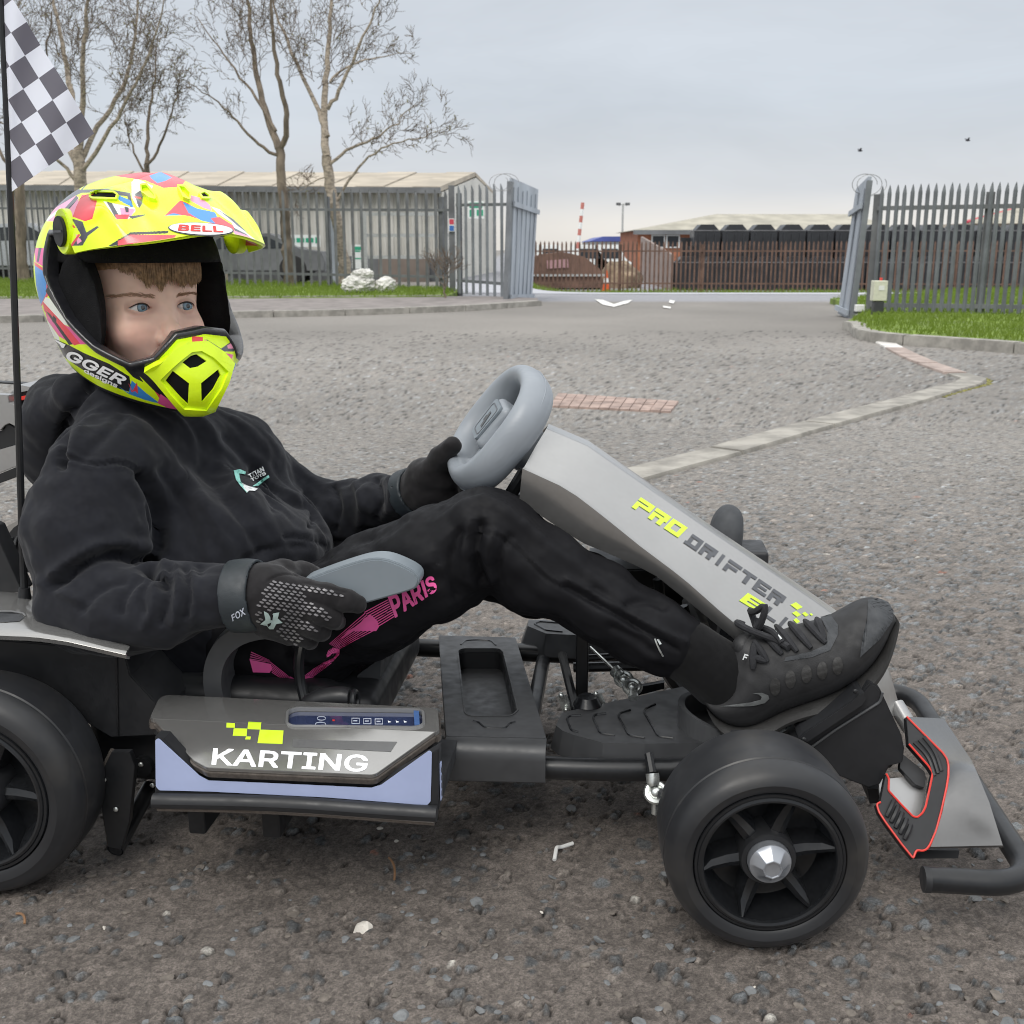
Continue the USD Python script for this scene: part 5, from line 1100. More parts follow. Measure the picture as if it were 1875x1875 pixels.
obj('lettering_dark', SK.lay(block_word('LITE', [(1394, 1126), (1486, 1186), (1500, 1170), (1408, 1110)]), .0008), L_ + 'decal_dark', hood)
for cx, cy, a, b in ((1458, 1110, 11, 7), (1458, 1124.5, 8, 5.5), (1474, 1125, 6, 4.5), (1485, 1125.5, 3.2, 2.4), (1458, 1137, 6, 5)):
    obj('lime_check', SK.lay(Polygon([(cx - a, cy - b * .3), (cx - a * .1, cy - b), (cx + a, cy + b * .3), (cx + a * .1, cy + b)]), .0008, 4), L_ + 'lime', hood)
KP('hood_frame', cat([tube([K(962, 862, -.06), K(935, 905, -.06), K(925, 1000, -.06)], .010, 10), box(K(985, 1010, -.05), K(945, 880, .05), .006)]), 'black_satin')
KP('hood_bracket', cat([box(K(1075, 1040, -.06), K(1180, 1010, .05), .004), tube([K(1205, 1060, -.03), K(1212, 1130, -.03)], .008, 8), tube([K(1250, 1110, -.0), K(1262, 1150, -.0)], .008, 8)]), 'black_satin')
KP('inner_plate', box(K(1100, 1075, .02), K(1200, 1010, .08), .004), 'black_plastic')
KP('inner_tube', tube([K(1262, 1100, .05), K(1285, 1150, .0)], .012, 10), 'silver_paint')

# steering wheel -----------------------------------------------------------------
C = K(913, 784, 0.0); n_ = unit([-.75, -.26, .61]); e1 = unit(np.array([.64, .05, .77]) - n_ * (np.array([.64, .05, .77]) @ n_)); e2 = np.cross(n_, e1)
R3 = np.stack([e1, e2, n_], 1)
def f_ring(P):
    q = (P - C) @ R3; a, b = .082, .094
    r_ = ((np.abs(q[:, 0]) / a) ** 2.5 + (np.abs(q[:, 1]) / b) ** 2.5 + 1e-12) ** (1 / 2.5); rad = (r_ - 1) * .084
    d = np.sqrt((rad / .0165) ** 2 + (q[:, 2] / .0262) ** 2 + 1e-9); return (d - 1) * .0165 * .8
def f_hub(P):
    q = (P - C) @ R3
    d = s_box(q, (0, 0, -.004), (.036, .034, .024), .010)
    for sgn in (-1, 1): d = smin(d, s_box(q, (-.012, sgn * .058, -.006), (.016, .042, .010), .008), .012)
    d = smin(d, s_box(q, (-.055, 0, -.008), (.040, .013, .009), .007), .01)
    return d
wm = surface(lambda P: smin(f_ring(P), f_hub(P), .010), C - .16, C + .16, .0022)
sw = KP('steering_wheel', wm, 'wheel_grey', smooth=True)
tq = np.linspace(0, 2 * np.pi, 121); cr = lambda x: np.sign(x) * np.abs(x) ** (2 / 2.5); seam = C + (np.c_[.0985 * cr(np.cos(tq)), .1105 * cr(np.sin(tq)), 0 * tq - .002]) @ R3.T
KP('mould_seam', tube(seam, .0009, 6, False), 'wheel_grey', sw)
pad = place(slab(rounded(Polygon([(-.030, -.024), (.030, -.028), (.030, .028), (-.030, .024)]), .008), .0195, .0235, .0015), C, e1, e2, n_); KP('centre_pad', pad, 'lever_grey', sw)
KP('pad_groove', place(slab(rounded(Polygon([(-.024, -.019), (.024, -.022), (.024, .022), (-.024, .019)]), .007).difference(rounded(Polygon([(-.0222, -.0172), (.0222, -.0202), (.0222, .0202), (-.0222, .0172)]), .006)), .0235, .0241), C, e1, e2, n_), 'decal_dark', sw)
KP('pad_emblem', place(slab(Polygon([(-.012, -.012), (.012, -.004), (.012, .004), (.004, .003), (.004, .008), (-.004, .006), (-.004, .0), (-.012, -.003)]), .0235, .0246), C, e1, e2, n_), 'grey_plastic', sw)
KP('steering_flange', place(slab(Polygon([(.034 * math.cos(a), .034 * math.sin(a)) for a in np.linspace(0, 6.283, 41)[:-1]]), -.062, -.030, .006), C, e1, e2, n_), 'wheel_grey')
nc = unit([-.77, -.05, .62]); KP('steering_column', tube([C - nc * .03, C - nc * .16], .014, 16), 'black_satin')
KP('column_clamp', place(box((-.022, -.03, -.105), (.028, .03, -.066), .006), C, e1, e2, nc), 'black_plastic'); KP('column_bracket', place(box((-.075, -.016, -.10), (-.018, .016, -.082), .003), C, e1, e2, nc), 'black_satin')
KP('clamp_plate', place(box((-.005, -.034, -.10), (.045, .034, -.075), .004), C, e1, e2, nc), 'grey_plastic')

# drift lever ---------------------------------------------------------------------
lv = [(540, 1068), (590, 1048), (640, 1031), (672, 1022), (696, 1020), (722, 1026), (760, 1044), (770, 1058), (766, 1074), (752, 1081), (670, 1104), (640, 1112), (560, 1116)]
P = Polygon(chaikin([K(*p, -.238)[[0, 2]] for p in lv], 3))
lever = KP('lever_handle', uvw(slab(P, -.243, -.203, .006)), 'lever_grey', smooth=35)
KP('lever_stalk', tube(curve([K(575, 1100, -.225), K(560, 1150, -.225), K(548, 1200, -.21), K(560, 1290, -.215)], 14), .007, 10), 'black_satin')
# seat: bolster arch, base, back
arch = [K(*p, -.20) for p in ((520, 1143), (470, 1148), (428, 1168), (404, 1205), (400, 1240), (410, 1285))]
A_ = curve(arch, 20); ring_ = []
for k, p in enumerate(A_):
    t = unit(A_[min(k + 1, 19)] - A_[max(k - 1, 0)]); o = unit(np.array([t[2], 0, -t[0]])); o = o if o @ (p - K(520, 1240, -.2)) > 0 else -o
    ring_.append([p + o * .013 + [0, -.022, 0], p + o * .016 + [0, 0, 0], p + o * .013 + [0, .06, 0], p - o * .012 + [0, .06, 0], p - o * .012 + [0, -.022, 0]])
A5 = np.array(ring_); v = A5.reshape(-1, 3); f = []
for i in range(19):
    for j in range(5): j2 = (j + 1) % 5; f += [(i * 5 + j, i * 5 + j2, i * 5 + 5 + j2), (i * 5 + j, i * 5 + 5 + j2, i * 5 + 5 + j)]
m = trimesh.Trimesh(v, f, process=False); m.fix_normals(); KP('seat_bolster', m, 'grey_plastic', smooth=40)
def f_seat(P):
    q = P.copy(); q[:, 1] = np.abs(q[:, 1]); d = s_box(q, (.24, 0, .165), (.195, .175, .035), .02)
    d = smin(d, s_cap(q, (.10, .17, .20), (.36, .17, .19), .032), .03); d = smin(d, s_box(q, (.02, 0, .33), (.022, .16, .17), .02, np.array([[.97, 0, .24], [0, 1, 0], [-.24, 0, .97]]).T), .03)
    return d
KP('seat', surface(f_seat, (-.10, -.24, .10), (.47, .24, .52), .006), 'black_plastic', smooth=True)
KP('seat_front_panel', as_mesh(prism([K(640, 1285, -.10), K(694, 1290, -.10), K(697, 1205, -.10), K(655, 1236, -.10)], np.array([.0, .16, 0]))), 'grey_plastic')
KP('control_knob', tube(curve([K(560, 1290, -.23), K(600, 1278, -.23), K(640, 1276, -.23)], 8), [.010, .013, .014, .014, .014, .014, .014, .012], 12), 'black_plastic'); KP('knob_ring', torus(K(650, 1283, -.23), .012, .004, unit([1, 0, .1])), 'black_satin')
KP('seat_tube', tube([K(220, 1212, -.24), K(292, 1285, -.24)], .0022, 8), 'pod_lip'); KP('side_cover', uvw(slab(Polygon([tuple(K(*p, -.27)[[0, 2]]) for p in ((-60, 1165), (228, 1190), (240, 1235), (300, 1300), (300, 1345), (205, 1350), (120, 1300), (-60, 1300))]), -.272, -.10, .004)), 'black_plastic')
KP('cover_seam', tube([K(213, 1195, -.2735), K(216, 1345, -.2735)], .0012, 6), 'rim_black')

# rear body --------------------------------------------------------------------------
nl = along([(-120, 1152), (0, 1158), (60, 1160), (120, 1168), (230, 1193)], 14); fl_ = along([(-120, 1080), (0, 1078), (60, 1086), (120, 1112), (240, 1180)], 14)
N3, F3_ = K(nl[:, 0], nl[:, 1], -.335), K(fl_[:, 0], fl_[:, 1], -.12)
rw = [N3 + [0, .008, -.013], N3 + [0, .001, -.010], N3 + [0, -.001, -.004], N3 + [0, .002, -.001], N3 + [0, .012, .0015]] + [N3 * (1 - s) + F3_ * s + [0, 0, .014 * math.sin(s * math.pi)] for s in (.25, .5, .75, 1.0)]
fm = loft(rw, 0); 
if normals(fm)[6 * 14 + 6][2] < 0: fm.faces = np.asarray(fm.faces)[:, ::-1]
fm = loft(rw, .003) if normals(loft(rw))[6 * 14 + 6][2] > 0 else (lambda m: trimesh.Trimesh(m.vertices, np.asarray(m.faces)[:, ::-1], process=False))(loft(rw, -.003))
fend = KP('rear_fender', fm, 'gunmetal_gloss', smooth=40)
SF = Exact(fm); obj('fender_slot', SF.lay(Polygon([(-30, 1122), (20, 1122), (40, 1126), (45, 1131), (36, 1138), (10, 1140), (-30, 1139)]), .0006), L_ + 'rim_black', fend); obj('slot_rim', SF.lay(LineString([(-30, 1121), (20, 1120.5), (42, 1124), (46, 1128)]).buffer(1.3), .0012, 3), L_ + 'silver_paint', fend)
def plate(name, px, v, mat, t=.02, r=.003, bev=.002): return KP(name, uvw(slab(rounded(Polygon([tuple(K(*p, v)[[0, 2]]) for p in px]), r), v, v + t, bev)), mat)
Zs = lambda x, y: (x / 8.927, 690 + y / 8.929)
zs = lambda pts: [Zs(*p) for p in pts]
plate('rear_wing_end', zs([(-400, 270), (130, 300), (150, 420), (250, 460), (270, 820), (150, 760), (80, 790), (0, 880), (-400, 900)]), .10, 'silver_paint', .02, .001)
plate('rear_wing_top', zs([(150, 290), (300, 130), (620, 190), (720, 360), (640, 250), (560, 200), (340, 250)]), .125, 'silver_paint', .1, 0, 0)
plate('wing_edge', zs([(-100, 80), (320, 105), (760, 180), (760, 205), (330, 130), (-100, 105)]), .24, 'black_plastic', .02, 0, 0)
plate('tail_housing', zs([(130, 340), (200, 285), (560, 205), (620, 250), (720, 420), (600, 600), (480, 920), (330, 700), (240, 480)]), .13, 'black_plastic', .08, .002)
plate('tail_light', zs([(140, 355), (470, 300), (480, 340), (380, 380), (140, 415)]), .122, 'red_trim', .006, .001, .001)
plate('wing_strut', zs([(340, 720), (400, 830), (520, 920), (560, 1060), (470, 1040), (340, 930)]), .115, 'silver_paint', .01, 0, 0)
plate('wing_bracket', zs([(-300, 960), (0, 890), (70, 850), (130, 760), (250, 840), (360, 920), (480, 1050), (300, 1100), (-300, 1290)]), .105, 'black_plastic', .03, .001)
plate('rear_bar', zs([(-300, 1300), (0, 1190), (480, 1055), (560, 1060), (600, 1330), (300, 1450), (-300, 1690)]), .09, 'silver_paint', .02, .001)
plate('rear_bar_edge', zs([(-300, 1690), (0, 1585), (600, 1335), (640, 1470), (300, 1630), (-300, 1850)]), .085, 'black_plastic', .05, .001)
Zq = lambda x, y: (x / 3.35, 680 + y / 3.348)
zq = lambda pts: [Zq(*p) for p in pts]
plate('seat_shell', zq([(-120, 1010), (0, 970), (270, 830), (300, 900), (290, 1150), (-120, 1160)]), .03, 'gunmetal', .03, .002)
plate('shell_vent_panel', zq([(30, 1020), (80, 960), (250, 835), (230, 900), (190, 1050), (160, 1160), (80, 1150)]), .024, 'black_plastic', .005, .002)
for k in range(3): plate('vent_louvre', zq([(38 + 36 * k, 1060 - 6 * k), (62 + 36 * k, 1020 - 8 * k), (70 + 36 * k, 1022 - 8 * k), (46 + 36 * k, 1130 - 6 * k)]), .018, 'grey_plastic', .006, .001, .001)
plate('shell_edge', zq([(-120, 1170), (290, 1150), (290, 1230), (-120, 1230)]), .02, 'rim_black', .05, 0, 0)
plate('fin', zq([(-120, 920), (-40, 960), (110, 1290), (140, 1355), (-120, 1360)]), -.16, 'black_plastic', .03, .004)

# nose fairing and front bumper ---------------------------------------------------------
Zn = lambda x, y: (1560 + x * .2186, 1250 + y * .2187)
wn = lambda p: .195 - (p[1] - 1312) * .00052
outer = [Zn(*p) for p in ((455, 285), (620, 450), (760, 590), (795, 640), (807, 700), (805, 780), (790, 880), (745, 1080), (700, 1250), (650, 1360), (625, 1395), (590, 1410), (545, 1402), (530, 1420), (512, 1472), (420, 1360), (280, 1170), (225, 1085), (205, 1020), (238, 1000))]
inner = [Zn(*p) for p in ((285, 762), (308, 805), (305, 905), (420, 1030), (510, 1122), (548, 1128), (590, 1090), (615, 1040), (650, 880), (675, 755), (640, 700), (475, 515))]
face = np.array([KZ(*p, wn(p)) for p in outer + inner]); cen = face.mean(0); _, _, Vt_ = np.linalg.svd(face - cen); nf = Vt_[2] if Vt_[2] @ (EYEK - cen) > 0 else -Vt_[2]
xf = unit(np.cross([0, 0, 1.0], nf)); yf = np.cross(nf, xf); nose = Plane(cen, cen + xf, cen + yf)
FPoly = Polygon(nose.flat(outer + inner)).buffer(0)
KP('fairing_end', nose.solid(FPoly, -.012, 0, .001), 'black_plastic', smooth=25)
rim3 = onplane(outer + inner, *nose.p) + nose.n * .0008; KP('fairing_red_trim', tube(np.vstack([fillet(rim3[:20], .002, 3)]), .0014, 6), 'red_trim'); KP('fairing_red_trim', tube(fillet(rim3[20:], .002, 3), .0014, 6), 'red_trim')
for k in range(5):
    s = k / 4; a = onplane([Zn(350 + 140 * s, 985 + 210 * s), Zn(290 + 150 * s, 1120 + 190 * s)], *nose.p) + nose.n * .001; KP('fairing_louvre', tube(curve([a[0], (a[0] + a[1]) / 2 + nose.n * .003, a[1]], 6), .0032, 6), 'black_plastic')
for k in range(3):
    a = onplane([Zn(520 + 40 * k, 500 - 22 * k), Zn(640 + 30 * k, 620 - 20 * k), Zn(690 + 30 * k, 780 - 20 * k)], *nose.p) + nose.n * .001; KP('fairing_louvre', tube(fillet(a, .02, 5), .0026, 6), 'black_plastic')
seg = lambda ks: np.vstack([along([Zn(*a), Zn(*b)], 6)[(1 if k else 0):] for k, (a, b) in enumerate(zip(ks, ks[1:]))])
back, frt = seg([(455, 285), (795, 640), (805, 800), (745, 1080), (645, 1375)]), seg([(770, 300), (1005, 655), (1045, 745), (1150, 1000), (1262, 1362)])
b3 = onplane(back, *nose.p); f3 = np.array([KZ(*p, q[2] - .006) for p, q in zip(frt, b3)]); f3 = f3 * .0 + np.array([KZ(*p, w_) for p, w_ in zip(frt, np.interp(np.arange(len(frt)), [0, 5, 10, 15, 20], [b3[0][2] - .03, b3[5][2] - .030, b3[10][2] - .004, b3[15][2] + .020, b3[20][2] + .030]))])
rows2 = [b3 * (1 - s) + f3 * s for s in np.linspace(0, 1, 8)]
m = loft(rows2); flip_ = (normals(m)[4 * 21 + 8] @ (EYEK - rows2[4][8])) < 0; m = loft(rows2, .004 if not flip_ else -.004)
if flip_: m.faces = np.asarray(m.faces)[:, ::-1]
KP('nose_fairing', m, 'fairing_paint', smooth=20)
inn = [Zn(300, 790), Zn(660, 760), Zn(640, 900), Zn(600, 1060), Zn(550, 1120), Zn(505, 1115), Zn(312, 905)]
KP('fairing_inside', nose.solid(nose.poly(inn).buffer(.004), -.030, -.026), 'silver_paint'); KP('fairing_stay', nose.solid(nose.poly([Zn(440, 560), Zn(640, 720), Zn(650, 760), Zn(640, 860), Zn(560, 830), Zn(430, 690)], .002), -.024, -.014, .001), 'black_plastic')
KP('nose_lower', as_mesh(prism([KZ(*Zn(535, 1400), .052), KZ(*Zn(900, 1405), .052), KZ(*Zn(890, 1470), .045), KZ(*Zn(520, 1475), .045)], np.array([0, .04, -.006]))), 'black_plastic')
bz = .070
P0, PB = KZ(1692, 1610, bz), KZ(1819, 1496, bz); cn = np.array([PB[0], P0[1], bz])
path = fillet([P0, cn, PB + [0, .42, 0], np.array([P0[0], PB[1] + .42, bz])], .075, 12)
KP('front_bumper', tube(path, .0150, 18), 'black_satin', smooth=30); e = path[0]; KP('bumper_cap', tube([e - unit(path[1] - e) * .0012, e + unit(path[1] - e) * .006], .0154, 18), 'black_plastic')
KP('bumper_stub', tube([K(1640, 1290, -.02), K(1668, 1335, -.05)], .012, 14), 'silver_paint')

# pedal box -----------------------------------------------------------------------------
pb_ = [(1430, 1402), (1452, 1362), (1560, 1290), (1582, 1262), (1592, 1250), (1604, 1252), (1613, 1264), (1632, 1305), (1652, 1348), (1657, 1372), (1654, 1398), (1630, 1404), (1612, 1438), (1590, 1444), (1540, 1424), (1478, 1402)]
KP('pedal_box', uvw(slab(rounded(PV(pb_, -.20), .004), -.20, -.02, .006)), 'black_plastic', smooth=30)
ln2 = [K(*p, -.2012) for p in ((1466, 1382), (1530, 1336), (1612, 1285), (1616, 1268))]; KP('box_ridge', tube(fillet(ln2, .006, 5), .0018, 6), 'grey_plastic')
pd = [(1462, 1352), (1470, 1343), (1560, 1283), (1572, 1270), (1582, 1268), (1588, 1280), (1580, 1292), (1480, 1360), (1466, 1362)]
KP('pedal', uvw(slab(rounded(PV(pd, -.215), .003), -.215, -.07, .003)), 'black_plastic', smooth=30)
for p in ((1472, 1354), (1566, 1266)):
    m = trimesh.creation.icosphere(2, .0032); m.apply_scale([1, .6, 1]); m.apply_translation(K(*p, -.2165)); KP('bolt', m, 'black_satin')
KP('pedal_box_foot', uvw(slab(PV([(1585, 1438), (1612, 1438), (1618, 1462), (1590, 1465)], -.15), -.16, -.1)), 'black_plastic')

# ================================================================ flag on its pole
flag = thing('safety_flag', 'black and white checkered flag on a thin black pole behind the driver', 'flag', matrix=KM)
vf = -.20
pole = [K(*p, vf) for p in ((-2, -120), (8, 120), (18, 340), (28, 600), (38, 900), (45, 1096))]
obj('pole', tube(curve(pole, 20), np.linspace(.0036, .0050, 20), 10), L_ + 'black_satin', flag); obj('pole_foot', tube([K(44, 1076, vf), K(45.5, 1098, vf)], [.0075, .0085], 12), L_ + 'black_plastic', flag)
usdkit.material(stage, '/World/Looks/flag_cloth', {'a': ('attribute', {'attribute': 'paint'}), 'tc': ('geometry', {}), 'n': ('noise_texture', {'scale': 900.0}), 'b': ('bump', {'strength': .15, 'distance': .0005}), 'p': ('principled_bsdf', {'roughness': .7, 'sheen_weight': .2}), 't': ('translucent_bsdf', {}), 'x': ('mix_closure', {'fac': .18})},
    [('a.color', 'p.base_color'), ('a.color', 't.color'), ('tc.position', 'n.vector'), ('n.fac', 'b.height'), ('b.normal', 'p.normal'), ('p.BSDF', 'x.closure1'), ('t.BSDF', 'x.closure2')], surface='x.closure')
z8 = lambda p: np.array(p) / 3.606
R0, dI, dJ = np.array((625., 887.)), np.array((89.5, 147.5)), np.array((-100., 71.5))
V_, F_, C_ = [], [], []
left = lambda y: 8 + (y - 0) * (13.0 / 350) - 4
reg = Polygon([(left(-160), -160), (-160 / 1.72 + 26, -160), (173, 244), (24, 350), (left(352), 354)]).buffer(0)
for i in range(-12, 1):
    for j in range(0, 14):
        q = [R0 + dI * (i + a) + dJ * (j + b) for a, b in ((-1, 0), (0, 0), (0, 1), (-1, 1))]
        q = np.array(q) / 3.606; P = Polygon(q).buffer(0).intersection(reg)
        for g_ in getattr(P, 'geoms', [P]):
            if g_.is_empty or g_.area < .5 or g_.geom_type != 'Polygon': continue
            v, f = trimesh.creation.triangulate_polygon(g_.segmentize(5), engine='earcut'); v, f = trimesh.remesh.subdivide_to_size(np.c_[v, np.zeros(len(v))], f, 7)
            x, y = v[:, 0], v[:, 1]; dx = np.maximum(x - left(y), 0); xx = left(y) + dx * (1 - .25 * np.exp(-dx / 14)); wv = .006 * np.sin(dx / 21 + y / 60) * sstep(0, 25, dx) - .007 * np.exp(-dx / 9)
            p = K(xx, y, 0 * x + vf); dr = unit(EYEK - np.array([0, vf, .9])); p = p + dr * (wv + .006)[:, None]
            V_.append(p); F_.append(np.asarray(f)); dk = (i + j) % 2 == 0; C_.append(np.tile((0.105, 0.10, 0.125) if dk else (0.62, 0.64, 0.72), (len(v), 1)))
o = 0; FF = []
for v, f in zip(V_, F_): FF.append(f + o); o += len(v)
fm_ = trimesh.Trimesh(np.vstack(V_), np.vstack(FF), process=False); nn = np.cross(fm_.vertices[fm_.faces[:, 1]] - fm_.vertices[fm_.faces[:, 0]], fm_.vertices[fm_.faces[:, 2]] - fm_.vertices[fm_.faces[:, 0]]); bad = nn[:, 1] > 0; ff_ = np.array(fm_.faces); ff_[bad] = ff_[bad][:, ::-1]; fm_.faces = ff_
obj('cloth', fm_, L_ + 'flag_cloth', flag, color=np.vstack(C_))
# ================================================================ the boy (kart frame) and what he wears
def cloth_mat(name, color, rough=.9, sheen=.10, bscale=900, bump=.25, var=.12, spec=.15):
    M(name, color, rough, sheen=sheen, spec=spec, var=var, scale=40, bump=bump, bscale=bscale, bdist=.0012, detail=6)
cloth_mat('sweat_fabric', (0.0115, 0.0122, 0.0158), bump=.35, sheen=.08); cloth_mat('track_fabric', (0.0072, 0.0072, 0.0085), .62, .0, 1400, .15, spec=.12); cloth_mat('sock_fabric', (0.005, 0.005, 0.0055), sheen=.08, bscale=1600)
cloth_mat('glove_fabric', (0.0125, 0.0115, 0.0125), .75, .10, 1500, .25); M('glove_cuff', (0.013, 0.018, 0.022), .55, bump=.2, bscale=900); M('glove_dot', (0.13, 0.125, 0.13), .4); M('glove_logo', (0.34, 0.43, 0.41), .5)
M('shoe_black', (0.0105, 0.0105, 0.0115), .65, var=.25, scale=25, bump=.3, bscale=900, bdist=.0008); M('shoe_sole', (0.019, 0.0185, 0.018), .6, var=.3, scale=18, bump=.2, bscale=400); M('shoe_toe', (0.034, 0.037, 0.041), .7, bump=.3, bscale=900); M('lace', (0.012, 0.0125, 0.015), .8, bump=.5, bscale=1500); M('swoosh_grey', (0.10, 0.105, 0.105), .45); M('shoe_clear', (0.07, 0.08, 0.078), .25, coat=.5)
M('print_pink', (0.80, 0.11, 0.36), .55, var=.05); M('print_white', (0.66, 0.68, 0.68), .6); M('print_mint', (0.22, 0.52, 0.46), .6)
M('skin', (0.63, 0.40, 0.305), .48, var=.07, scale=24, bump=.12, bscale=700, subsurf=.12, bdist=.0008)
usdkit.material(stage, '/World/Looks/face_skin', {'a': ('attribute', {'attribute': 'paint'}), 'g': ('geometry', {}), 'n': ('noise_texture', {'scale': 900.0, 'detail': 3.0}), 'n2': ('noise_texture', {'scale': 70.0, 'detail': 4.0}), 'm': ('map_range', {'from_min': .3, 'from_max': .7, 'to_min': .94, 'to_max': 1.05}), 'x': ('mix', {'mix_type': 'multiply', 'fac': 1.0}),
    'b': ('bump', {'strength': .12, 'distance': .0006}), 'p': ('principled_bsdf', {'roughness': .46, 'specular_ior_level': .4, 'subsurface_weight': .15, 'subsurface_scale': .006})},
    [('g.position', 'n.vector'), ('g.position', 'n2.vector'), ('n2.fac', 'm.value'), ('a.color', 'x.color1'), ('m.result', 'x.color2'), ('x.color', 'p.base_color'), ('n.fac', 'b.height'), ('b.normal', 'p.normal')], surface='p.BSDF')
person = thing('person', 'boy in black hoodie, track trousers and gloves sitting in the go-kart, hand on wheel', 'person', matrix=KM)

def seg_dist(q, pts):
    pts = np.asarray(pts, float); best = np.full(len(q), 1e9)
    for a, b in zip(pts, pts[1:]):
        ab = b - a; t = np.clip((q - a) @ ab / (ab @ ab + 1e-9), 0, 1); best = np.minimum(best, np.linalg.norm(q - a - t[:, None] * ab, axis=1))
    return best
def spl(pts, n=24): return curve(np.array(pts, float), n) if len(pts) > 2 else np.array(pts, float)
def folds(m, strokes, zmax=None):
    """Pushes creases (depth > 0) and ridges (depth < 0) into the side of a cloth mesh; each stroke runs under picture points, width in the same measure."""
    v = np.asarray(m.vertices); n = normals(m); q, z = kproj(v); face = np.clip(((EYEK - v) * n).sum(1) / np.linalg.norm(EYEK - v, axis=1) * 2.5, 0, 1); d = np.zeros(len(v))
    for pts, depth, width, *dm in strokes:
        p = spl(pts); s = seg_dist(q, p)
        ok = (z < dm[0]) if dm else True
        d -= depth * np.exp(-(s / width) ** 2) * ok
    return trimesh.Trimesh(v + n * (d * face)[:, None], m.faces, process=False)
def ruck(m, frame, freq, amp, seed, where=None, oct_=2):
    """Soft irregular folds: noise stretched along one axis of frame (columns)."""
    v = np.asarray(m.vertices); n = normals(m); p = v @ np.asarray(frame) * np.asarray(freq)
    k = meshkit.fbm(p, oct_, seed); d = amp * 2.2 * (k - .5)
    if where is not None: d = d * where(v)
    return trimesh.Trimesh(v + n * d[:, None], m.faces, process=False)
def frame_of(a, hint=(0, 1, 0)): a = unit(a); b = unit(np.cross(a, hint)); return np.stack([a, b, np.cross(a, b)], 1)

# ---- hoodie
shR, elR, wrR = K(190, 868, -.145), K(146, 1094, -.235), K(425, 1096, -.262)
shL, elL, wrL = K(428, 850, .12), K(575, 935, .17), K(752, 903, .07)
nk = K(262, 760, .0); chest, belly, hipc = K(300, 885, .02), K(395, 1020, .0), K(425, 1140, .0)
axs = unit(np.array([.35, .94, 0.0]))
def f_hood(P):
    d = None
    for s in (-.07, 0, .07):
        o = axs * s; e = s_chain(P, [nk + o * .5 - [0, 0, .03], chest + o, belly + o * .95, hipc + o], [.058, .105, .112, .118], .03); d = e if d is None else smin(d, e, .05)
    d = smin(d, s_cap(P, K(440, 985, -.05), K(520, 1010, -.03), .080, .062), .05)           # cloth gathered in the lap
    d = smin(d, s_cap(P, K(520, 960, .06), K(560, 1000, .04), .05, .045), .04)
    arm = s_chain(P, [shR, K(155, 980, -.20), elR + [.012, 0, -.004], K(215, 1122, -.262), K(300, 1108, -.262), K(345, 1098, -.258), wrR - [.02, 0, 0], wrR], [.082, .080, .067, .062, .058, .049, .0435, .0435], .022)
    arm = smin(arm, s_cap(P, K(80, 1066, -.225), K(120, 1080, -.235), .012, .045), .025)
    d = smin(d, s_cap(P, nk - [0, 0, .055], shR + [.01, .03, .012], .075, .075), .05); d = smin(d, arm, .028)
    armL = s_chain(P, [shL, K(505, 900, .165), elL, K(640, 938, .15), K(690, 918, .12), wrL], [.080, .062, .054, .049, .043, .036], .02)
    d = smin(d, s_cap(P, nk - [0, 0, .06], shL, .07, .072), .05); d = smin(d, armL, .03)
    # the hood lying down behind the neck, and the collar round the helmet
    hd = s_chain(P, [K(150, 728, -.06), K(108, 762, -.02), K(100, 838, .01), K(130, 905, .03)], [.042, .052, .050, .03], .03)
    hd = smin(hd, s_chain(P, [K(150, 728, -.06), K(210, 752, -.085), K(290, 792, -.06), K(352, 800, .0)], [.042, .036, .030, .028], .03), .02)
    hd = smin(hd, s_cap(P, K(118, 745, .0), K(190, 740, .10), .05, .045), .03)
    hd = smin(hd, s_cap(P, K(352, 800, .0), K(385, 800, .08), .028, .035), .03)
    return smin(d, hd, .016) + .0065
hm_ = surface(f_hood, (-.16, -.36, .17), (.56, .32, .70), .0042)
hm_ = ruck(hm_, frame_of(K(470, 1010, -.1) - K(260, 860, -.1)), (6, 19, 19), .0085, 3, lambda v: sstep(.04, .12, np.linalg.norm(v - nk, axis=1)))
hm_ = ruck(hm_, frame_of(K(470, 1010, -.1) - K(260, 860, -.1)), (13, 44, 44), .0040, 13); hm_ = ruck(hm_, np.eye(3), (45, 45, 45), .0018, 8)
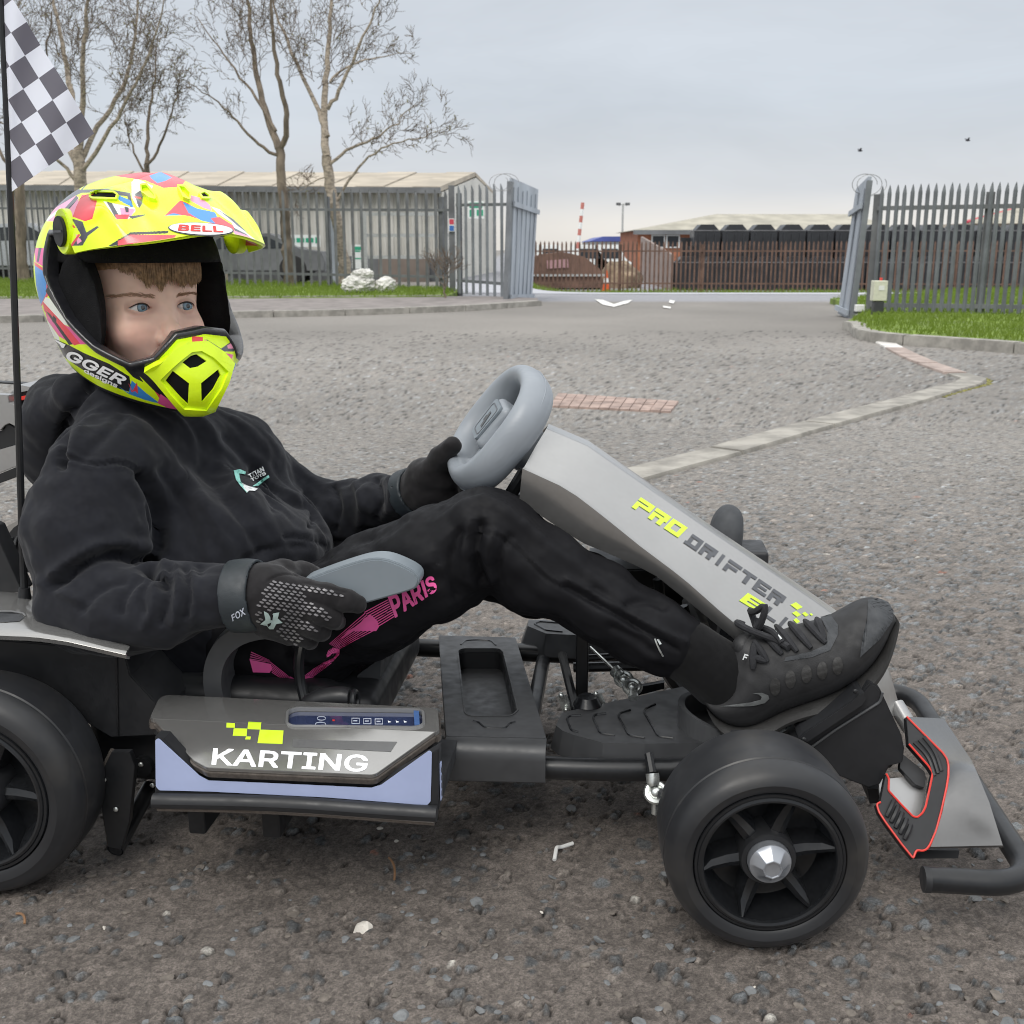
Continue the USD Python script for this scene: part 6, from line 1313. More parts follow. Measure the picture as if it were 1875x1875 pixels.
hm_ = folds(hm_, [
    ([(98, 1074), (150, 1034), (205, 1014), (258, 1028), (298, 1072)], .017, 9), ([(100, 1050), (150, 1012), (205, 992), (262, 1002), (305, 1040)], -.008, 12),
    ([(70, 1068), (110, 1085), (150, 1100)], -.006, 10), ([(150, 1118), (185, 1080), (225, 1066)], .006, 8), ([(222, 1120), (232, 1085), (255, 1060)], .007, 7), ([(262, 1120), (262, 1080), (285, 1050)], .006, 7),
    ([(262, 872), (286, 920), (292, 985), (270, 1040)], .020, 12), ([(235, 880), (262, 930), (266, 985), (248, 1020)], -.007, 12),
    ([(104, 848), (140, 842), (178, 851), (216, 848), (250, 862), (272, 888)], .0035, 3.2), ([(104, 841), (140, 835), (178, 844), (216, 841), (252, 855), (276, 880)], -.003, 3), ([(104, 855), (140, 849), (178, 858), (216, 855), (248, 869), (268, 894)], -.0025, 3),
    ([(300, 862), (345, 950), (366, 1040)], .008, 13), ([(335, 870), (392, 950), (430, 1030)], -.008, 14), ([(370, 860), (430, 930), (480, 1010)], .009, 13), ([(405, 850), (470, 935), (520, 1000)], -.007, 12), ([(415, 800), (460, 850), (505, 930)], .007, 10),
    ([(310, 1040), (308, 1085), (296, 1140)], .008, 6), ([(324, 1040), (326, 1090), (316, 1140)], -.007, 6), ([(340, 1042), (346, 1085), (340, 1130)], .008, 5), ([(285, 1060), (280, 1110), (262, 1150)], -.006, 7), ([(352, 1040), (357, 1090), (352, 1145)], -.003, 5),
    ([(168, 702), (128, 755), (112, 820), (112, 850)], .016, 8), ([(196, 745), (160, 770), (130, 830)], -.006, 10), ([(225, 760), (190, 800), (150, 838)], .006, 10),
    ([(560, 905), (575, 930), (570, 960)], .010, 7), ([(610, 890), (620, 930), (612, 975)], .009, 6), ([(650, 885), (662, 925), (655, 965)], -.006, 7), ([(690, 880), (695, 915), (690, 945)], .009, 6), ([(712, 878), (716, 910), (712, 935)], -.006, 6), ([(470, 860), (520, 910), (560, 925)], .009, 8),
    ([(520, 985), (560, 985), (598, 1000)], .006, 5), ([(440, 1030), (500, 1005), (560, 1000)], .006, 8)])
hood_ = None
# ---- trousers
hipR, kneeR, ankR = K(452, 1180, -.085), K(886, 975, -.135), K(1225, 1178, -.14)
hipL, kneeL, ankL = K(470, 1150, .10), K(800, 1000, .13), K(1180, 1090, .17)
def f_tr(P):
    d = s_chain(P, [hipR, K(560, 1150, -.095), K(690, 1092, -.105), K(800, 1032, -.122), kneeR + [-.004, 0, -.006], K(905, 985, -.135), K(985, 1042, -.137), K(1100, 1105, -.14), K(1180, 1150, -.14), ankR], [.080, .080, .081, .073, .058, .057, .055, .050, .048, .047], .022)
    d = smin(d, s_cap(P, hipR + [-.03, .03, 0], hipL + [-.03, -.03, 0], .095, .095), .05)
    d = smin(d, s_chain(P, [hipL, K(640, 1075, .12), kneeL, K(980, 1060, .15), ankL], [.082, .078, .058, .052, .042], .025), .03)
    return d
tm = surface(f_tr, (.02, -.26, .10), (.92, .30, .60), .0042)
def on_near(v): return (v[:, 1] < 0.0) * 1.0
tm = ruck(tm, frame_of(kneeR - hipR), (7, 18, 18), .009, 5); tm = ruck(tm, frame_of(ankR - kneeR), (12, 36, 36), .0055, 15); tm = ruck(tm, np.eye(3), (34, 34, 34), .0014, 9)
tm = folds(tm, [
    ([(884, 1062), (872, 1010), (880, 960)], .012, 8), ([(862, 1070), (850, 1010), (862, 955)], -.006, 9), ([(902, 1062), (893, 1020), (905, 975)], -.006, 7), ([(838, 1090), (828, 1030), (845, 975)], .007, 9), ([(915, 1065), (915, 1020), (935, 985)], .006, 8),
    ([(780, 1045), (830, 1010), (860, 985)], .0022, 2.2), ([(868, 980), (900, 978), (960, 1020), (1030, 1075)], .0028, 2.2), ([(870, 974), (902, 972), (962, 1013), (1032, 1068)], -.0015, 2.5),
    ([(1040, 1062), (1120, 1105), (1200, 1150), (1255, 1176)], -.005, 6), ([(1036, 1074), (1116, 1118), (1196, 1164), (1240, 1190)], .007, 5), ([(1090, 1080), (1150, 1130), (1180, 1170)], .004, 9), ([(960, 960), (1020, 1010), (1080, 1050)], -.003, 9),
    ([(700, 1080), (780, 1020), (850, 940)], -.004, 14), ([(640, 1120), (740, 1075), (810, 1060)], .004, 14), ([(880, 905), (930, 935), (990, 985)], -.003, 12), ([(1150, 1110), (1180, 1100), (1215, 1110)], .006, 8), ([(1120, 1150), (1160, 1170), (1195, 1195)], .005, 8),
    ([(530, 1205), (560, 1225), (600, 1215), (640, 1190)], .008, 7), ([(540, 1185), (570, 1210), (610, 1200)], -.006, 7), ([(620, 1245), (680, 1210), (740, 1180)], .005, 12)])
# ---- body (skin): head with face, neck, torso and limbs under the clothes
HC = K(258, 545, -.02); SF3 = np.array([.92, .92, .95])
view = unit((EYEK - HC) * [1, 1, 0])
def turned(deg, pitch=0.0):
    """Head frame turned by deg from the camera's direction towards the kart's front: columns forward, left, up."""
    a = math.radians(deg); f = np.array([view[0] * math.cos(a) - view[1] * math.sin(a), view[0] * math.sin(a) + view[1] * math.cos(a), 0]); f = unit(f + [0, 0, pitch]); l = unit(np.cross([0, 0, 1.0], f)); return np.stack([f, l, np.cross(f, l)], 1)
RF = turned(22, .02)
ES, EU_, EF, ER = .0352, -.0125, .0700, .0160
gaze = unit(np.array([1, .16, .03]))
EYES = [np.array([EF, s * ES, EU_]) for s in (-1, 1)]
def f_face(Q):
    d = s_ell(Q, (-.008, 0, .030), (.100, .084, .112)); d = smin(d, s_ell(Q, (.022, 0, -.045), (.074, .066, .080)), .03)
    d = smin(d, s_ell(Q, (.046, 0, .022), (.044, .058, .034)), .025)                      # brow
    A = np.abs(Q[:, 1]); Qm = np.c_[Q[:, 0], A, Q[:, 2]]
    d = smin(d, s_ell(Qm, (.058, .040, -.046), (.030, .030, .024)), .022)                 # cheeks
    d = smax(d, -s_ell(Qm, (.098, .041, -.010), (.020, .023, .013)), .014)                # sockets
    d = smin(d, s_chain(Q, [(.083, 0, .008), (.091, 0, -.020), (.109, 0, -.050), (.107, 0, -.056)], [.009, .0085, .0125, .013], .01), .012)
    d = smin(d, s_ell(Qm, (.098, .0115, -.057), (.011, .009, .009)), .006); d = smax(d, -s_ell(Qm, (.107, .0075, -.067), (.006, .0045, .004)), .003)
    d = smin(d, s_ell(Q, (.083, 0, -.082), (.014, .024, .006)), .008); d = smin(d, s_ell(Q, (.082, 0, -.094), (.013, .020, .007)), .008); d = smax(d, -s_ell(Q, (.098, 0, -.088), (.012, .022, .0014)), .003)
    d = smin(d, s_ell(Q, (.070, 0, -.118), (.025, .028, .022)), .02)
    for c in EYES:
        lid = np.linalg.norm(Q - c, axis=1) - (ER + .0018); d = smin(d, lid, .0035)
        q = Q - c; yy, zz = q[:, 1], q[:, 2]; up = .0062 * (1 - (yy / 0.0156) ** 2); lo = -.0050 * (1 - (yy / 0.0156) ** 2); slit = np.maximum(np.maximum(zz - up - .0003, lo - zz), -q[:, 0] - .002)
        d = smax(d, -slit * .8, .0012)
    return d
def mesh_in(fr, org, f, lo, hi, h):
    m = surface(f, lo, hi, h); return trimesh.Trimesh(np.asarray(m.vertices) * SF3 @ fr.T + org, m.faces, process=False), np.asarray(m.vertices)
fm2, fq = mesh_in(RF, HC, f_face, (-.115, -.095, -.15), (.13, .095, .15), .0016)
base = np.tile([.79, .525, .42], (len(fq), 1))
def blush(c, r_, col, k):
    global base
    w = k * np.exp(-(((fq - np.asarray(c)) / r_) ** 2).sum(1))[:, None]; base = base * (1 - w) + np.array(col) * w
for s in (-1, 1):
    blush((.08, s * .046, -.048), (.05, .022, .022), (.78, .42, .33), .6); c = np.array([EF, s * ES, EU_])
    q = fq - c; r2 = np.hypot(q[:, 1] / .021, q[:, 2] / .011); w = (.55 * np.exp(-((r2 - .75) / .28) ** 2) * (q[:, 0] > 0) * (np.abs(q[:, 2]) < .02))[:, None]; base = base * (1 - w) + np.array([.46, .235, .19]) * w
    blush((.085, s * .040, EU_ - .0145), (.04, .020, .0055), (.45, .25, .225), .45); blush((.10, s * .0085, -.068), (.02, .008, .006), (.38, .16, .13), .6)
blush((.11, 0, -.052), (.02, .016, .014), (.64, .34, .265), .6); blush((.09, 0, -.088), (.03, .024, .010), (.50, .20, .19), .8)
bodyf = lambda P: smin(smin(s_chain(P, [HC + RF @ [-.02, 0, -.10], nk - [0, 0, .02], chest, belly, hipc], [.05, .05, .075, .075, .085], .04), s_chain(P, [shR, elR, wrR - [.03, 0, 0], wrR + [.002, .0, .005], wrR + [.03, 0, .004]], [.04, .022, .022, .0335, .028], .01), .03), smin(s_chain(P, [shL, elL, wrL, wrL + [.03, 0, -.01]], [.036, .012, .012, .018], .01), smin(s_chain(P, [hipR, kneeR, ankR, K(1310, 1240, -.14)], [.06, .042, .032, .03], .02), s_chain(P, [hipL, kneeL, ankL, K(1290, 1070, .17)], [.06, .042, .032, .03], .02), .02), .03), .04)
bm = surface(bodyf, (-.10, -.32, .12), (.98, .26, .72), .007)
allb = cat([fm2, bm]); bc = np.vstack([np.clip(base, 0, 1), np.tile([.64, .38, .28], (len(bm.vertices), 1))])
body = obj('body', allb, L_ + 'face_skin', person, color=bc)
hoodie = obj('hoodie', hm_, L_ + 'sweat_fabric', body, smooth=True); trousers = obj('trousers', tm, L_ + 'track_fabric', body, smooth=True)
SH, ST = Skin(hm_), Skin(tm)
# eyes
usdkit.material(stage, '/World/Looks/eye', {'a': ('attribute', {'attribute': 'paint'}), 'p': ('principled_bsdf', {'roughness': .12, 'specular_ior_level': .6, 'coat_weight': 1.0, 'coat_roughness': .02})}, [('a.color', 'p.base_color')], surface='p.BSDF')
for c in EYES:
    m = trimesh.creation.icosphere(5, ER); v = np.asarray(m.vertices); ang = np.degrees(np.arccos(np.clip(unit_rows := (v / ER) @ gaze, -1, 1)))
    tt = np.arctan2(v[:, 2], v[:, 1]); streak = .85 + .3 * meshkit.noise(np.c_[tt * 9, ang * .12, ang * 0])
    col = np.tile([.60, .56, .54], (len(v), 1)); iris = np.array([.085, .145, .19])[None] * streak[:, None] * (1 + .5 * sstep(27, 15, ang))[:, None]
    col = np.where((ang < 31)[:, None], iris, col); col = np.where(((ang >= 27.5) & (ang < 32))[:, None], np.array([.03, .045, .06]), col); col = np.where((ang < 12.5)[:, None], np.array([.004, .004, .005]), col)
    obj('eye', trimesh.Trimesh((v + c) * SF3 @ RF.T + HC, m.faces, process=False), L_ + 'eye', body, color=col)
M('lash', (0.035, 0.02, 0.014), .7); M('hair_brown', (0.46, 0.28, 0.145), .5, var=.35, scale=160, island=.35); M('brow_hair', (0.40, 0.24, 0.15), .6, island=.25)
to_k = lambda p: np.asarray(p) * SF3 @ RF.T + HC
rh = np.random.default_rng(4)
for c in EYES:
    yy = np.linspace(-.0150, .0150, 14); up = .0062 * (1 - (yy / 0.0156) ** 2); x = np.sqrt(np.maximum((ER + .0012) ** 2 - yy ** 2 - up ** 2, 0)); obj('upper_lashes', tube(to_k(np.c_[x + c[0] + .0006, yy + c[1], up + c[2] + .0003]), np.interp(np.arange(14), [0, 7, 13], [.0006, .0011, .0007]), 6), L_ + 'lash', body)
    s = np.sign(c[1]); ms = []
    for k in range(110):
        a = rh.random(); y0 = s * (.016 + .050 * a); z0 = -.0005 + .0068 * math.sin(math.pi * (.12 + .62 * a)) + rh.normal(0, .0014) * (1 - .5 * a); 
        p0 = np.array([.0, y0, z0]); d = np.array([.0, s * (.0055 + .002 * rh.random()), .0028 * (1 - 1.6 * a) + rh.normal(0, .0006)]); P3 = np.array([p0 + d * t for t in (0, .5, 1)])
        for q in P3:
            lo_, hi_ = .03, .125
            for _ in range(22):
                mid_ = (lo_ + hi_) / 2; q[0] = mid_
                if f_face(q[None])[0] < 0: lo_ = mid_
                else: hi_ = mid_
        P3[:, 0] += (.0003, .0009, .0012); ms.append(tube(to_k(P3), [.00045, .0004, .0001], 3, False))
    obj('eyebrow', cat(ms), L_ + 'brow_hair', body, smooth=False)
ms = []
for k in range(1500):
    y0 = rh.uniform(-.078, .074); part = meshkit.noise(np.array([y0 * 95, 3.1, .5])); end = .021 + .024 * (part - .5) + .022 * abs(y0 / .08) ** 2 - .004 * (y0 / .08) + rh.normal(0, .003); L2 = rh.uniform(0, .006)
    yy = y0 * (1 - .16 * rh.random()); sh = .016 * (meshkit.noise(np.array([y0 * 40, 9.1, .2])) - .5)
    pts = []
    for t in np.linspace(0, 1, 7):
        y = yy + (y0 - yy) * t + sh * t * t; z = .110 + (end - .110) * t; r2 = 1 - (y / .088) ** 2 - ((z - .03) / .118) ** 2; xf = .103 * math.sqrt(max(r2, .02)) - .004 + .0035 + L2 * math.sin(t * math.pi * .8)
        xb = .046 + .046 * math.sqrt(max(1 - (y / .066) ** 2 - ((z - .022) / .045) ** 2, 0)) if abs(y) < .064 and z < .06 else 0
        pts.append((max(xf, xb) + .003, y, z))
    ms.append(tube(to_k(pts), np.linspace(.0009, .00035, 7), 3, False))
obj('hair', cat(ms), L_ + 'hair_brown', body, smooth=True)
cap = surface(lambda Q: np.maximum(s_ell(Q, (-.010, 0, .032), (.104, .088, .116)), np.maximum(.040 + .0 * Q[:, 2] - Q[:, 2] + .5 * np.maximum(-Q[:, 0], -.05) * 0, -1)), (-.12, -.1, .0), (.11, .1, .16), .004)
obj('hair_cap', trimesh.Trimesh(np.asarray(cap.vertices) * SF3 @ RF.T + HC, cap.faces, process=False), L_ + 'hair_brown', body, smooth=True)
# ---- gloves
z6 = lambda x, y: (400 + x / 4.464, 1000 + y / 4.464)
k6 = lambda x, y, v: K(*z6(x, y), v - .022)
cuffp = [K(428, 1092, -.264), K(445, 1091, -.265), K(462, 1090, -.266), K(474, 1089, -.266)]
def f_gr(P):
    d = s_chain(P, [k6(365, 400, -.245), k6(400, 425, -.246), k6(480, 470, -.238)], [.0375, .036, .034], .015)
    d = np.maximum(d, -((P - cuffp[-1]) @ unit(cuffp[-1] - cuffp[0])) - .012)
    for a, b, va, vb, ra, rb in (((420, 330), (690, 385), -.245, -.232, .026, .0185), ((420, 430), (710, 470), -.247, -.236, .026, .0185), ((410, 530), (680, 600), -.246, -.235, .025, .018), ((420, 620), (590, 700), -.24, -.232, .022, .017)): d = smin(d, s_cap(P, k6(*a, va), k6(*b, vb), ra, rb), .012)
    fg = [([(690, 380), (880, 405), (1040, 445), (1140, 480)], [-.234, -.236, -.232, -.224], [.0175, .0155, .0140, .0115]), ([(700, 480), (830, 545), (930, 585), (965, 610)], [-.238, -.244, -.236, -.218], [.0175, .0152, .0135, .012]),
          ([(670, 600), (760, 650), (830, 690), (850, 712)], [-.236, -.243, -.234, -.215], [.0165, .0145, .0128, .0115]), ([(590, 690), (680, 730), (740, 765), (752, 785)], [-.232, -.238, -.228, -.21], [.0145, .0125, .0112, .010])]
    e = None
    for px, vs, rs in fg:
        ch = s_chain(P, [k6(*p, v) for p, v in zip(px, vs)], rs, .006); e = ch if e is None else np.minimum(e, ch)
    d = smin(d, e, .007)
    th = s_chain(P, [k6(350, 300, -.228), k6(520, 235, -.205), k6(680, 228, -.175), k6(790, 240, -.155)], [.024, .0185, .0155, .0125], .010)
    return smin(d, th, .012)
gm_ = surface(f_gr, (.25, -.32, .25), (.49, -.12, .45), .0022)
gm_ = ruck(gm_, np.eye(3), (70, 70, 70), .0016, 4); gm_ = folds(gm_, [([z6(*p) for p in q], .0016, 2.0) for q in (((400, 290), (560, 230), (640, 240)), ((700, 300), (850, 330), (1040, 380)), ((840, 350), (850, 440)), ((990, 390), (975, 470)), ((820, 500), (790, 560)), ((760, 610), (730, 670)))])
glove = obj('glove', gm_, L_ + 'glove_fabric', body, smooth=True, label='black glove with pale dots on the lever'); SG = Skin(gm_)
def f_cuff(P): return np.abs(s_chain(P, cuffp, [.0430, .0422, .0410, .0395], .01)) - .0018
cax = unit(cuffp[-1] - cuffp[0]); 
cm = surface(lambda P: np.maximum(f_cuff(P), np.maximum((P - cuffp[-1]) @ cax - .002, -((P - cuffp[0]) @ cax) - .001)), cuffp[0] - .06, cuffp[-1] + .06, .0022); obj('glove_cuff', cm, L_ + 'glove_cuff', body, smooth=40); SC = Skin(cm)
obj('cuff_lettering', SC.lay(fit_text('FOX', [z6(118, 612), z6(222, 556), z6(206, 500), z6(106, 560)], True), .0008, 3), L_ + 'print_pale', body)
reg = Polygon([z6(*p) for p in ((352, 300), (440, 280), (680, 300), (860, 330), (1060, 405), (1030, 450), (860, 410), (735, 400), (735, 440), (830, 490), (940, 570), (910, 640), (820, 590), (715, 555), (700, 590), (780, 630), (840, 690), (800, 740), (720, 690), (650, 680), (690, 740), (740, 770), (640, 812), (520, 760), (280, 610))])
logo = Polygon([z6(*p) for p in ((372, 528), (405, 545), (425, 580), (445, 545), (495, 538), (482, 585), (522, 622), (470, 632), (452, 672), (418, 672), (395, 645), (343, 632), (385, 598))])
dots = []
for i in range(-14, 26):
    for j in range(-4, 22):
        x, y = 300 + i * 52 + (26 if j % 2 else 0) + j * 4, 270 + j * 27 + i * 8.5; p = z6(x, y)
        c = Polygon([z6(x + a, y + b) for a, b in ((-19, -7), (-6, -12), (16, -2), (19, 6), (5, 10), (-14, 2))])
        if reg.contains(c) and not logo.buffer(2).intersects(c): dots.append(c)
from shapely import union_all
obj('glove_dots', SG.lay(union_all(dots), .0012, 3), L_ + 'glove_dot', body, kind='stuff'); holes = union_all([Polygon([z6(*p) for p in ((420, 560), (445, 555), (440, 600), (425, 600))]), Polygon([z6(*p) for p in ((400, 630), (430, 618), (425, 640), (405, 655))])])
obj('glove_emblem', SG.lay(logo.difference(holes), .0014, 3), L_ + 'glove_logo', body)
def f_gl(P):
    w0, w1, w2 = wrL, K(780, 893, .055), K(806, 872, .045)
    d = s_chain(P, [w0, w1, w2], [.031, .034, .030], .012); d = smin(d, s_cap(P, K(775, 870, .05), K(815, 905, .055), .026, .022), .012)
    th = s_chain(P, [K(785, 868, .03), K(808, 838, .015), K(828, 816, .0)], [.020, .0165, .0135], .008); e = None
    for k in range(4):
        a = [K(808 + 2 * k, 880 + 9 * k, .06 - .004 * k), K(832 + 3 * k, 888 + 9 * k, .075 - .006 * k), K(850 + 3 * k, 892 + 8 * k, .052), K(850 + 3 * k, 880 + 9 * k, .03)]; c = s_chain(P, a, [.0155, .0140, .0125, .0108], .006); e = c if e is None else np.minimum(e, c)
    return smin(smin(d, th, .012), e, .006)
obj('glove', ruck(surface(f_gl, (.40, -.08, .36), (.60, .16, .58), .003), np.eye(3), (60, 60, 60), .0018, 6), L_ + 'glove_fabric', body, smooth=True, label='plain black glove on the steering wheel')
m = surface(lambda P: np.maximum(np.abs(s_cap(P, wrL - unit(K(780, 893, .055) - wrL) * .012, wrL + unit(K(780, 893, .055) - wrL) * .012, .037, .036)) - .0025, np.abs((P - wrL) @ unit(K(780, 893, .055) - wrL)) - .012), wrL - .06, wrL + .06, .003); obj('glove_cuff', m, L_ + 'glove_cuff', body, smooth=40)
# ---- prints on hoodie and trousers
def zC(x, y): return (400 + x / 3.125, 780 + y / 3.125)
hp = lambda pts: Polygon([zC(*p) for p in pts])
obj('chest_emblem', SH.lay(union_all([hp(((85, 258), (120, 250), (155, 265), (150, 280), (115, 275), (125, 320), (150, 350), (165, 388), (130, 350), (100, 310))), hp(((190, 350), (285, 282), (290, 296), (225, 345)))]).buffer(0), .0012, 3), L_ + 'print_mint', body)
obj('chest_mark', SH.lay(hp(((130, 330), (165, 345), (225, 362), (205, 375), (175, 372), (160, 385))).buffer(0), .0012, 3), L_ + 'print_white', body)
obj('chest_lettering', SH.lay(union_all([fit_text('TITAN', [zC(*p) for p in ((178, 302), (262, 258), (252, 232), (165, 282))], True), fit_text('TOYS', [zC(*p) for p in ((190, 322), (272, 278), (264, 262), (182, 306))], True)]).buffer(.25), .0012, 3), L_ + 'print_white', body)
def sub_quad(q, a, b): q = np.array(q, float); return [q[0] + (q[1] - q[0]) * a, q[0] + (q[1] - q[0]) * b, q[3] + (q[2] - q[3]) * b, q[3] + (q[2] - q[3]) * a]
QP = [(724, 1130), (801, 1080), (793, 1052), (711, 1093)]
pk = [fit_text('P', sub_quad(QP, 0, .20), True).buffer(.8), fit_text('A', sub_quad(QP, .215, .46), True).buffer(.8), fit_text('R', sub_quad(QP, .48, .68), True).buffer(.8), Polygon(sub_quad(QP, .715, .78)), fit_text('S', sub_quad(QP, .81, 1.0), True).buffer(.8)]
def stripes(q, n, duty=.5):
    from shapely import union_all as ua
    return quad_map(ua([sbox(0, (k + .5 - duty / 2) / n, 1, (k + .5 + duty / 2) / n) for k in range(n)]), [z6(*p) if p[0] > 260 or p[1] < 1000 else p for p in q])
zz = lambda pts: Polygon([z6(*p) for p in pts]).buffer(0)
q6 = lambda q: q
pk += [stripes(((1300, 665), (1440, 580), (1385, 430), (1190, 535)), 9, .42), stripes(((985, 840), (1300, 680), (1195, 540), (905, 795)), 9, .40),
       zz(((1030, 700), (1110, 640), (1180, 560), (1195, 535), (1250, 560), (1300, 610), (1312, 655), (1290, 690), (1230, 690), (1150, 690), (1080, 715), (1000, 760))).intersection(zz(((1000, 760), (1060, 690), (1150, 640), (1190, 590), (1240, 560), (1320, 600), (1320, 700), (1180, 700), (1100, 690)))),
       zz(((845, 955), (880, 900), (900, 850), (935, 825), (990, 838), (985, 880), (940, 935), (880, 960))).difference(stripes(((880, 900), (960, 850), (945, 825), (905, 850)), 3, .25)), stripes(((745, 1085), (930, 950), (850, 945), (690, 1060)), 6, .5), zz(((690, 1062), (735, 1058), (775, 1068), (745, 1108), (700, 1085))),
       zz(((256, 925), (330, 940), (430, 960), (442, 1000), (420, 1032), (285, 1028))), stripes(((440, 1035), (560, 1105), (590, 1065), (425, 935)), 6, .45), stripes(((256, 930), (430, 950), (420, 925), (270, 855)), 4, .4), zz(((560, 1100), (590, 1060), (620, 1075), (600, 1085)))]
obj('leg_print', ST.lay(union_all([p.buffer(0) for p in pk]), .0012, 4), L_ + 'print_pink', body)
# trouser zip and hem
hz = lambda x, y: (1180 + x * .256, 1060 + y * .256)
obj('ankle_zip', tube(curve([ST.at([hz(*p)], .002)[0] for p in ((70, 430), (100, 490), (130, 550))], 6), .0012, 6), L_ + 'zinc', body); obj('zip_pull', tube([ST.at([hz(90, 430)], .004)[0], ST.at([hz(108, 468)], .004)[0]], .0016, 6), L_ + 'zinc', body)
# ---- socks, shoes
ankle_end = K(1318, 1245, -.14)
obj('sock', ruck(surface(lambda P: s_chain(P, [ankR - (ankle_end - ankR) * .25, K(1262, 1192, -.14), K(1310, 1225, -.14), ankle_end], [.036, .038, .039, .036], .02), (.74, -.22, .12), (1.02, -.06, .36), .004), frame_of(ankle_end - ankR), (5, 25, 25), .003, 7), L_ + 'sock_fabric', body, smooth=True)
obj('sock', tube([ankL - [.03, 0, 0], K(1250, 1075, .17), K(1290, 1075, .17)], [.038, .036, .036], 16), L_ + 'sock_fabric', body)
def loft_shoe(top, bot, wid, v0, n=46, sides=36, p=2.6, drop=0.0):
    tp, bp_ = spl(top, n), spl(bot, n); s = np.linspace(0, 1, n); w = np.interp(s, np.linspace(0, 1, len(wid)), wid); w = np.convolve(np.pad(w, 3, mode='edge'), np.ones(7) / 7, 'valid')
    T, Bm = K(tp[:, 0], tp[:, 1], v0), K(bp_[:, 0], bp_[:, 1], v0); th = np.arange(sides) * 2 * np.pi / sides; c, sn = np.cos(th), np.sin(th); c = np.sign(c) * np.abs(c) ** (2 / p); sn = np.sign(sn) * np.abs(sn) ** (2 / p)
    v = (T + Bm)[:, None] / 2 + (T - Bm)[:, None] / 2 * sn[None, :, None] + np.array([0, 1., 0])[None, None] * (w[:, None] * c[None])[..., None] * np.where(sn > 0, 1 - .28 * sn, 1)[None, :, None]
    v = v.reshape(-1, 3); i, j = np.meshgrid(np.arange(n - 1), np.arange(sides), indexing='ij'); q = np.stack([i * sides + j, i * sides + (j + 1) % sides, (i + 1) * sides + (j + 1) % sides, (i + 1) * sides + j], -1).reshape(-1, 4)
    k = len(v); v = np.vstack([v, v[:sides].mean(0), v[-sides:].mean(0)]); jj = np.arange(sides); j2 = (jj + 1) % sides; e = (n - 1) * sides
    f = np.vstack([q[:, [0, 1, 2]], q[:, [0, 2, 3]], np.stack([np.full(sides, k), j2, jj], 1), np.stack([np.full(sides, k + 1), e + jj, e + j2], 1)]); m = trimesh.Trimesh(v, f, process=False)
    if m.volume < 0: m.faces = np.asarray(m.faces)[:, ::-1]
    return m
v0 = -.145
utop = [(1283, 1262), (1300, 1262), (1328, 1242), (1338, 1190), (1352, 1164), (1400, 1162), (1460, 1146), (1512, 1133), (1556, 1110), (1597, 1096), (1622, 1102), (1634, 1124)]
ubot = [(1296, 1290), (1312, 1308), (1340, 1322), (1380, 1322), (1420, 1304), (1466, 1284), (1512, 1266), (1556, 1240), (1590, 1210), (1612, 1178), (1626, 1150), (1635, 1132)]
um = loft_shoe(utop, ubot, (.020, .036, .040, .040, .040, .042, .046, .050, .051, .048, .038, .014), v0, p=2.3)
um = folds(um, [([hz(*p) for p in q], d_, w_) for q, d_, w_ in ((((735, 650), (760, 620), (890, 590), (860, 650), (790, 685)), .0025, 3), (((740, 690), (870, 680), (1000, 600), (1330, 540), (1385, 400), (1345, 290)), .0022, 2.5), (((1595, 150), (1580, 350), (1520, 540)), .002, 2.5), (((640, 430), (690, 600), (670, 780), (560, 850)), .003, 4), (((1300, 300), (1310, 440)), .0012, 3))])
shoe = obj('shoe', um, L_ + 'shoe_black', body, smooth=45, label='black trainer on the near pedal'); SS = Skin(um)
stop = [(1290, 1282), (1308, 1303), (1340, 1316), (1380, 1314), (1420, 1296), (1466, 1276), (1512, 1258), (1556, 1232), (1588, 1202), (1610, 1172), (1625, 1142), (1638, 1126)]
sbot = [(1301, 1302), (1318, 1328), (1346, 1344), (1392, 1340), (1432, 1312), (1474, 1296), (1516, 1284), (1566, 1256), (1604, 1216), (1624, 1180), (1637, 1150), (1640, 1134)]
obj('sole', loft_shoe(stop, sbot, (.030, .040, .042, .042, .043, .045, .049, .053, .054, .051, .041, .020), v0, p=4.0), L_ + 'shoe_sole', body, smooth=40)
obj('sole_window', SS.lay(Polygon([hz(*p) for p in ((800, 1060), (900, 990), (1080, 970), (1060, 1010), (960, 1080), (880, 1110))]), .006, 3), L_ + 'shoe_clear', body)
SSL = Skin(cat([um]))
obj('toe_cap', SS.lay(Polygon([hz(*p) for p in ((1600, 155), (1680, 145), (1740, 170), (1775, 230), (1770, 300), (1680, 430), (1540, 560), (1560, 420), (1590, 300))]), .0012, 4), L_ + 'shoe_toe', body)
obj('swoosh', SS.lay(Polygon([hz(*p) for p in ((540, 912), (650, 896), (760, 880), (830, 862), (838, 842), (815, 824), (770, 815), (840, 812), (885, 830), (892, 855), (860, 885), (780, 906), (660, 912))]), .001, 3), L_ + 'swoosh_grey', body)
obj('eyestay', SS.lay(Polygon([hz(*p) for p in ((1260, 275), (1330, 255), (1385, 330), (1385, 400), (1330, 510), (1200, 560), (1000, 590), (1010, 560), (1190, 520), (1300, 470), (1310, 380))]), .0008, 4), L_ + 'shoe_toe', body)
for c in ((935, 770), (1045, 718), (1160, 680), (1272, 655), (1382, 620)):
    o = [(c[0] + 36 * math.cos(a) - 12 * math.sin(a), c[1] + 62 * math.sin(a) + 18 * math.cos(a)) for a in np.linspace(0, 6.28, 17)[:-1]]
    m = SS.lay(Polygon([hz(*p) for p in o]), .0008, 2); obj('side_pad', m, L_ + 'shoe_sole', body)
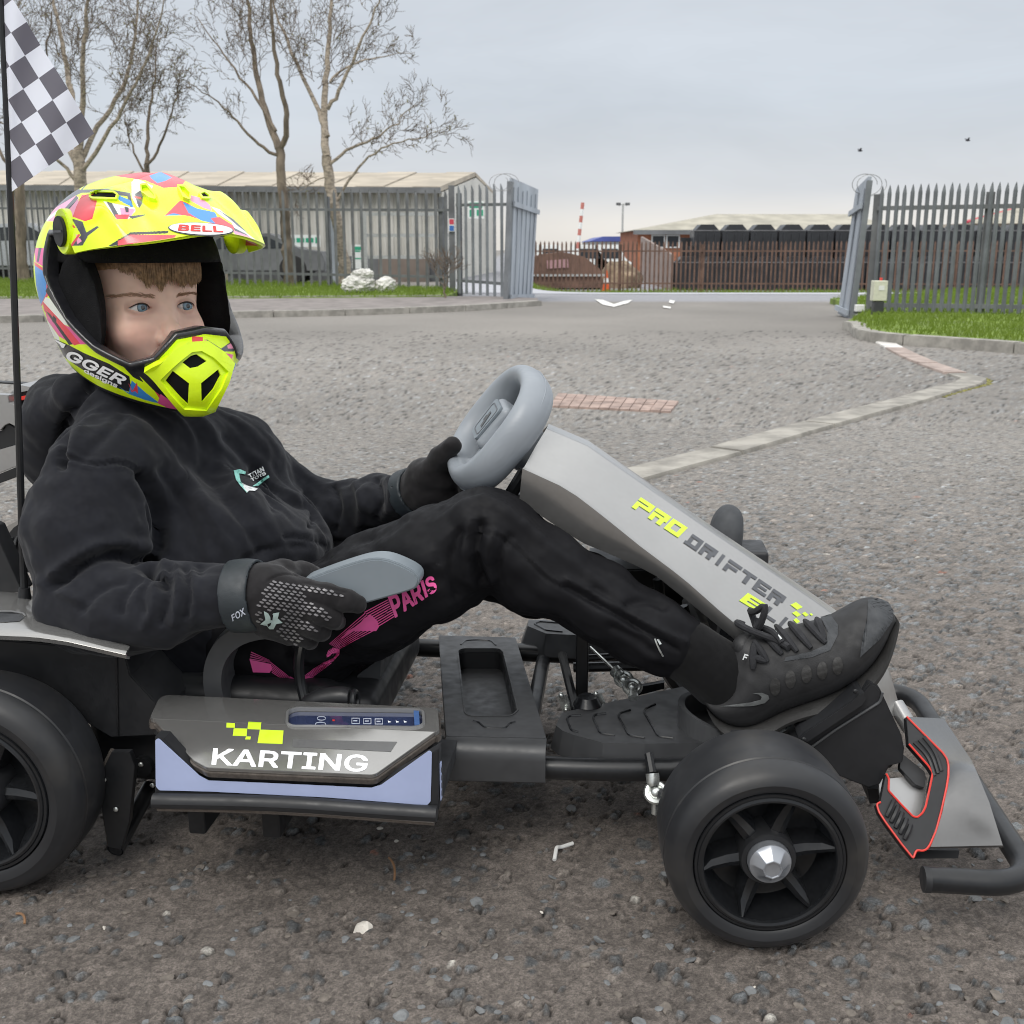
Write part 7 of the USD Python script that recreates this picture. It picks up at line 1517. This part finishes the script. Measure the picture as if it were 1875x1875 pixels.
for a, b in (((945, 350), (1095, 520)), ((1045, 330), (1195, 498)), ((1150, 312), (1298, 462)), ((1235, 298), (1290, 440)), ((850, 400), (985, 540)), ((780, 450), (880, 590)), ((780, 470), (775, 640)), ((870, 590), (775, 560))):
    q = [hz(*(np.array(a) * (1 - t) + np.array(b) * t)) for t in (0, .33, .66, 1)]; p = SS.at(q, .003); obj('lace', tube(curve(p, 8), [.003, .0042, .0048, .005, .005, .0048, .0042, .003], 8), L_ + 'lace', body)
sk = lambda x, y, l: SS.at([hz(x, y)], l)[0]
bow = [[sk(800, 390, .006), sk(760, 330, .02), K(*hz(800, 230), v0 - .01), K(*hz(860, 195), v0 - .02), K(*hz(850, 270), v0 - .02), sk(800, 350, .012)], [sk(720, 360, .006), sk(690, 370, .012), sk(740, 410, .012), sk(880, 450, .010), sk(1040, 500, .008)], [sk(800, 390, .008), sk(900, 420, .012), sk(990, 470, .008)]]
for q in bow: obj('lace', tube(curve(q, 18), .0046, 8), L_ + 'lace', body)
obj('lace_tip', tube([sk(945, 430, .014), sk(990, 462, .012)], .0020, 8), L_ + 'zinc', body)
obj('tongue', surface(lambda P: s_chain(P, [K(*hz(720, 560), v0 - .012), K(*hz(700, 480), v0 - .006), K(*hz(735, 420), v0)], [.0075, .0085, .008], .02), K(*hz(690, 480), v0) - .06, K(*hz(690, 480), v0) + .06, .003), L_ + 'shoe_black', body, smooth=True)
M2 = K(*hz(722, 560), v0 - .0335); obj('tongue_mark', place(slab(union_all([sbox(-.0025, -.004, -.0012, .004), sbox(-.0025, .0027, .0025, .004), sbox(-.0025, -.0007, .002, .0007)]), 0, .001), M2, (1, 0, -.3), (.3, 0, 1), (0, -1, 0)), L_ + 'print_white', body)
ft, fb = [(1290, 1010), (1298, 975), (1310, 940), (1330, 925), (1350, 930), (1357, 960)], [(1290, 1080), (1310, 1080), (1335, 1060), (1350, 1030), (1356, 1000), (1358, 975)]
obj('shoe', loft_shoe(ft, fb, (.03, .038, .042, .042, .036, .015), .17, 24, 24), L_ + 'shoe_toe', body, smooth=45, label='far shoe, only its toe above the hood'); 
KP('far_pedal', box(K(1345, 1010, .12), K(1395, 1030, .2), .006), 'black_plastic')
# ================================================================ the crash helmet
usdkit.material(stage, '/World/Looks/helmet_paint', {'a': ('attribute', {'attribute': 'paint'}), 'tc': ('geometry', {}), 'n': ('noise_texture', {'scale': 55.0, 'detail': 3.0}), 'r': ('map_range', {'from_min': .3, 'from_max': .7, 'to_min': .24, 'to_max': .40}), 'p': ('principled_bsdf', {'specular_ior_level': .5, 'coat_weight': .45, 'coat_roughness': .10})},
    [('tc.position', 'n.vector'), ('n.fac', 'r.value'), ('r.result', 'p.roughness'), ('a.color', 'p.base_color')], surface='p.BSDF')
M('helmet_black', (0.0095, 0.0098, 0.0108), .45, spec=.4); M('pad_mesh', (0.006, 0.006, 0.007), .8, spec=.2, bump=.9, bscale=700, bdist=.002); M('vent_black', (0.004, 0.004, 0.0045), .8, spec=.15); M('fluo', (0.66, 0.88, 0.008), .30, var=.03, coat=.45)
helmet = thing('crash_helmet', 'fluorescent yellow motocross helmet with red, blue and pink graphics on the boy\'s head', 'helmet', matrix=KM)
RH = turned(28, .0)
SH3 = np.array([.885, .885, .95]); toK = lambda q: np.asarray(q) * SH3 @ RH.T + HC
zb = lambda f: -.112 - .385 * f
def outer(Q):
    d = smin(s_ell(Q, (-.012, 0, .032), (.168, .147, .142)), s_ell(Q, (.032, 0, -.058), (.150, .130, .108)), .05)
    d = smin(d, s_cap(Q, (.05, 0, -.098), (.152, 0, -.108), .088, .047), .035)
    return smin(d, s_cap(Q, (.05, 0, .130), (-.10, 0, .10), .044, .04), .03)
PH = np.array([0, 12, 22, 32, 50, 68, 80, 88.]); ZL = np.array([-.034, -.040, -.074, -.082, -.058, -.022, .018, .052])
def port(Q):
    ph = np.degrees(np.arctan2(np.abs(Q[:, 1]), Q[:, 0] + .02)); r_ = np.hypot(Q[:, 1], Q[:, 0] + .02)
    return np.maximum(np.maximum((np.interp(ph, PH, ZL) - Q[:, 2]) * .85, (Q[:, 2] - .088)), np.radians(ph - 84) * r_)
def f_shell(Q):
    o = outer(Q); g = port(Q); rim = .0045 * np.exp(-((g - .004) / .006) ** 2) * (np.abs(o) < .03)
    d = np.maximum(o - rim, -(o + .022)); d = smax(d, (zb(Q[:, 0]) - Q[:, 2]) * .93, .010)
    return smax(d, -g, .004)
sm = surface(f_shell, (-.20, -.165, -.20), (.22, .165, .21), .0021)
YEL, RED, BLU, PNK, WHT, GRY, BLK, PIK = (.66, .88, .008), (.66, .055, .075), (.045, .24, .58), (.72, .095, .30), (.74, .78, .70), (.055, .055, .068), (.010, .010, .012), (.80, .30, .46)
zh = lambda pts: Polygon([(x / 3.606, 250 + y / 3.606) for x, y in pts]).buffer(0)
SHELL = [(RED, [(700, 240), (860, 225), (1170, 232), (1225, 290), (1200, 330), (1080, 340), (960, 290), (740, 258)]), (BLU, [(985, 258), (1060, 232), (1135, 270), (1095, 292), (1040, 308), (1000, 278)]),
    (WHT, [(882, 280), (920, 285), (1010, 325), (1000, 350), (930, 350), (930, 440), (880, 400), (868, 330)]), (GRY, [(905, 283), (960, 318), (1000, 335), (960, 335), (935, 330), (945, 300)]),
    (GRY, [(335, 450), (515, 330), (530, 355), (620, 260), (625, 265), (545, 350), (700, 345), (860, 372), (850, 392), (700, 368), (540, 372), (500, 390), (350, 480)]),
    (PIK, [(350, 480), (500, 390), (520, 400), (515, 470), (480, 530), (400, 560), (310, 560)]), (RED, [(500, 470), (540, 385), (620, 378), (640, 430), (610, 545), (560, 560), (480, 530)]), (GRY, [(385, 520), (505, 388), (518, 408), (405, 540)]), (WHT, [(300, 545), (400, 470), (408, 482), (310, 562)]),
    (PNK, [(225, 735), (335, 735), (305, 870), (235, 830)]), (GRY, [(255, 735), (275, 735), (255, 830), (243, 825)]), (GRY, [(310, 735), (345, 735), (310, 900), (295, 870)]),
    (RED, [(225, 825), (322, 895), (318, 1050), (270, 1130), (262, 1110), (305, 1040), (308, 905), (228, 850)]), (BLU, [(228, 850), (308, 905), (305, 1040), (265, 1120), (238, 980)]),
    (BLK, [(310, 800), (340, 790), (345, 900), (440, 1130), (560, 1250), (430, 1230), (300, 1020), (330, 960)]), (WHT, [(318, 880), (345, 920), (420, 1130), (412, 1172), (385, 1130), (335, 1030)]), (WHT, [(300, 1060), (330, 1070), (420, 1200), (455, 1250), (420, 1240), (330, 1170), (285, 1090)]),
    (PNK, [(290, 1120), (420, 1240), (660, 1352), (570, 1372), (480, 1372), (390, 1320), (310, 1210)]), (RED, [(280, 1085), (330, 1140), (450, 1270), (530, 1368), (490, 1380), (380, 1260), (290, 1150)]), (BLK, [(300, 1150), (330, 1170), (480, 1372), (455, 1376)]), (BLK, [(350, 1180), (372, 1200), (372, 1250), (345, 1220)]), (WHT, [(310, 1210), (390, 1325), (400, 1380), (340, 1300)]),
    (BLK, [(360, 1335), (450, 1375), (560, 1432), (720, 1500), (855, 1585), (870, 1690), (700, 1640), (520, 1550), (420, 1450)]), (YEL, [(400, 1440), (500, 1510), (640, 1600), (820, 1680), (900, 1740), (780, 1700), (560, 1600), (430, 1490)]),
    (BLK, [(800, 1515), (960, 1505), (1060, 1465), (965, 1535), (1180, 1790), (1120, 1780), (980, 1640), (880, 1575)]), (YEL, [(730, 1470), (800, 1500), (930, 1590), (1040, 1700), (1060, 1720), (1000, 1690), (880, 1590)]), (BLK, [(815, 1520), (890, 1540), (950, 1625), (880, 1590)]),
    (BLU, [(780, 1650), (850, 1690), (870, 1610), (960, 1690), (1060, 1765), (960, 1740), (850, 1700)]), (RED, [(845, 1620), (875, 1680), (905, 1620), (912, 1700), (890, 1680), (870, 1690)]), (RED, [(1020, 1680), (1060, 1710), (1130, 1780), (1080, 1770)]), (PNK, [(1060, 1700), (1230, 1815), (1120, 1800), (1040, 1760)]),
    (RED, [(1265, 1315), (1340, 1325), (1340, 1352), (1270, 1362)]), (GRY, [(1350, 1330), (1460, 1400), (1560, 1330), (1545, 1420), (1430, 1420)]), (PNK, [(1340, 1330), (1420, 1400), (1530, 1470), (1500, 1450), (1380, 1390)]), (PIK, [(1500, 1380), (1560, 1340), (1555, 1400), (1505, 1400)]), (PNK, [(1440, 1420), (1540, 1440), (1530, 1475)]),
    (BLU, [(1500, 1620), (1540, 1480), (1560, 1500), (1530, 1600), (1450, 1740), (1420, 1760)]), (RED, [(1480, 1560), (1535, 1470), (1545, 1485), (1430, 1750), (1410, 1765)]), (GRY, [(1505, 1650), (1530, 1600), (1450, 1770), (1420, 1790)])]
VISOR = [(GRY, [(640, 355), (860, 372), (880, 470), (860, 470), (840, 395), (640, 372)]), (BLU, [(770, 382), (860, 420), (885, 472), (820, 440), (780, 415)]), (WHT, [(680, 425), (740, 440), (890, 470), (895, 490), (850, 545), (770, 548)]), (GRY, [(702, 428), (740, 440), (800, 545), (760, 535)]), (PIK, [(790, 470), (895, 480), (865, 530), (800, 525)]), (GRY, [(820, 460), (850, 470), (850, 500), (830, 500)]), (RED, [(760, 515), (855, 515), (845, 545), (770, 548)]), (GRY, [(850, 525), (975, 512), (930, 530), (870, 545)]),
    (WHT, [(868, 300), (900, 285), (925, 330), (935, 420), (910, 470), (870, 400)]), (GRY, [(890, 380), (950, 340), (940, 440), (920, 480), (905, 440)]), (RED, [(885, 390), (930, 400), (935, 415), (890, 405)]),
    (PIK, [(1250, 385), (1330, 405), (1385, 450), (1400, 490), (1340, 470), (1260, 425)]), (RED, [(1085, 525), (1190, 420), (1240, 440), (1460, 575), (1560, 590), (1545, 625), (1400, 575), (1250, 525), (1150, 515)]), (BLU, [(1205, 430), (1300, 475), (1420, 500), (1455, 582), (1330, 555), (1245, 505)]), (BLU, [(1085, 525), (1150, 505), (1200, 520), (1110, 522)]), (RED, [(1390, 540), (1450, 530), (1560, 600), (1545, 625), (1450, 600)]),
    (WHT, [(1390, 460), (1450, 480), (1560, 570), (1640, 640), (1560, 590), (1440, 510)]), (GRY, [(1430, 478), (1540, 545), (1640, 640), (1570, 590), (1500, 530)]), (WHT, [(1520, 555), (1700, 690), (1690, 700), (1560, 625)]), (GRY, [(1540, 600), (1620, 640), (1700, 705), (1560, 640)]), (PIK, [(1530, 615), (1640, 655), (1712, 730), (1620, 690), (1555, 650)]),
    (BLK, [(715, 722), (860, 632), (1112, 622), (1110, 640), (868, 650), (800, 690), (775, 728)]), (RED, [(778, 690), (862, 648), (1170, 650), (1100, 722), (780, 726)]), (GRY, [(1410, 702), (1530, 672), (1620, 682), (1510, 706)]), (RED, [(1500, 700), (1600, 680), (1700, 722), (1560, 718)]),
    (GRY, [(470, 540), (545, 562), (580, 660), (545, 720), (475, 722), (535, 650), (500, 590)]), (PIK, [(500, 640), (540, 690), (510, 712)]), (RED, [(450, 545), (500, 600), (490, 605), (440, 560)]), (RED, [(440, 750), (520, 640), (530, 650), (460, 750)]), (WHT, [(320, 690), (380, 765), (470, 735), (420, 790), (340, 760)]), (GRY, [(560, 640), (640, 590), (655, 598), (575, 660)])]
import shapely
ALL = SHELL + VISOR
def colour(q, layers):
    c = np.tile(YEL, (len(q), 1)).astype(float)
    for col, pts in layers: c[shapely.contains_xy(zh(pts), q[:, 0], q[:, 1])] = col
    return c
def paint(Q, N, layers, inside, black):
    """Colour of the points Q (helmet frame): graphics on the camera's side, mirrored on the other."""
    def see(q, n): p = toK(q); return ((EYEK - p) * ((n / SH3) @ RH.T)).sum(1) > 0, kproj(p)[0]
    v1, q1 = see(Q, N); mr = np.array([1, -1, 1]); v2, q2 = see(Q * mr, N * mr)
    c = np.tile(YEL, (len(Q), 1)).astype(float); c2 = colour(q2, layers); c1 = colour(q1, layers); c[v2] = c2[v2]; c[v1] = c1[v1]
    c[black] = BLK; c[inside] = BLK; return c
def painted_mesh(m, layers, flags, rounds=2):
    """Colours the vertices, splitting the triangles that a colour edge crosses so that the edge stays crisp."""
    V, F = np.asarray(m.vertices), np.asarray(m.faces); N = normals(m); C_ = paint(V, N, layers, *flags(V))
    for _ in range(rounds):
        mixed = (np.abs(C_[F[:, 0]] - C_[F[:, 1]]).sum(1) + np.abs(C_[F[:, 0]] - C_[F[:, 2]]).sum(1)) > 1e-6
        f = F[mixed]; k = len(V); mids, nm = [], []
        for a, b in ((0, 1), (1, 2), (2, 0)): mids.append((V[f[:, a]] + V[f[:, b]]) / 2); nm.append(N[f[:, a]] + N[f[:, b]])
        n = len(f); Vn, Nn = np.vstack(mids), np.vstack(nm); Nn /= np.linalg.norm(Nn, axis=1, keepdims=True) + 1e-12; i0, i1, i2 = k + np.arange(n), k + n + np.arange(n), k + 2 * n + np.arange(n)
        F = np.vstack([F[~mixed], np.stack([f[:, 0], i0, i2], 1), np.stack([f[:, 1], i1, i0], 1), np.stack([f[:, 2], i2, i1], 1), np.stack([i0, i1, i2], 1)])
        V, N = np.vstack([V, Vn]), np.vstack([N, Nn]); C_ = np.vstack([C_, paint(Vn, Nn, layers, *flags(Vn))])
    return trimesh.Trimesh(V, F, process=False), N, C_
def hobj(name, V, F, N, C_, parent):
    p = UsdGeom.Mesh.Define(stage, numbered(str(parent.GetPath()) + '/' + name)); p.CreatePointsAttr(Vt.Vec3fArray.FromNumpy(toK(V).astype(np.float32))); p.CreateFaceVertexCountsAttr(Vt.IntArray.FromNumpy(np.full(len(F), 3, np.int32))); p.CreateFaceVertexIndicesAttr(Vt.IntArray.FromNumpy(np.asarray(F, np.int32).ravel())); p.CreateSubdivisionSchemeAttr('none')
    p.CreateNormalsAttr(Vt.Vec3fArray.FromNumpy((N @ RH.T).astype(np.float32))); p.SetNormalsInterpolation('vertex'); UsdGeom.PrimvarsAPI(p).CreatePrimvar('paint', Sdf.ValueTypeNames.Color3fArray, 'vertex').Set(Vt.Vec3fArray.FromNumpy(C_.astype(np.float32)))
    UsdShade.MaterialBindingAPI.Apply(p.GetPrim()).Bind(UsdShade.Material.Get(stage, '/World/Looks/helmet_paint')); return p.GetPrim()
def fl_shell(V): o = outer(V); return o < -.007, (port(V) < .0095) | (V[:, 2] - zb(V[:, 0]) < .011)
pm, pn, pc = painted_mesh(sm, ALL, fl_shell); shell = hobj('shell', np.asarray(pm.vertices), pm.faces, pn, pc, helmet)
sk_shell = Skin(trimesh.Trimesh(toK(np.asarray(sm.vertices)), sm.faces, process=False), 2.0)
# visor
na, nb = 121, 48
A_, B_ = np.meshgrid(np.linspace(-1, 1, na), np.linspace(0, 1, nb), indexing='ij'); th = np.radians(A_ * 86); cs_, sn_ = np.maximum(np.cos(th), 0), np.sin(th)
Rf, Rs, Ru = .052 + .040 * cs_ ** .8, .150 * sn_, .088 + .076 * cs_ ** .75
Ef, Es, Eu = .062 + .180 * cs_ ** .62, (.150 - .022 * cs_) * sn_, .060 + .022 * cs_ ** .5 + .010 * cs_ ** 6
bul = np.sin(np.pi * B_) * (.006 + .006 * cs_)
hump = .012 * np.exp(-((A_ - 0) / .16) ** 2) * sstep(1.0, .3, B_) + .008 * (np.exp(-((np.abs(A_) - .42) / .07) ** 2)) * sstep(0.0, .25, B_) * sstep(1.0, .5, B_) - .006 * np.exp(-((np.abs(A_) - .28) / .07) ** 2) * sstep(.1, .3, B_) * sstep(.85, .5, B_)
fin = .010 * np.exp(-((np.abs(A_) - .66) / .05) ** 2) * sstep(.25, .55, B_) * sstep(1.02, .8, B_)
VP = np.stack([(1 - B_) * Rf + B_ * Ef + bul * .35 * cs_, ((1 - B_) * Rs + B_ * Es) * (1 + .25 * bul), (1 - B_) * Ru + B_ * Eu + bul + hump + fin], -1)
vm = loft(list(VP), 0); cen_n = normals(vm)[(na // 2) * nb + nb // 2]; sgn = 1 if cen_n[2] > 0 else -1
vm = loft(list(VP), .0045 * sgn)
if sgn < 0: vm.faces = np.asarray(vm.faces)[:, ::-1]
vm = trimesh.Trimesh(*trimesh.remesh.subdivide(vm.vertices, vm.faces), process=False)
sides_n = (na * nb)
vm, vn, vc = painted_mesh(vm, ALL, lambda V: (np.zeros(len(V), bool), np.zeros(len(V), bool)), 1)
visor = hobj('visor', np.asarray(vm.vertices), vm.faces, vn, vc, helmet); sk_vis = Skin(trimesh.Trimesh(toK(np.asarray(vm.vertices)), vm.faces, process=False))
H = lambda name, m, mat, parent=None, **k: obj(name, m, L_ + mat, parent if parent is not None else helmet, **k)
# badge, slots, screw
ov = lambda cx, cy, a, b, rot: [(cx + a * math.cos(t) * math.cos(rot) - b * math.sin(t) * math.sin(rot), cy + a * math.cos(t) * math.sin(rot) + b * math.sin(t) * math.cos(rot)) for t in np.linspace(0, 6.28, 41)[:-1]]
obj('badge_edge', sk_vis.lay(zh(ov(1325, 615, 216, 44, .05)), .0010, 4), L_ + 'decal_dark', visor); obj('badge', sk_vis.lay(zh(ov(1325, 615, 207, 38, .05)), .0017, 4), L_ + 'decal_white', visor)
zt = lambda q: [(x / 3.606, 250 + y / 3.606) for x, y in q]
obj('badge_lettering', sk_vis.lay(fit_text('BELL', zt([(1175, 628), (1470, 640), (1462, 604), (1185, 590)]), True).buffer(.4), .0024, 3), L_ + 'red_trim', visor)
for pts in ([(606, 380), (630, 374), (755, 378), (775, 392), (768, 412), (620, 410), (602, 402)], [(1320, 385), (1345, 378), (1370, 395), (1375, 408), (1335, 408)]):
    P = zh(pts); obj('vent_slot', sk_vis.lay(P, .0012, 3), L_ + 'vent_black', visor); obj('slot_rim', sk_vis.thick(P.buffer(3.2).difference(P), 0, .003, 3), L_ + 'fluo', visor)
for pts, rp in (([(940, 345), (975, 340), (1030, 400), (1030, 425), (990, 420), (945, 385)], None), ([(1180, 350), (1215, 355), (1250, 395), (1245, 428), (1215, 415)], None)):
    P = zh(pts); obj('scoop', sk_vis.thick(P.buffer(2.5).difference(P.buffer(-.5)), 0, .006, 3), L_ + 'fluo', visor); obj('scoop_hollow', sk_vis.lay(P.buffer(-.5), .0014, 3), L_ + 'fluo', visor)
for s in (-1, 1):
    c = np.array([.066, s * .146, .094]); ex, ey, ez = RH @ [1, 0, 0], RH @ [0, 0, 1.0], RH @ [0, s * 1.0, 0]
    circ = lambda r_: Polygon([(r_ * math.cos(a), 1.25 * r_ * math.sin(a)) for a in np.linspace(0, 6.283, 37)[:-1]])
    H('screw_boss', place(slab(circ(.023), -.012, .004, .003), toK(c), ex, ey, ez), 'fluo'); H('visor_screw', place(slab(circ(.0155), .0042, .009, .002), toK(c), ex, ey, ez), 'helmet_black'); H('screw_slot', place(box((-.011, -.0015, .0092), (.011, .0015, .0105)), toK(c), ex, ey, ez), 'decal_dark')
# chin guard with three openings
hexg = zh([(955, 1522), (1090, 1450), (1235, 1362), (1350, 1362), (1440, 1430), (1505, 1500), (1470, 1620), (1395, 1775), (1330, 1800), (1225, 1800), (1100, 1660)])
inner_ = zh([(1080, 1590), (1185, 1495), (1262, 1432), (1318, 1428), (1390, 1475), (1468, 1555), (1430, 1650), (1350, 1770), (1230, 1762), (1150, 1680)])
hl = [zh([(1208, 1492), (1258, 1452), (1290, 1443), (1352, 1488), (1300, 1522), (1255, 1530)]), zh([(1105, 1602), (1150, 1542), (1252, 1622), (1246, 1748), (1205, 1710)]), zh([(1322, 1622), (1420, 1540), (1436, 1575), (1392, 1660), (1326, 1735)])]
obj('chin_guard', sk_shell.thick(hexg.difference(inner_), 0, .0105, 4), L_ + 'fluo', shell, smooth=25); obj('chin_grille', sk_shell.thick(inner_.difference(union_all(hl)), .0, .0068, 4), L_ + 'fluo', shell, smooth=25)
for p in hl: obj('chin_opening', sk_shell.lay(p.buffer(.3), .0045, 3), L_ + 'vent_black', shell)
obj('nose_guard', sk_shell.thick(zh([(1170, 1275), (1240, 1250), (1330, 1256), (1385, 1305), (1370, 1345), (1270, 1300), (1180, 1320)]), 0, .003, 4), L_ + 'helmet_black', shell) if False else None
obj('shell_lettering', sk_shell.lay(fit_text('GGER', zt([(432, 1462), (800, 1632), (852, 1592), (468, 1408)]), True).buffer(.55), .0014, 3), L_ + 'decal_white', shell); obj('shell_lettering', sk_shell.lay(fit_text('designs', zt([(560, 1560), (770, 1662), (785, 1630), (560, 1528)]), True).buffer(.2), .0014, 3), L_ + 'decal_white', shell)
obj('shell_lettering', sk_shell.lay(zh([(370, 1338), (440, 1372), (425, 1395), (412, 1390), (400, 1368), (378, 1352)]), .0014, 3), L_ + 'decal_white', shell)
# padding
def f_pads(Q, s):
    q = Q * [1, s, 1]; d = s_ell(q, (.048, .128, -.022), (.060, .024, .082)); d = smin(d, s_ell(q, (.02, .108, -.01), (.05, .028, .085)), .01); d = smax(d, -(np.abs(q[:, 0] - .052) - .003), .004) if False else d
    return np.maximum(d, outer(Q) + .014)
for s in (-1, 1):
    m = surface(lambda Q: f_pads(Q, s), (-.06, -.16, -.13), (.16, .16, .09), .0035); v = np.asarray(m.vertices); H('cheek_pad', trimesh.Trimesh(toK(v), m.faces, process=False), 'pad_mesh', smooth=True)
m = surface(lambda Q: np.maximum(np.maximum(s_ell(Q, (-.012, 0, .035), (.150, .130, .132)), -s_ell(Q, (-.012, 0, .022), (.122, .100, .112))), .052 - Q[:, 2]), (-.18, -.15, .03), (.16, .15, .19), .004); H('liner', trimesh.Trimesh(toK(np.asarray(m.vertices)), m.faces, process=False), 'pad_mesh', smooth=True)
m = surface(lambda Q: np.maximum(np.maximum(outer(Q) + .016, -(outer(Q) + .034)), np.maximum(zb(Q[:, 0]) - .010 - Q[:, 2], Q[:, 2] - zb(Q[:, 0]) - .012)), (-.18, -.15, -.2), (.2, .15, -.02), .004); H('neck_roll', trimesh.Trimesh(toK(np.asarray(m.vertices)), m.faces, process=False), 'pad_mesh', smooth=True)
